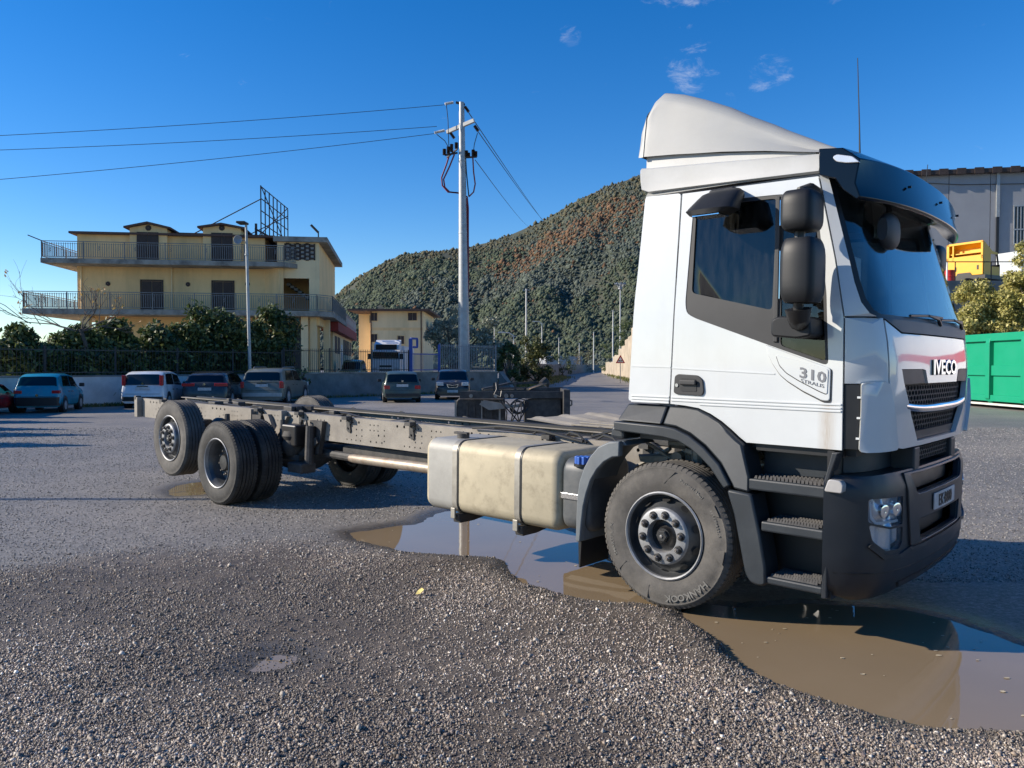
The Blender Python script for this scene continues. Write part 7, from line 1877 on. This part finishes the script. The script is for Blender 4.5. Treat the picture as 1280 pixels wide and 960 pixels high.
m = MB().cyl((-2.16, -.98, FZ1 + .02), .055, .05, 'z', 16); m.bx(-2.26, -2.10, -1.0, -.96, FZ1 + .035, FZ1 + .055); m.obj('tank_cap', M['frame_dark'], tk)
tank('adblue_tank', -.905, -.64, -1.165, -.62, .485, 1.035, .10, M['adblue'], .04)
cp = MB()
for k in range(8): a = k * PI / 4; cp.bx(-.735 + .046 * math.cos(a) - .012, -.735 + .046 * math.cos(a) + .012, -1.125 + .046 * math.sin(a) - .012, -1.125 + .046 * math.sin(a) + .012, .985, 1.055)
cp.cyl((-.735, -1.125, 1.02), .048, .065, 'z', 16); cp.obj('adblue_cap', M['blue_cap'], TR, bevel=.004)
MB().cyl((-.735, -1.12, .99), .07, .02, 'z', 14).obj('cap_collar', M['black'], TR)
MB().bx(-.90, -.735, -1.178, -1.166, .725, .770).obj('clamp_strap', M['chrome'], TR, smooth=0, bevel=.003)
# left side: covered battery box and tank
MB().prism(rounded([(-2.2, .5), (-2.2, 1.02), (-2.1, 1.10), (-.75, 1.10), (-.68, 1.02), (-.68, .5)], .03, 2), lambda x, z, y: (x, y, z), .52, 1.2).obj('battery_box', M['frame_dark'], TR, smooth=20)
cv = MB().bx(-2.05, -.80, .44, 1.2, 1.115, 1.135)
for k in range(4): cv.bx(-2.0, -.85, .52 + k * .18, .58 + k * .18, 1.135, 1.15)
cv.obj('box_cover', M['frame'], TR, smooth=0, bevel=.004)
rows = []
A_, B_, C_, D_ = Vector((-2.65, .45, 1.15)), Vector((-2.05, 1.05, 1.222)), Vector((-1.25, .95, 1.15)), Vector((-1.45, .45, 1.065))
for i in range(19):
    f = i / 18; off = Vector((0, 0, .014 if (i // 2) % 3 == 1 else 0))
    rows.append([A_.lerp(B_, f) + off, D_.lerp(C_, f) + off])
sh = MB().grid(rows); sh.obj('ribbed_cover', M['frame'], TR, smooth=0).modifiers.new('thickness', 'SOLIDIFY').thickness = .006
MB().bx(.60, 1.20, -.86, .86, .47, 1.205).obj('engine_bay_light_block', M['black'], TR, smooth=0)  # plain black box added behind the bumper to block sunlight passing under the cab
MB().bx(-.72, -.45, -.36, .36, ZT + .01, ZT + .05).obj('cat_walk', M['frame_dark'], TR, smooth=0)
MB().lathe([(0, -.05), (.07, -.05), (.085, 0), (.07, .05), (0, .06)], 14, (-2.25, 0, 1.10)).obj('filler_cap', M['strap'], TR).location = (0, .75, -.04)

# ------------------------------------------------------------------ wheels
def tyre_geo(R_, w, n=60, lug=False):
    """tyre turned about Y; outer face at y = 0, running to y = w"""
    rr = .295
    pr = [(rr, .035), (rr + .012, .018), (rr + .05, .006), (rr + .10, .0), (R_ - .065, .004), (R_ - .042, .012), (R_ - .030, .010), (R_ - .012, .022), (R_ - .002, .036)]
    gro = []
    for k, y in enumerate((.075, .118, .160, .205)):
        y = y * w / .29; gro += [(R_, y), (R_ - .013, y + .003), (R_ - .013, y + .011), (R_, y + .014)]
    pr2 = [(r, w - y) for r, y in reversed(pr)]
    return MB().lathe(pr + gro + pr2, n)
REP = {}
def rep(name, key, build, mt, t, n, ph):
    """n alike pieces round a wheel sharing one mesh, each a part of its own"""
    if key not in REP:
        o = build().obj(name, mt, t, smooth=0 if 'hole' in key else 30, fix='hole' not in key); REP[key] = o.data; first = o
    else:
        first = bpy.data.objects.new(name, REP[key]); COL.objects.link(first); first.parent = t
    for i in range(n):
        o = first if i == 0 else first.copy()
        if i: COL.objects.link(o)
        o.rotation_euler = (0, -2 * PI * (i + ph) / n, 0)
def wheel(name, x, y, z, sg, label=None, dish='out', mt='rubber', R_=.5, w=.29, lug=False, letters=False):
    """sg -1: outer face looks to the right of the truck"""
    t = bpy.data.objects.new(name, None); COL.objects.link(t); t.parent = TR; t.location = (x, y, z)
    t.rotation_euler = (0, 0, 0 if sg < 0 else PI)
    if label: t['label'] = label
    ty = tyre_geo(R_, w).obj('tyre', M[mt], t, smooth=30)
    # shoulder lugs and sipes
    lg = MB(); n = 76
    for i in range(n):
        a = 2 * PI * i / n; c, s = math.cos(a), math.sin(a); dw = 2 * PI / n * .31
        for ya, yb in ((.020, .058), (w - .058, w - .020)):
            vs = []
            for da in (-dw, dw):
                for r, yy in ((R_ - .022, ya - .008), (R_ + .002, ya + .012), (R_ + .004, yb), (R_ - .014, yb)):
                    vs.append((r * math.cos(a + da), yy, r * math.sin(a + da)))
            lg.add(vs, [(0, 1, 2, 3), (7, 6, 5, 4), (0, 4, 5, 1), (1, 5, 6, 2), (2, 6, 7, 3)])
        if lug:
            for ya, yb in ((.085, .118), (.135, .165), (.18, .21)):
                sh = .5 * (ya > .1); vs = []
                for da in (-dw, dw):
                    for r, yy in ((R_ - .013, ya), (R_ + .003, ya), (R_ + .003, yb), (R_ - .013, yb)):
                        vs.append((r * math.cos(a + da + sh * .04), yy, r * math.sin(a + da + sh * .04)))
                lg.add(vs, [(0, 1, 2, 3), (7, 6, 5, 4), (0, 4, 5, 1), (1, 5, 6, 2), (2, 6, 7, 3)])
    o = lg.obj('tread_blocks', M[mt], t, smooth=0, fix=False); o['kind'] = 'stuff'
    ri = .292
    if dish == 'out':
        # convex disc: flange stands out in the middle
        pr = [(ri + .012, .010), (ri + .004, .004), (ri - .006, .012), (ri - .010, .05), (ri - .020, .09), (.262, .10), (.235, .075), (.205, .022), (.192, .006)]
        rm = MB().lathe(pr, 48).obj('rim', M['rim_dark'], t, smooth=40)
        MB().lathe([(ri + .013, .009), (ri + .004, .002), (ri - .006, .010), (ri - .008, .030)], 48).obj('rim_edge', M['rim'], t, smooth=40)
        MB().lathe([(.198, .012), (.190, -.004), (.182, -.008), (.116, -.008), (.111, .002), (.109, .06)], 48).obj('rim_flange', M['rim'], t, smooth=40)
        MB().lathe([(.110, .05), (.10, .052), (.07, .045), (.058, .03), (.052, .012), (.0, .010)], 32).obj('hub', M['black'], t, smooth=40)
        MB().lathe([(.044, .02), (.044, -.006), (.036, -.012), (.0, -.012)], 6).obj('hub_cap', M['nutcap'], t, smooth=0)
        MB().lathe([(.011, -.010), (.011, -.018), (.0, -.019)], 10).obj('hub_bolt', M['chrome'], t, smooth=0)
        c0 = [Vector((math.cos(u) * .030, math.sin(u) * .023, 0)) for u in [k * PI / 6 for k in range(12)]]
        rep('hand_hole', ('hole',), lambda: MB().add([Vector((.236 + v_.y * .57, .055 + v_.y * .82, v_.x)) + Vector((.82, -.57, 0)) * .012 for v_ in c0], [tuple(range(12))]), M['nutcap'], t, 10, .5)
        c = (.1505, 0, 0)
        rep('nut_seat', ('seat',), lambda: MB().lathe([(.029, -.0085), (.029, -.015), (.024, -.019), (.0, -.019)], 14, c), M['nutcap'], t, 10, .22)
        rep('wheel_nut', ('nut',), lambda: MB().lathe([(.0165, -.018), (.0165, -.040), (.012, -.044), (.007, -.044), (.007, -.052), (0, -.052)], 6, c), M['nut'], t, 10, .22)
    else:
        pr = [(ri + .012, .010), (ri + .004, .003), (ri - .006, .010), (ri - .012, .05), (ri - .03, .075), (.250, .10), (.247, .20), (.235, .215)]
        MB().lathe(pr[:4], 48).obj('rim', M['rim'], t, smooth=40)
        MB().lathe(pr[3:], 48).obj('rim_barrel', M['rim_dark'], t, smooth=40)  # inside of the dish coloured darker than its edge to suggest the shaded cavity
        MB().lathe([(.247, .185), (.20, .200), (.17, .17), (.115, .17), (.11, .18)], 40).obj('rim_disc', M['rim_dark'], t, smooth=40)
        MB().lathe([(.10, .18), (.097, .11), (.085, .095), (0, .09)], 32).obj('hub', M['black'], t, smooth=40)
        rep('wheel_nut', ('deep',), lambda: MB().lathe([(.017, .17), (.017, .14), (.010, .135), (.010, .12), (0, .12)], 6, (.1505, 0, 0)), M['nut'], t, 10, .2)
    if letters:
        def arc(txt, rad, a_mid, size, span, flip=False):
            n_ = len(txt); le = MB()
            for i, ch in enumerate(txt):
                if ch == ' ': continue
                v, f = text_geo(ch, size, .0012, bold=.0015 if size > .04 else .0004)
                a = a_mid - (i - (n_ - 1) / 2) * span      # reading clockwise seen from outside (-y): x right, z up
                for v_ in v: pass
                er = Vector((math.cos(a), 0, math.sin(a))); et = Vector((math.sin(a), 0, -math.cos(a)))
                if flip: er2, et2 = -er, -et
                else: er2, et2 = er, et
                le.add([er * rad + et2 * v_.x * 1.15 + er2 * (v_.y - size * .36) + Vector((0, -.0005 - v_.z, 0)) for v_ in v], f)
            le.obj('tyre_lettering', M['letter_tyre'], t, smooth=0, fix=False)
        arc('HANKOOK', .425, R(-62), .062, .122)
        arc('Regional Haul', .42, R(58), .026, .037)
        arc('SMARTFLEX', .42, R(192), .034, .062)
        arc('315/70R22.5', .425, R(20), .022, .04)
        for a0, a1 in ((R(78), R(92)), (R(24), R(36)), (R(-16), R(-3)), (R(-112), R(-104)), (R(208), R(220))):
            k = 8; ro = [(.462 * math.cos(a0 + (a1 - a0) * i / k), -.0012, .462 * math.sin(a0 + (a1 - a0) * i / k)) for i in range(k + 1)]
            am = a0 + (a1 - a0) * .8; ri_ = [(.362 * math.cos(am), -.0012, .362 * math.sin(am))]
            MB().add(ro + ri_, [(i, i + 1, k + 1) for i in range(k)]).obj('tyre_chevron', M['rubber_dusty'], t, smooth=0, fix=False)
    return t
zf = .50 + WB * PHI + .004
wheel('front_wheel', 0, -1.195, zf, -1, 'dusty front wheel with a ten nut flange', 'out', 'rubber_dusty', letters=True)
wheel('front_wheel', 0, 1.195, zf, 1, None, 'out', 'rubber_dusty')
for sg in (-1, 1):
    wheel('rear_wheel', -6.098, sg * 1.2565, .50, sg, 'deep dished rear drive wheel with a block tread' if sg < 0 else None, 'in', 'rubber', lug=True)
    wheel('rear_wheel', -6.098, sg * .925, .50, sg, None, 'in', 'rubber', lug=True)
    wheel('rear_wheel', -7.475, sg * 1.197, .6955, sg, 'raised rear wheel lifted clear of the asphalt' if sg < 0 else None, 'out', 'rubber_dusty')
